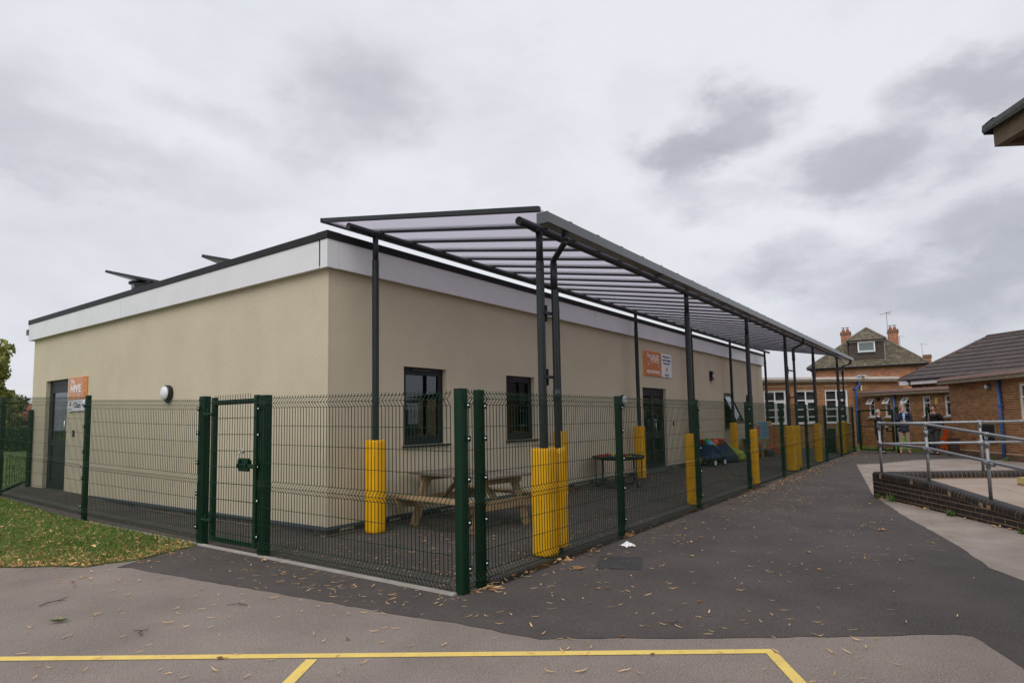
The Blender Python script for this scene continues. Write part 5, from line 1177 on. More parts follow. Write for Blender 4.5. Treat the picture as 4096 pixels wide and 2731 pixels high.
flat_roof(FW, -9, 2.35, -.22, 6, 2.985, 'felt_grey', fz=.10, zl=.03, zr_=-.02, lip=.2)
p = MB().tube([(.38,-.12,3.2),(.38,-.12,2.9),(.38,-.12,2.83),(.25,-.07,2.68),(.25,-.07,2.6),(.23,-.07,.25)], .055, 14).build('downpipe', A_['blue_pipe'], FW, True)
MB().cyl((.38,-.12,2.86),(.38,-.12,2.94),.07,n=14).cyl((.25,-.07,2.60),(.25,-.07,2.69),.07,n=14).cyl((.24,-.07,1.62),(.24,-.07,1.70),.068,n=14).bx(.12,.37,-.05,-.02,2.63,2.66).build('pipe_collar', A_['blue_pipe'], p, True)
MB().tube([(.50,-.08,2.80),(.50,-.08,2.36),(.54,-.10,2.28),(.72,-.16,2.24)], .035, 10).build('overflow_pipe', A_['cream'], FW, True)
MB().bx(.49,.58,-.24,-.16,3.0,3.24).build('rainwater_box', A_['fascia_conc'], FW)
# --- taller block with the dark tiled hipped roof
TBL, TBA = (26.32,-4.75), rad(227.3)
TB = thing('tiled_block', 'taller old school block with white fascia under a dark brown tiled hipped roof', 'building', (*TBL,0), TBA)
EZ = 2.90; RY, RX0, RZ = 1.95, 2.55, 4.47
mortar_wall(TB, .3, 11, 2.2, 2.86, [(.95,1.55,2.42,2.68),(2.0,2.6,2.42,2.68)], y=.36, back=3.6)
brn = MB()
row = 0; z = 2.2
while z < 2.8:
    x = .3-(.1125 if row % 2 else 0)
    while x < 8:
        a_, b_ = max(x,.3), x+.215
        if not (z > 2.36 and z < 2.69 and (.93 < (a_+b_)/2 < 1.57 or 1.98 < (a_+b_)/2 < 2.62)): brn.rnd = random.random(); brn.bx(a_,b_,.345,.37,z,z+.065)
        x += .225
    z += .075; row += 1
stuff(brn.build('brickwork', A_['brick_red_a'], TB))
for a, b in ((.95,1.55),(2.0,2.6)):
    w = MB().bx(a,b,.37,.42,2.65,2.68).bx(a,a+.03,.37,.42,2.42,2.65).bx(b-.03,b,.37,.42,2.42,2.65).bx((a+b)/2-.02,(a+b)/2+.02,.37,.42,2.42,2.65).build('window', A_['fascia_conc'], TB)
    MB().bx(a,b,.395,.40,2.42,2.66).build('pane', A_['glass_far'], w)
MB().bx(.02,11,.0,.03,2.70,2.885).bx(.0,.02,0,3.9,2.70,2.885).build('fascia_board', A_['upvc'], TB)
MB().bx(.0,11,.03,.36,2.70,2.72).build('soffit', A_['upvc'], TB)
MB().tube([(.45,-.05,2.89),(11,-.05,2.89)], .045, 10).build('gutter', A_['black_gutter'], TB, True)
MB().tube([(.57,-.05,2.87),(.57,-.02,2.66),(.95,.28,2.56),(1.0,.32,2.40),(1.0,.32,2.2)], .03, 8).build('downpipe', A_['black_gutter'], TB, True)
bkt = MB()
for i in range(22): bkt.bx(.5+i*.45,.53+i*.45,-.10,0,2.835,2.85)
bkt.build('gutter_bracket', A_['black_gutter'], TB)
# interlocking tiles, each with a double roll
def tile_mesh(w, l, m):
    n = 12; pr3 = []
    for i in range(n+1):
        t = i/n; pr3.append((t*w, .016*(math.sin(t*4*PI-PI/2)*.5+.5)))
    vs = []
    for yy, lift in ((0,.030),(l*1.08,.0)):
        vs += [(x, yy, z+lift) for x, z in pr3]
    vs += [(x, 0, z+.030-.028) for x, z in pr3]
    k = n+1
    fs = [(i,i+1,k+i+1,k+i) for i in range(n)]+[(2*k+i,2*k+i+1,i+1,i) for i in range(n)]
    return MB().add(vs, fs)
def tiled_slope(root, org, ux, uy, nrm, length, slope, clipf, w, l, mpart, mstuff, npart, near, name='roof_tile'):
    """org eave corner; ux along eave, uy up the slope"""
    ux, uy, nrm = Vector(ux), Vector(uy), Vector(nrm); M = Matrix((ux, uy, nrm)).transposed()
    base = tile_mesh(w*.985, l, None); spots = []
    j = 0
    while j*l < slope-.02:
        i = 0; off = 0
        while i*w < length:
            if clipf(i*w+w/2, j*l+l*.5): spots.append((i*w, j*l))
            i += 1
        j += 1
    spots.sort(key=lambda s: -near(*s))
    tm = None
    if npart:
        tm = MB(); tm.v = base.v[:]; tm.f = base.f[:]; tm.r = base.r[:]; tm.v = [tuple(M @ Vector(v)) for v in tm.v]; tm = tm.mesh(name, A_[mpart], False)
        for s, q in spots[:npart]: link(name, tm, root, tuple(Vector(org)+ux*s+uy*q+nrm*random.uniform(0,.004)))
    rest = spots[npart:]
    if rest:
        mb = MB()
        for s, q in rest:
            mb.rnd = random.random(); o = Vector(org)+ux*s+uy*q+nrm*random.uniform(0,.004); mb.add([o+(M @ Vector(v)) for v in base.v], base.f)
        stuff(mb.build(name+'s', A_[mstuff], root))
sl_ = math.hypot(RY, RZ-EZ); uy = Vector((0, RY, RZ-EZ)).normalized(); nn = Vector((1,0,0)).cross(uy)
MB().add([(0,0,EZ),(11,0,EZ),(11,RY,RZ),(RX0,RY,RZ)], [(0,1,2,3)]).add([(0,0,EZ),(RX0,RY,RZ),(0,2*RY,EZ)], [(0,1,2)]).add([(0,2*RY,EZ),(RX0,RY,RZ),(11,RY,RZ),(11,2*RY,EZ)], [(0,1,2,3)]).build('roof_slope', A_['tile_dark'], TB)
tiled_slope(TB, (0,-.06,EZ+.0), (1,0,0), uy, nn, 9.0, sl_, lambda s, q: s > RX0*q/sl_-.05, .30, .262, 'tile_dark', 'tile_dark_a', 300, lambda s, q: s)
MB().tube([(0,0,EZ+.03),(RX0,RY,RZ+.03)], .07, 8).build('hip_tiles', A_['ridge_brown'], TB, True)
MB().tube([(RX0-.05,RY,RZ+.03),(11,RY,RZ+.03)], .085, 8).build('ridge_tiles', A_['ridge_brown'], TB, True)
# pinkish brick pier at the end of the link
# ------------------------------------------------------------------ the house behind
HL, HA = (47.107,-1.077), rad(-83.5)
HO = thing('brick_house', 'orange-red brick house with tall dormer, hipped tiled roof and two chimneys', 'house', (*HL,0), HA)
h_ops = [(-.37,.17,3.4,4.385)]
mortar_wall(HO, -3.45, 3.7, -.2, 5.0, h_ops, 'mortar_house', back=8.4)
bw = MB(); row = 0; z = 2.6
while z < 4.86:
    x = -3.45-(.1125 if row % 2 else 0)
    while x < 3.7:
        a_, b_ = max(x,-3.45), min(x+.215,3.7)
        if not (z < 4.39 and a_ < .19 and b_ > -.39) and b_-a_ > .03: bw.rnd = random.random(); bw.add([(a_,-.004,z),(b_,-.004,z),(b_,-.004,z+.062),(a_,-.004,z+.062),(a_,.01,z),(b_,.01,z),(b_,.01,z+.062),(a_,.01,z+.062)], [(0,1,2,3),(0,4,5,1),(2,6,7,3),(1,5,6,2),(3,7,4,0)])
        x += .225
    z += .075; row += 1
stuff(bw.build('brickwork', A_['brick_house_a'], HO))
upvc_window(HO, -.37, .17, 3.4, 4.385, t=.07)
rep = MB()
for i in range(9):
    for j in range(6):
        if random.random() < .75: rep.bx(-.5+i*.11,-.5+i*.11+.085,-.008,-.003,4.42+j*.075,4.42+j*.075+.05)
rep.build('patched_brick', mat('patched_brick', (.45,.27,.19), .9), HO)
E0, E1, HEZ, HAX, HAY, HAZ = -3.72, 4.05, 4.99, .40, 4.3, 8.25
MB().bx(E0,E1,-.32,.0,HEZ-.12,HEZ-.02).build('eaves_soffit', A_['soffit'], HO)
MB().tube([(E0-.02,-.36,HEZ-.03),(E1+.02,-.36,HEZ-.03)], .06, 8).build('gutter', A_['black_gutter'], HO, True)
MB().tube([(-3.2,-.30,HEZ-.05),(-3.2,-.05,HEZ-.3),(-3.2,-.05,2.5)], .04, 8).tube([(3.35,-.30,HEZ-.05),(3.35,-.05,HEZ-.3),(3.35,-.05,2.5)], .04, 8).build('downpipe', mat('pipe_brown', (.16,.10,.08), .7), HO, True)
MB().cyl((-1.75,.0,4.62),(-1.75,-.09,4.62),.075,n=14).build('flue_terminal', A_['black_plastic'], HO)
MB().add([(E0,-.3,HEZ),(E1,-.3,HEZ),(HAX,HAY,HAZ-.03)], [(0,1,2)]).add([(E0,-.3,HEZ),(HAX,HAY,HAZ-.03),(HAX,8,HAZ-.03),(E0,8.5,HEZ)], [(0,1,2,3)]).add([(E1,-.3,HEZ),(E1,8.5,HEZ),(HAX,8,HAZ-.03),(HAX,HAY,HAZ-.03)], [(0,1,2,3)]).build('roof_slope', A_['tile_house_a'], HO)
hsl = math.hypot(HAY+.3, HAZ-HEZ); huy = Vector((0, HAY+.3, HAZ-HEZ)).normalized(); hnn = Vector((1,0,0)).cross(huy)
DX0, DX1, DY, DZ0, DZ1 = -.83, 1.44, .35, 5.36, 6.93
def hclip(s, q):
    x = E0+s; t = q/hsl; xl = E0+(HAX-E0)*t; xr = E1+(HAX-E1)*t
    if not (xl < x < xr): return False
    y = -.3+(HAY+.3)*t
    return not (DX0-.05 < x < DX1+.05 and y > DY-.05)
tiled_slope(HO, (E0,-.34,HEZ-.01), (1,0,0), huy, hnn, E1-E0, hsl, hclip, .235, .285, None, 'tile_house_a', 0, lambda s, q: 0)
for a in (E0, E1): MB().tube([(a,-.3,HEZ+.04),(HAX,HAY,HAZ)], .10, 8).build('hip_tiles', A_['ridge'], HO, True)
# dormer: tile-hung box with its own small hipped roof
dm = MB().bx(DX0,DX1,DY,HAY,DZ0-.1,DZ1-.02).build('dormer', A_['tile_hang_a'], HO)
th = MB(); z = DZ0
while z < DZ1-.06:
    x = DX0
    while x < DX1-.02:
        if not (-.30 < x+.08 < .96 and 6.05 < z+.06 < 6.9): th.rnd = random.random(); th.add([(x+.003,DY-.022,z),(min(x+.165,DX1),DY-.022,z),(min(x+.165,DX1),DY-.004,z+.115),(x+.003,DY-.004,z+.115),(x+.003,DY-.002,z),(min(x+.165,DX1),DY-.002,z)], [(0,1,2,3),(4,5,1,0)])
        x += .168
    z += .105
stuff(th.build('hung_tiles', A_['tile_hang_a'], dm))
w = MB().bx(-.26,.87,DY-.07,DY,6.10,6.18).bx(-.26,.87,DY-.07,DY,6.76,6.84).bx(-.26,-.17,DY-.07,DY,6.18,6.76).bx(.78,.87,DY-.07,DY,6.18,6.76).build('dormer_window', A_['upvc'], dm)
MB().bx(-.18,.79,DY-.045,DY-.04,6.17,6.77).build('pane', A_['blind'], w) if False else MB().bx(-.18,.79,DY-.045,DY-.04,6.17,6.77).build('pane', mat('dormer_glass', (.16,.19,.20), .15), dm)
MB().bx(-.30,.91,DY-.10,DY-.02,6.02,6.09).build('window_flashing', A_['lead'], dm)
MB().bx(DX0,DX1,DY-.05,DY-.005,6.84,6.925).build('dormer_fascia', A_['upvc'], dm)
MB().bx(DX1,DX1+.06,DY-.03,DY+.05,DZ0-.05,DZ1-.05).build('cheek_flashing', A_['lead'], dm)
MB().tube([(DX0-.13,.15,6.95),(DX1+.13,.15,6.95)], .05, 8).build('dormer_gutter', mat('gutter_brown', (.075,.045,.035), .6), dm, True)
for pts in ([(DX0-.12,.12,6.97),(DX1+.12,.12,6.97),(HAX,HAY-.2,HAZ+.02)],[(DX0-.12,.12,6.97),(HAX,HAY-.2,HAZ+.02),(DX0-.12,HAY,6.97)],[(DX1+.12,.12,6.97),(DX1+.12,HAY,6.97),(HAX,HAY-.2,HAZ+.02)]): MB().add(pts, [(0,1,2)]).build('dormer_roof', A_['tile_house_a'], HO)
dsl = math.hypot(HAY-.32, HAZ-6.95); duy = Vector((0, HAY-.32, HAZ-6.95)).normalized(); dnn = Vector((1,0,0)).cross(duy); DA0, DA1 = DX0-.12, DX1+.12
tiled_slope(HO, (DA0,.10,6.96), (1,0,0), duy, dnn, DA1-DA0, dsl, lambda s, q: DA0+(HAX-DA0)*q/dsl < DA0+s < DA1+(HAX-DA1)*q/dsl, .235, .70, None, 'tile_house_a', 0, lambda s, q: 0)
for a in (DA0, DA1): MB().tube([(a,.12,7.0),(HAX,HAY-.2,HAZ+.06)], .085, 8).build('dormer_hip_tiles', A_['ridge'], HO, True)
def chimney(par, x0, x1, y0, y1, z0, z1, pots=2):
    c = MB().bx(x0,x1,y0,y1,z0,z1-.2).build('chimney', A_['mortar_house'], par)
    b = MB(); z = z0; row = 0
    while z < z1-.25:
        for f in range(2):
            x = x0-(.11 if row % 2 else 0)
            while x < x1: 
                b.rnd = random.random(); b.bx(max(x,x0),min(x+.215,x1),y0-.006,y0,z,z+.063); x += .225
            break
        y = y0-(.11 if row % 2 else 0)
        while y < y1: b.rnd = random.random(); b.bx(x0-.006,x0,max(y,y0),min(y+.215,y1),z,z+.063); b.bx(x1,x1+.006,max(y,y0),min(y+.215,y1),z,z+.063); y += .225
        z += .075; row += 1
    stuff(b.build('brickwork', A_['brick_house_a'], c))
    MB().bx(x0-.05,x1+.05,y0-.05,y1+.05,z1-.26,z1-.10).bx(x0-.02,x1+.02,y0-.02,y1+.02,z1-.10,z1).build('chimney_cap', mat('chimney_cap', (.26,.13,.085), .9, c2=(.17,.10,.07), nscale=8), c)
    for i in range(pots):
        x = x0+(x1-x0)*(.28+.42*i)
        MB().lathe([(.11,z1),(.12,z1+.03),(.10,z1+.12),(.12,z1+.14),(.12,z1+.20),(.09,z1+.21)], 14, (x,(y0+y1)/2,0)).build('chimney_pot', A_['terracotta'], c)
        MB().cyl((x,(y0+y1)/2,z1+.21),(x,(y0+y1)/2,z1+.33),.03,n=8).cyl((x,(y0+y1)/2,z1+.33),(x,(y0+y1)/2,z1+.36),.15,n=12).build('pot_cowl', A_['lead'], c)
    return c
chimney(HO, -1.42, -.71, 4.3, 5.1, 6.0, 8.18); chimney(HO, 1.87, 2.56, 4.3, 5.1, 6.0, 8.08)
ant = MB().cyl((1.86,4.25,7.5),(1.86,4.25,9.5),.022,n=6)
ant.tube([(1.45,4.1,9.30),(2.2,4.4,9.45)],.012,5)
for i in range(6): q = 1.5+i*.13; ant.tube([(q-.05,4.4,9.28+.03*i),(q+.05,3.9,9.34+.03*i)],.008,5)
ant.tube([(1.86,4.2,9.42),(2.12,4.0,9.25)],.02,5).build('tv_aerial', A_['galv'], HO)
MB().cyl((2.63,4.3,6.3),(2.63,4.3,7.5),.018,n=6).tube([(2.55,4.3,7.5),(2.98,4.3,7.42)],.012,5).tube([(2.7,4.2,7.5),(2.7,4.4,7.5)],.008,5).build('tv_aerial', A_['galv'], HO)
# neighbour's chimney showing behind the dark roof
H2 = thing('neighbour_house', 'house mostly hidden behind the dark tiled roof, only its brick chimney and roof corner showing', 'house', (HL[0]+math.cos(HA)*4.6-math.sin(HA)*8, HL[1]+math.sin(HA)*4.6+math.cos(HA)*8, 0), HA)
chimney(H2, -.2,.3,0,.6,3.0,6.22, 0)
MB().add([(-.6,-.4,5.05),(3.5,-.4,4.4),(3.5,3,6.0),(.4,3,5.8)], [(0,1,2,3)]).bx(-.5,4,0,4,0,4.6).build('roof', A_['tile_dark'], H2)
MB().cyl((-.28,0,6.0),(-.28,0,7.2),.015,n=6).tube([(-.45,0,7.1),(.1,0,7.05)],.01,5).cyl((-.75,0,5.3),(-.75,0,6.2),.012,n=6).tube([(-.75,0,6.2),(-.55,0,6.12)],.012,5).build('tv_aerial', A_['galv'], H2)
# ------------------------------------------------------------------ near school block: its roof corner shows at the top right edge
NBL = (-.42,-7.25); NBA = math.atan2(-.54,-.84)
NB = thing('near_block', 'roof corner of the near school block, dark felt over a pebbledash fascia', 'building', (*NBL,0), NBA)
zb = 3.20
MB().bx(0,8,0,.05,zb,zb+.115).bx(0,.05,.05,8,zb,zb+.115).build('roof_fascia', A_['pebbledash'], NB)
MB().bx(.05,8,.05,8,zb+.02,zb+.04).build('soffit', A_['soffit'], NB)
MB().bx(.28,8,.28,.30,zb-.03,zb+.02).bx(.28,.30,.30,8,zb-.03,zb+.02).build('soffit_batten', A_['soffit'], NB)
vs = []; n = 40
fe = MB()
for ax in (0, 1):
    pts = []
    pr4 = [(-.045,.10),(-.05,.12),(-.045,.155),(-.02,.17),(.05,.172)]
    for i in range(n+1):
        s = -.03+8*i/n
        for o_, k in pr4: 
            q = (s, o_) if ax == 0 else (o_, s)
            pts.append((q[0]+random.uniform(-.002,.002), q[1]+random.uniform(-.002,.002), zb+k+random.uniform(-.004,.004)))
    m_ = len(pr4); fe.add(pts, [((i)*m_+j,(i+1)*m_+j,(i+1)*m_+j+1,i*m_+j+1) for i in range(n) for j in range(m_-1)])
fe.build('roof_felt', A_['felt_dark'], NB)
MB().bx(-.0,8,-.0,8,zb+.116,zb+.168).build('roof_deck', A_['felt_dark'], NB)
nb_ops = [(1.2,2.3,.9,2.1),(3.2,4.3,.9,2.1),(5.2,6.3,.9,2.1)]
NBW = MB(); wall_mb(NBW, lambda a, z, d: (a, .75+d, z), .75, 8, -.05, zb+.02, nb_ops, .12); wall_mb(NBW, lambda a, z, d: (.75+d, a, z), .75, 8, -.05, zb+.02, [], .1)
NBW.build('wall', mat('brick_plain', (.22,.095,.04), .85, c2=(.27,.13,.055), nscale=4, bump=.3, bscale=40), NB)
for a, b, c, d in nb_ops: 
    w = MB().bx(a,b,.78,.84,c,c+.06).bx(a,b,.78,.84,d-.06,d).bx(a,a+.06,.78,.84,c+.06,d-.06).bx(b-.06,b,.78,.84,c+.06,d-.06).bx((a+b)/2-.03,(a+b)/2+.03,.78,.84,c+.06,d-.06).build('window', A_['upvc'], NB)
    MB().bx(a,b,.81,.82,c+.03,d-.03).build('pane', A_['glass_far'], w); MB().bx(a,b,.86,.87,c,d).build('blind', A_['blind'], w)
# ------------------------------------------------------------------ left background: tree, hedge, houses beyond the field
def leaf_cloud(blobs, n, size, flat=.6, seed=1):
    r = np.random.default_rng(seed); tot = sum(b[3]*b[4]*b[5] for b in blobs); V = []; F = []; R = []
    for cx, cy, cz, a, b, c in blobs:
        m = int(n*a*b*c/tot)
        d = r.normal(size=(m,3)); d /= np.linalg.norm(d, axis=1)[:,None]; q = r.uniform(.25,1,m)**.45
        P = d*q[:,None]*np.array([a,b,c])+np.array([cx,cy,cz])
        u = r.normal(size=(m,3)); u /= np.linalg.norm(u, axis=1)[:,None]; w = np.cross(u, r.normal(size=(m,3))); w /= np.linalg.norm(w, axis=1)[:,None]
        s = size*r.uniform(.6,1.4,m)[:,None]
        Q = np.stack([P-u*s, P+w*s*flat, P+u*s, P-w*s*flat], 1).reshape(-1,3)
        o = len(V); V += Q.tolist(); F += [(o+4*i,o+4*i+1,o+4*i+2,o+4*i+3) for i in range(m)]; R += r.uniform(0.05,1,m).tolist()
    mb = MB(); mb.v = V; mb.f = F; mb.r = R; return mb
def tree(loc, label, h, blobs, n, size, m, seed, limbs=7):
    t = thing('tree', label, 'tree', loc, 0, 'trees beyond the playing field')
    r = np.random.default_rng(seed); tb = MB().tube([(0,0,-.1),(.05,.02,h*.3),(.0,.05,h*.65),(.05,0,h*.9)], [.22,.16,.09,.03], 9)
    for i in range(limbs):
        b = blobs[i % len(blobs)]; z = h*r.uniform(.25,.6); tb.tube([(0,.03,z),((b[0])*.5,(b[1])*.5,(z+b[2])*.5+.3),(b[0],b[1],b[2])], [.07,.05,.02], 6)
    tb.build('trunk', A_['bark'], t, True)
    leaf_cloud(blobs, n, size, .5, seed).build('crown', A_[m], t)
    return t
r_ = np.random.default_rng(11)
def blobs(n, sx, sy, z0, z1, rmin, rmax, seed):
    r = np.random.default_rng(seed); o = []
    for i in range(n):
        a = r.uniform(0,2*PI); z = r.uniform(z0, z1); k = math.sin(PI*(z-z0+.8)/(z1-z0+1.6)); q = r.uniform(rmin, rmax)
        o.append((sx*k*math.cos(a)*r.uniform(.3,1), sy*k*math.sin(a)*r.uniform(.3,1), z, q, q, q*.75))
    return o
tree((6.1,44.5,0), 'tall yellow-green tree at the left edge, feathery against the sky', 8.3, blobs(34,2.9,2.9,2.0,7.6,.5,1.1,3), 9000, .17, 'foliage_lime', 3)
tree((9.6,52,0), 'yellowing bushy tree just left of the beige building corner', 4.0, blobs(14,1.7,1.6,.9,3.4,.5,.9,5), 3500, .16, 'foliage_lime', 5)
tree((12.6,60,0), 'green tree crown beyond the field next to the beige wall', 4.6, blobs(16,2.2,2,1.0,4.0,.6,1.0,7), 3500, .18, 'foliage_green', 7)
tree((4.5,62,0), 'darker green tree behind the tall one at the left edge', 5.0, blobs(18,3.5,2.4,1.0,4.4,.7,1.2,9), 4200, .19, 'foliage_green', 9)
hd = thing('hedge', 'clipped dark green hedge along the far side of the field', 'hedge', (7.3,42.3,0), rad(-40))
hb = MB(); rr_ = np.random.default_rng(4); m = 11000
P = np.stack([rr_.uniform(-9,7,m), rr_.uniform(-.6,.6,m), rr_.uniform(0,1.5,m)],1)
face = rr_.integers(0,3,m); P[face==0,1] = -.6+rr_.normal(0,.05,(face==0).sum()); P[face==1,2] = 1.5+rr_.normal(0,.04,(face==1).sum())
u = rr_.normal(size=(m,3)); u /= np.linalg.norm(u,axis=1)[:,None]; w = np.cross(u, rr_.normal(size=(m,3))); w /= np.linalg.norm(w,axis=1)[:,None]
Q = np.stack([P-u*.09,P+w*.05,P+u*.09,P-w*.05],1).reshape(-1,3)
hb.v = Q.tolist(); hb.f = [(4*i,4*i+1,4*i+2,4*i+3) for i in range(m)]; hb.r = rr_.uniform(.05,1,m).tolist()
hb.build('foliage', A_['foliage_dark'], hd); MB().bx(-9,7,-.45,.45,0,1.35).build('core', A_['foliage_dark'], hd)
def far_house(loc, rz, w, d, eave, ridge, label, garage=False):
    t = thing('far_house', label, 'house', loc, rz, 'houses beyond the playing field')
    MB().bx(-w/2,w/2,0,d,0,eave).build('wall', A_['brick_a'], t)
    MB().prism([(-w/2-.3,-.3,eave),(-w/2-.3,d+.3,eave),(-w/2-.3,d/2,ridge)], (w+.6,0,0)).build('roof', A_['red_roof'], t)
    for x in (-w*.28, w*.28):
        f = MB().bx(x-.8,x+.8,-.06,0,eave-1.5,eave-.4).build('window', A_['upvc'], t); MB().bx(x-.7,x+.7,-.07,-.06,eave-1.4,eave-.5).build('pane', A_['glass_far'], f)
    if garage: MB().bx(-w/2-3.4,-w/2-.1,-.2,3,0,1.9).build('garage', A_['brick_a'], t); MB().bx(-w/2-3.6,-w/2,-.32,3.1,1.9,2.25).build('garage_fascia', A_['upvc'], t)
    return t
far_house((12.3,62.5,0), rad(-35), 7, 6, 2.2, 3.9, 'brick bungalow with red roof and white garage edge, seen through the fence', True)
far_house((3,70,0), rad(-28), 9, 7, 2.6, 4.6, 'red-roofed brick house hidden behind trees at the far left edge')

# ------------------------------------------------------------------ people
def skin_obj(name, m, verts, edges, radii, root=0, parent=None, sub=2, xform=None, wob=0):
    """one continuous skinned surface grown along a skeleton"""
    me = bpy.data.meshes.new(name); me.from_pydata(verts, edges, []); me.materials.append(A_[m])
    o = bpy.data.objects.new(name, me); COL.objects.link(o)
    if parent: o.parent = parent
    lay = me.skin_vertices if len(me.skin_vertices) else None
    if lay is None:
        bm = bmesh.new(); bm.from_mesh(me); bm.verts.layers.skin.verify(); bm.to_mesh(me); bm.free()
    sv_ = me.skin_vertices[0].data
    for i, r in enumerate(radii):
        sv_[i].radius = r if isinstance(r, tuple) else (r, r); sv_[i].use_root = (i == root)
    s = o.modifiers.new('skin', 'SKIN'); s.use_smooth_shade = True; s.branch_smoothing = .6
    ss = o.modifiers.new('subsurf', 'SUBSURF'); ss.levels = sub; ss.render_levels = sub
    return o
class Sk:
    def __init__(s): s.v = []; s.e = []; s.r = []
    def p(s, co, r, frm=None):
        s.v.append(tuple(co)); s.r.append(r)
        if frm is not None: s.e.append((frm, len(s.v)-1))
        return len(s.v)-1
def lerp(a, b, t): return tuple(a[i]+(b[i]-a[i])*t for i in range(3))
def person(loc, heading, H, arms, legs, label, mats, bulk=1.0, fem=False, head_turn=0., jacket=True, tie=False, belly=0.):
    """local: x forward, y left, z up. arms = ((elbow, wrist, hand direction) left, right); legs = ((knee, ankle) left, right)"""
    sw = (.105 if fem else .122)*H; hipw = .055*H
    b = Sk(); sk = {}
    pel = b.p((0,0,.53*H), (.075*H*bulk,.062*H*bulk)); w1 = b.p((.004,0,.60*H), (.072*H*bulk,.058*H*bulk), pel); ch = b.p((.0,0,.72*H), (.082*H*bulk,.062*H*bulk), w1)
    sh = b.p((-.006,0,.805*H), (.058*H,.042*H), ch); nk = b.p((.004,0,.852*H), .030*H, sh); jw = b.p((.018*H,0,.888*H), (.036*H,.038*H), nk); hd_ = b.p((.010*H,0,.935*H), (.044*H,.050*H), jw); tp = b.p((.004*H,0,.975*H), (.034*H,.038*H), hd_)
    A_pts = []
    for (el_, wr, hdn), s in zip(arms, (1,-1)):
        so = (-.006, s*sw, .797*H); a0 = b.p(lerp((0,0,.80*H), so, .6), .040*H, sh); a1 = b.p(so, .034*H, a0); e1 = b.p(el_, .025*H, a1); wv = b.p(wr, .0165*H, e1)
        hd2 = Vector(hdn).normalized(); side = hd2.cross(Vector((0,0,1)) if abs(hd2.z) < .8 else Vector((1,0,0))).normalized()
        palm = Vector(wr)+hd2*.05; pv = b.p(palm, (.024,.016), wv)
        nrm = side.cross(hd2)
        for k in range(4):
            base = palm+hd2*.035+side*(.0225-.015*k); ln = (.065,.075,.07,.055)[k]
            f0 = b.p(base, .0085, pv); f1 = b.p(base+hd2*ln*.5-nrm*.006, .008, f0); b.p(base+hd2*ln*.9-nrm*.022, .007, f1)
        t0 = b.p(palm+side*.032-hd2*.01, .010, pv); b.p(palm+side*.05+hd2*.03-nrm*.008, .008, t0)
        A_pts.append((so, el_, wr))
    L_pts = []
    for (kn, an), s in zip(legs, (1,-1)):
        hp = (0, s*hipw, .50*H); h0 = b.p(hp, .056*H*bulk, pel); k1 = b.p(kn, .036*H, h0); cf = b.p(lerp(kn, an, .35), .034*H, k1); an1 = b.p(an, .022*H, cf); b.p((an[0]-.03,an[1],.035), .026, an1); b.p((an[0]+.13,an[1]+s*.025,.03), .026, an1)
        L_pts.append((hp, kn, an))
    o = skin_obj('person', mats['skin'], b.v, b.e, b.r, 0, None, 2); o.location = loc; o.rotation_euler = (0,0,heading); tag(o, label, 'person', 'people talking by the far gate')
    # coat or shirt
    j = Sk(); top = mats['top']; ex = 1.13
    hem = .455*H if jacket else .52*H
    j0 = j.p((.0,0,.66*H), (.084*H*bulk*ex,.066*H*bulk*ex+belly*.5)); jb = j.p((.006,0,.575*H), (.082*H*bulk*ex,.066*H*bulk*ex+belly), j0)
    if jacket: jm = j.p((.004,0,.52*H), (.088*H*bulk*ex,.070*H*bulk*ex), jb); jh = j.p((.004,0,hem), (.094*H*bulk*ex,.076*H*bulk*ex), jm); j.p((.004,0,hem-.03*H), (.096*H*bulk*ex,.078*H*bulk*ex), jh)
    else: jh = j.p((.004,0,hem), (.078*H*bulk*ex,.066*H*bulk*ex+belly*.7), jb)
    j1 = j.p((-.002,0,.735*H), (.092*H*bulk*1.06,.070*H*bulk*1.06), j0); j2 = j.p((-.008,0,.812*H), (.066*H,.046*H), j1)
    for (so, el_, wr), s in zip(A_pts, (1,-1)):
        a0 = j.p(lerp((0,0,.80*H), so, .62), .046*H, j2); a1 = j.p(so, .041*H, a0); m1 = j.p(lerp(so, el_, .5), .037*H, a1); e1 = j.p(el_, .034*H, m1); m2 = j.p(lerp(el_, wr, .5), .031*H, e1); j.p(lerp(el_, wr, .93), .026*H, m2)
    skin_obj('jacket' if jacket else 'shirt', top, j.v, j.e, j.r, 0, o, 2)
    tq = Sk(); p0 = tq.p((0,0,.535*H), (.074*H*bulk,.060*H*bulk))
    for (hp, kn, an), s in zip(L_pts, (1,-1)):
        h0 = tq.p((hp[0],hp[1]*1.05,hp[2]-.015*H), .056*H*bulk, p0); t1 = tq.p(lerp(hp, kn, .5), .050*H*bulk, h0); k1 = tq.p(kn, .045*H, t1); c1 = tq.p(lerp(kn, an, .5), .042*H, k1); tq.p((an[0],an[1],.075), .040*H, c1)
    skin_obj('trousers', mats['legs'], tq.v, tq.e, tq.r, 0, o, 2)
    for (hp, kn, an), s in zip(L_pts, (1,-1)):
        q = Sk(); a = q.p((an[0]-.045,an[1],.045), (.042,.04)); c = q.p((an[0]+.04,an[1]+s*.008,.042), (.044,.036), a); q.p((an[0]+.16,an[1]+s*.028,.030), (.042,.026), c); skin_obj('shoe', mats['shoes'], q.v, q.e, q.r, 0, o, 1)
    # head features
    hz = .925*H; fx = .018*H
    R_h = .052*H
    Mh = Matrix.Rotation(head_turn, 4, 'Z')
    def hb_(mb, nm, m, sm=True): mb.v = [tuple(Mh @ Vector((x, y, z))) for x, y, z in mb.v]; return mb.build(nm, A_[m], o, sm)
    cap = MB(); n, mm = 16, 8
    hs = (.060*H, .052*H, .056*H); cx = .004*H; cz = .944*H
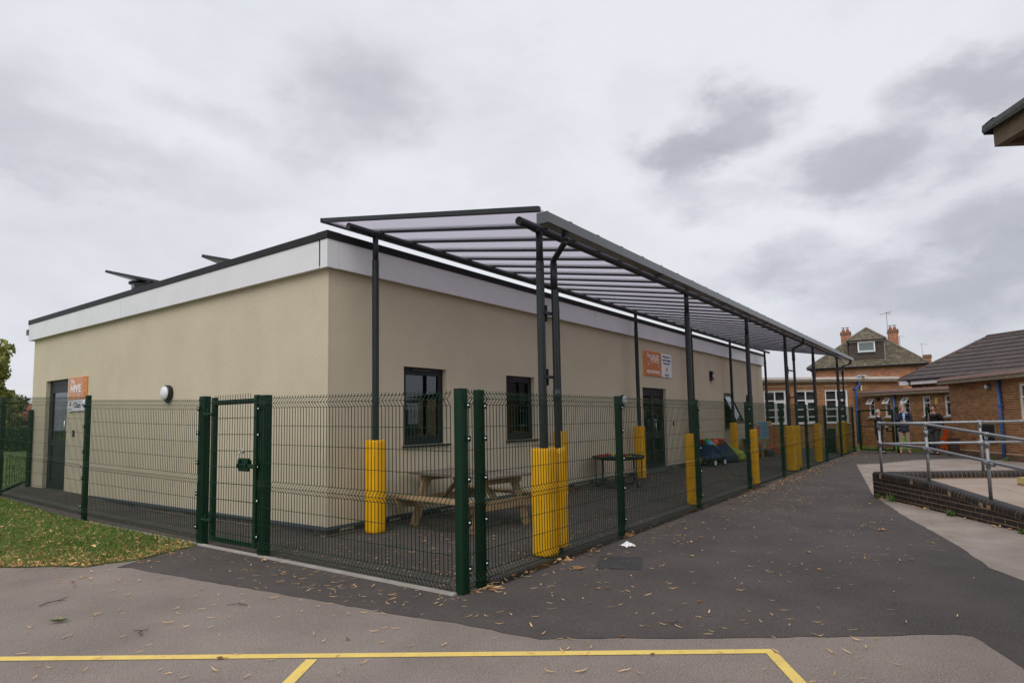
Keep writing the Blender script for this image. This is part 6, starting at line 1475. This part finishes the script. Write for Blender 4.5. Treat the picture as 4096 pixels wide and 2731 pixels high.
    for i in range(mm+1):
        th = PI*.62*i/mm
        for k in range(n):
            a = 2*PI*k/n; front = max(0, math.cos(a)); lim = 1-.42*front*(1 if th > .9 else 0); t2 = min(th, 1.05) if front > .35 else th
            cap.v.append((cx-.006+hs[0]*math.sin(t2)*math.cos(a), hs[1]*math.sin(t2)*math.sin(a), cz+hs[2]*math.cos(t2)))
    for i in range(mm):
        for k in range(n): cap.f.append((i*n+k,i*n+(k+1)%n,(i+1)*n+(k+1)%n,(i+1)*n+k)); cap.r.append(0)
    hb_(cap, 'hair', mats['hair'])
    nose = MB().add([(fx+.034*H,0,hz+.012*H),(fx+.032*H,-.008*H,hz-.014*H),(fx+.032*H,.008*H,hz-.014*H),(fx+.050*H,0,hz-.012*H)], [(0,1,3),(0,3,2),(1,2,3)]); hb_(nose, 'nose', mats['skin'])
    for s in (-1,1):
        hb_(MB().ball((fx+.0335*H, s*.017*H, hz+.010*H), .0045*H, 8, 6), 'eye', 'print_black')
        hb_(MB().box((fx+.036*H, s*.017*H, hz+.021*H), (.006*H,.018*H,.004*H)), 'eyebrow', mats['hair'])
        hb_(MB().ball((.004*H, s*.052*H, hz+.002*H), .012*H, 8, 6, (.9,.4,1.3)), 'ear', mats['skin'])
    hb_(MB().box((fx+.036*H, 0, hz-.027*H), (.008*H,.024*H,.0045*H)), 'mouth', 'terracotta')
    if mats.get('beard'):
        hb_(MB().ball((.030*H,0,hz-.036*H), .030*H, 12, 8, (.85,.95,.75)), 'beard', mats['beard'])
    # shirt front, collar, tie
    f = MB(); xf_ = .062*H*bulk
    if mats.get('front'):
        f.add([(xf_+.028,-.030*H,.815*H),(xf_+.028,.030*H,.815*H),(xf_+.052,.020*H,.74*H),(xf_+.050,.0,.60*H),(xf_+.052,-.020*H,.74*H)], [(0,1,2,4),(4,2,3)]).build('shirt_front', A_[mats['front']], o)
        MB().tube([(.028*H*math.cos(a)+.006, .034*H*math.sin(a), .838*H-.012*math.cos(a)) for a in [2*PI*i/14 for i in range(15)]], .011*H, 6).build('collar', A_[mats['front']], o, True)
    if tie:
        MB().prism([(xf_+.058+belly*.4,-.012*H,.825*H),(xf_+.058+belly*.4,.012*H,.825*H),(xf_+.07+belly,.024*H,.60*H),(xf_+.072+belly,0,.575*H),(xf_+.07+belly,-.024*H,.60*H)], (.006,0,0)).build('tie', A_['tie'], o)
    if mats.get('badge'):
        MB().box((xf_+.05, .045*H, .735*H), (.004,.055,.065), Matrix.Rotation(.25,3,'X')).build('name_badge', A_['paper'], o)
    return o
H = 1.66
person((22.0,-4.3,.004), rad(-72), H, (((-.02,.20,.66*H),(.17,.10,.60*H),(1,-.5,.1)), ((-.02,-.20,.66*H),(.18,-.08,.59*H),(1,.5,.1))), (((.02,.085,.27*H),(-.01,.09,.045*H)), ((.03,-.075,.27*H),(.03,-.085,.045*H))),
       'smiling grey-haired woman in a dark navy jacket and trousers standing left of the two men', dict(skin='skin', top='cloth_dnavy', legs='cloth_dnavy', shoes='shoe_black', hair='hair_grey', front='shirt_white', badge=1), 1.12, True)
H = 1.86
person((22.15,-5.08,.004), rad(196), H, (((.08,.27,.64*H),(.20,.02,.645*H),(.2,-1,0)), ((.13,-.20,.655*H),(.150,-.030,.845*H),(-.1,.25,1))), (((.02,.11,.27*H),(-.01,.13,.045*H)), ((.02,-.10,.27*H),(.03,-.13,.045*H))),
       'tall silver-haired man in a navy blazer and khaki trousers with hand on chin', dict(skin='skin', top='cloth_navy', legs='cloth_khaki', shoes='shoe_brown', hair='hair_pale', front='shirt_blue'), 1.12, False, .35)
H = 1.79
person((21.7,-6.05,.004), rad(140), H, (((-.13,.30,.63*H),(-.12,.12,.55*H),(.2,-1,-.2)), ((-.16,-.28,.63*H),(-.13,-.10,.55*H),(.2,1,-.2))), (((.03,.09,.27*H),(.0,.11,.045*H)), ((.02,-.09,.27*H),(-.04,-.11,.045*H))),
       'dark-haired bearded man in a black shirt and striped tie with hands behind his back', dict(skin='skin', top='cloth_black', legs='cloth_grey', shoes='shoe_black', hair='hair_dark', beard='hair_dark'), 1.18, False, .0, False, True, .03)
# play equipment seen behind the people: lime slide and orange toy frame with white hoops
t = thing('toy_slide', 'bright lime green plastic play seat on the grass behind the mesh fence', 'play equipment', (25.0,-4.95,.01), rad(100)); t.scale = (.72,.72,.72)
bev(MB().prism([(-.55,-.25,0),(.55,-.25,0),(.48,-.25,.32),(.25,-.25,.42),(.22,-.25,.75),(-.12,-.25,.78),(-.15,-.25,.42),(-.45,-.25,.34)], (0,.35,0)).build('body', A_['lime'], t), .05, 3)
t = thing('play_hoops', 'orange and white tubular play frame by the brown brick corner behind the man in black', 'play equipment', (22.75,-6.42,.0), rad(205))
MB().bx(-.10,.02,-.1,.0,0,.95).bx(-.14,.04,-.12,.02,.95,1.02).bx(-.1,.0,-.4,-.1,.2,.28).bx(-.1,.0,-.4,-.1,.5,.58).build('frame', A_['orangep'], t)
for z in (.42,.92): MB().tube([(.0,-.15,z),(-.3,-.2,z-.02),(-.55,-.15,z+.04),(-.6,0,z+.06)], .035, 10).build('hoop', A_['sign_white'], t, True)
MB().cyl((-.32,-.2,.05),(-.32,-.2,.42),.03,n=10).build('leg', A_['sign_white'], t)

# ------------------------------------------------------------------ fallen leaves
def in_poly(x, y, P):
    c = False; j = len(P)-1
    for i in range(len(P)):
        if (P[i][1] > y) != (P[j][1] > y) and x < (P[j][0]-P[i][0])*(y-P[i][1])/(P[j][1]-P[i][1])+P[i][0]: c = not c
        j = i
    return c
def leaf_mb(l, w, curl, seed):
    r = random.Random(seed); n = 5; mb = MB(); vs = []
    for i in range(n):
        t = i/(n-1); ww = w*math.sin(PI*min(.97,max(.05,t)))**.8; x = (t-.5)*l; b = curl*(t-.5)**2*l+r.uniform(0,.004); side = r.uniform(-.15,.15)*w
        vs += [(x, -ww/2+side, .002+b+curl*ww*.8), (x, side, .002+b), (x, ww/2+side, .002+b+curl*ww*r.uniform(.4,1.1))]
    fs = []
    for i in range(n-1): fs += [(i*3,i*3+3,i*3+4,i*3+1),(i*3+1,i*3+4,i*3+5,i*3+2)]
    return mb.add(vs, fs)
LEAF = [leaf_mb(random.uniform(.045,.080), random.uniform(.006,.012), random.uniform(.1,.7), i) for i in range(9)]+[leaf_mb(.055,.034,.5,20), leaf_mb(.042,.022,.9,21)]
LM = [m.mesh('fallen_leaf', A_['leaf_tan'] if i < 8 else A_['leaf_brown']) for i, m in enumerate(LEAF)]
cand = []
def scatter(n, x0, x1, y0, y1, dens, tagname, zf=lambda x, y: .0045):
    k = 0
    while k < n:
        x, y = random.uniform(x0, x1), random.uniform(y0, y1)
        if random.random() < dens(x, y): cand.append((x, y, zf(x, y), tagname)); k += 1
lawn_edge = [(-1.19,1.02),(-1.96,.77),(-2.49,.88),(-3.04,1.69),(-7.2,7.8)]
def d_edge(x, y):
    b = 9
    for p, q in zip(lawn_edge[:-1], lawn_edge[1:]):
        vx, vy = q[0]-p[0], q[1]-p[1]; t = max(0, min(1, ((x-p[0])*vx+(y-p[1])*vy)/(vx*vx+vy*vy))); b = min(b, math.hypot(x-p[0]-t*vx, y-p[1]-t*vy))
    return b
LAWN = lawn_edge+[(-7,12),(-1.19,12)]
pale = lambda x, y: 1.0 if not in_poly(x, y, LAWN) else 0
scatter(420, -4.6, -.3, -6.6, .8, lambda x, y: pale(x, y)*(.35+.65*math.exp(-max(0,-y-.5)*.12)) if x+.35*y < -1.9 or True else 0, 'pale')
scatter(110, -1.9, -1.14, -3.4, .5, lambda x, y: 1, 'dark')
scatter(480, -1.0, 8, -7.0, -3.4, lambda x, y: math.exp(-(-3.4-y)*.42), 'dark')
scatter(420, 6, 21, -5.4, -3.4, lambda x, y: .45+.55*math.exp(-(-3.4-y)*.9), 'far')
scatter(260, -1.0, 2.6, -3.2, -.3, lambda x, y: .45+.55*max(0,(-y)/3.3), 'yard')
scatter(900, 2.6, 22, -3.25, -.2, lambda x, y: .5+.5*min(1,(x/12)), 'yard')
scatter(120, -1.0, 12, -3.46, -3.36, lambda x, y: 1, 'drain', lambda x, y: .012)
scatter(40, -1.1, -.05, -.5, 8, lambda x, y: 1, 'yard', lambda x, y: .005+gz(x, y))
scatter(130, 2.5, 15, -8.6, -5.6, lambda x, y: 1 if not in_poly(x, y, [(7.83,-5.54),(2.5,-8.9),(5,-12),(12,-9)]) and y > -.32*(x-1.88)-7.9 else 0, 'concrete', lambda x, y: .009)
scatter(60, 20, 24, -6.5, -3.2, lambda x, y: 1, 'far')
scatter(520, -7.2, -1.3, .2, 6.5, lambda x, y: math.exp(-d_edge(x, y)*5)*(.25 if not in_poly(x, y, LAWN) else 1), 'edge', lambda x, y: .012 if in_poly(x, y, LAWN) else .006)
def in_view(x, y, z):
    d = Vector((x, y, z))-CAM; zf = d.dot(_f)
    if zf < .5: return False
    u = 2492.55*d.dot(_r)/zf; v = 2492.55*d.dot(_u)/zf
    return abs(u) < 2040 and v > -(2731-1471.6)
cand.sort(key=lambda c: (0 if in_view(*c[:3]) else 1, (Vector(c[:3])-CAM).length))
LBLS = {'pale':'dry tan leaf curled on the pale worn tarmac of the playground', 'dark':'dry tan leaf curled on the dark tarmac path outside the fence', 'far':'dry leaf on the far stretch of the dark path', 'yard':'dry leaf on the dark tarmac inside the fenced yard', 'drain':'dry leaf caught along the drain below the right-hand fence', 'concrete':'dry leaf on the pale concrete beside the ramp wall', 'edge':'dry tan leaf in the drift between the grass and the pale tarmac'}
rest = MB(); cnt = 0
for x, y, z, tg in cand:
    if not in_view(x, y, z): continue
    k = random.choices(range(11), [3,3,3,3,3,3,3,3,1.2,.7,.5])[0]; rz = random.gauss(-.9,.9); sc = random.uniform(.7,1.15)
    if cnt < 300:
        o = link('fallen_leaf', LM[k], None, (x, y, z), rz); o.scale = (sc,sc,sc); o.rotation_euler = (random.uniform(-.15,.15), random.uniform(-.1,.1), rz); tag(o, LBLS[tg], 'leaf', 'fallen leaves'); cnt += 1
    else:
        rest.rnd = random.uniform(.05,1); c, s = math.cos(rz), math.sin(rz); rest.add([(x+(a*c-b*s)*sc, y+(a*s+b*c)*sc, z+h*sc) for a, b, h in LEAF[k].v], LEAF[k].f)
# thick drift of leaves on the grass and along its edge
def add_leaf(mb, x, y, z, sc, tilt=.4):
    k = random.randrange(11); M = Matrix.Rotation(random.uniform(0,2*PI),3,'Z') @ Matrix.Rotation(random.uniform(-tilt,tilt),3,'X') @ Matrix.Rotation(random.uniform(-tilt,tilt),3,'Y')
    mb.rnd = random.uniform(.05,1); mb.add([(M @ Vector(v))*sc+Vector((x,y,z)) for v in LEAF[k].v], LEAF[k].f)
k = 0
while k < 7500:
    x, y = random.uniform(-7.5,-1.22), random.uniform(.7,9)
    if not in_poly(x, y, LAWN): continue
    e = d_edge(x, y)
    if random.random() < math.exp(-e*2.4)*.95+.07: add_leaf(rest, x, y, .012+gz(x, y)+random.uniform(.0,.03)*(1-math.exp(-e*4)), random.uniform(.7,1.2), .5); k += 1
for i in range(420):
    x = random.gauss(9.6,1.6); y = -3.42-abs(random.gauss(0,.28)); add_leaf(rest, x, y, .007, random.uniform(.5,1.0))
for i in range(260): x = random.uniform(12,22.5); add_leaf(rest, x, -3.42-abs(random.gauss(0,.2)), .007, random.uniform(.5,1.0))
for i in range(260): x = random.uniform(4,22); y = random.uniform(-.25,-.03); add_leaf(rest, x, y, .007, random.uniform(.5,.9))
for i in range(500): 
    x = random.uniform(22.9,24.6); y = random.uniform(-6.2,-3.0); add_leaf(rest, x, y, .012, random.uniform(.6,1.1))
for cx, cy, n in ((.45,-3.42,16),(2.1,-3.4,16),(-.95,-3.42,14),(.95,-3.46,10)):
    for i in range(n): add_leaf(rest, cx+random.gauss(0,.09), cy+random.gauss(0,.035), .008, random.uniform(.8,1.4), .7)
for i in range(70):
    s_ = random.uniform(.2,5.2); c_, n_ = math.cos(RA), math.sin(RA); yy = -.02-abs(random.gauss(0,.05)); add_leaf(rest, RC[0]+c_*s_-n_*yy, RC[1]+n_*s_+c_*yy, .011, random.uniform(.6,1.3))
stuff(rest.build('leaf_litter', A_['leaf_mixed']))
# a few singular things on the ground
tag(leaf_mb(.13,.06,.5,77).build('fallen_leaf', A_['leaf_green'], None, False, loc=(-3.42,-1.15,.006), rotz=-.7), 'large dull green leaf on the pale tarmac above the yellow line', 'leaf', 'fallen leaves')
def maple(nm, m, loc, rz, s, label):
    P = []; 
    for i in range(20): a = 2*PI*i/20; r = s*(1 if i % 4 == 0 else (.42 if i % 2 == 0 else .62)); P.append((r*math.cos(a), r*math.sin(a), .004+.02*random.random()))
    tag(MB().add(P+[(0,0,.012)], [(i,(i+1)%20,20) for i in range(20)]).build(nm, A_[m], None, loc=loc, rotz=rz), label, 'leaf', 'fallen leaves')
maple('fallen_leaf', 'leaf_brown', (.20,-3.72,.006), .4, .085, 'big brown lobed leaf on the tarmac below the yellow double pad')
maple('fallen_leaf', 'leaf_brown', (4.05,-6.02,.006), 1.2, .07, 'dark brown lobed leaf on the dark path near the concrete edge')
maple('fallen_leaf', 'leaf_tan', (-.62,-2.9,.007), 2.0, .10, 'big pale crumpled leaf inside the fence near the corner post')
for i, (x, y, rz, l, lb) in enumerate(((-3.35,-.5,.3,.28,'thin dark bent twig on the pale tarmac left of the playground'),(-2.35,-2.0,1.9,.16,'short curved dark twig lying on the pale tarmac in the middle'),(-3.2,-2.05,1.2,.17,'small twig touching the yellow line on the pale tarmac'),(-.95,-5.1,-.9,.13,'brown straight twig on the dark tarmac near its lower edge'))):
    tag(MB().tube([(0,0,.006),(l*.3,.02,.012),(l*.6,.0,.010),(l,.05,.006)], [.004,.004,.003,.002], 5).tube([(l*.5,.01,.01),(l*.7,-.05,.008)],[.003,.0015],4).build('twig', A_['bark'], None, loc=(x,y,.004), rotz=rz), lb, 'twig', 'twigs on the tarmac')
# ------------------------------------------------------------------ grass blades
def blades(n, samp, hmin, hmax, w, m, nm, zf):
    V = []; F = []; R = []; k = 0
    while k < n:
        x, y = samp()
        if x is None: continue
        h = random.uniform(hmin, hmax); a = random.uniform(0, 2*PI); b = random.uniform(0, 2*PI); ln = h*random.uniform(.2,.9); z = zf(x, y); c, s = math.cos(a)*w, math.sin(a)*w; o = len(V)
        V += [(x-c,y-s,z),(x+c,y+s,z),(x+math.cos(b)*ln*.4+c*.6,y+math.sin(b)*ln*.4+s*.6,z+h*.7),(x+math.cos(b)*ln,y+math.sin(b)*ln,z+h)]
        F += [(o,o+1,o+2),(o,o+2,o+3)]; q = random.uniform(.05,1); R += [q,q]; k += 1
    mb = MB(); mb.v = V; mb.f = F; mb.r = R
    return stuff(mb.build(nm, A_[m]))
def s_lawn():
    y = .72+8.8*random.random()**1.6; x = random.uniform(-7.0,-1.2)
    if not in_poly(x, y, LAWN): return None, None
    if random.random() > min(1, .22+d_edge(x, y)*.9): return None, None
    return x, y
blades(64000, s_lawn, .018, .06, .0035, 'grass_blade', 'grass', lambda x, y: .006+gz(x, y))
def s_far():
    x, y = random.uniform(-6,8), random.uniform(12.5,30); return (x, y)
blades(9000, s_far, .03, .08, .02, 'grass_blade', 'grass', lambda x, y: .006+gz(x, y))
def s_verge():
    x, y = random.uniform(23.6,27.5), random.uniform(-6.5,3)
    if not in_poly(x, y, [(24.9,3),(24.5,-3.0),(23.75,-3.55),(23.45,-4.4),(23.3,-5.5),(23.3,-6.4),(24.6,-6.8),(28,-3),(26,3)]): return None, None
    return x, y
blades(9000, s_verge, .03, .07, .008, 'grass_blade', 'grass', lambda x, y: .008)
# weeds at the foot of the ramp wall and by the blue downpipe
def weed(x, y, s, label, n=46):
    mb = MB()
    for i in range(n):
        a = random.uniform(0,2*PI); l = s*random.uniform(.5,1.2); e = random.uniform(.3,1.3); w = .012; mb.rnd = random.uniform(.05,1); bx_, by_ = random.gauss(0,s*.5), random.gauss(0,s*.25)
        d = Vector((math.cos(a)*math.cos(e), math.sin(a)*math.cos(e), math.sin(e))); p = Vector((-math.sin(a), math.cos(a), 0))*w
        o = Vector((bx_, by_, 0)); mb.add([o, o+d*l*.5+p, o+d*l, o+d*l*.5-p], [(0,1,2,3)])
    tag(mb.build('weed', A_['weed'], None, loc=(x, y, .008)), label, 'weed', 'weeds at the wall feet')
def rw_pt(s, y): c_, n_ = math.cos(RA), math.sin(RA); return RC[0]+c_*s-n_*y, RC[1]+n_*s+c_*y
weed(*rw_pt(.30,-.06), .09, 'green weed tuft at the left end of the dark ramp wall'); weed(*rw_pt(.72,-.07), .14, 'taller leafy weed a little right of the ramp wall end'); weed(*rw_pt(2.35,-.06), .10, 'weed tuft halfway along the foot of the ramp wall'); weed(*rw_pt(3.75,-.05), .07, 'small weed at the ramp wall foot near the right edge')
weed(*onwall(RBL,RBA,2.85,-.15,0)[:2], .14, 'low weeds left of the blue downpipe foot on the brown block'); weed(*onwall(RBL,RBA,3.5,-.15,0)[:2], .14, 'low weeds right of the blue downpipe foot on the brown block')
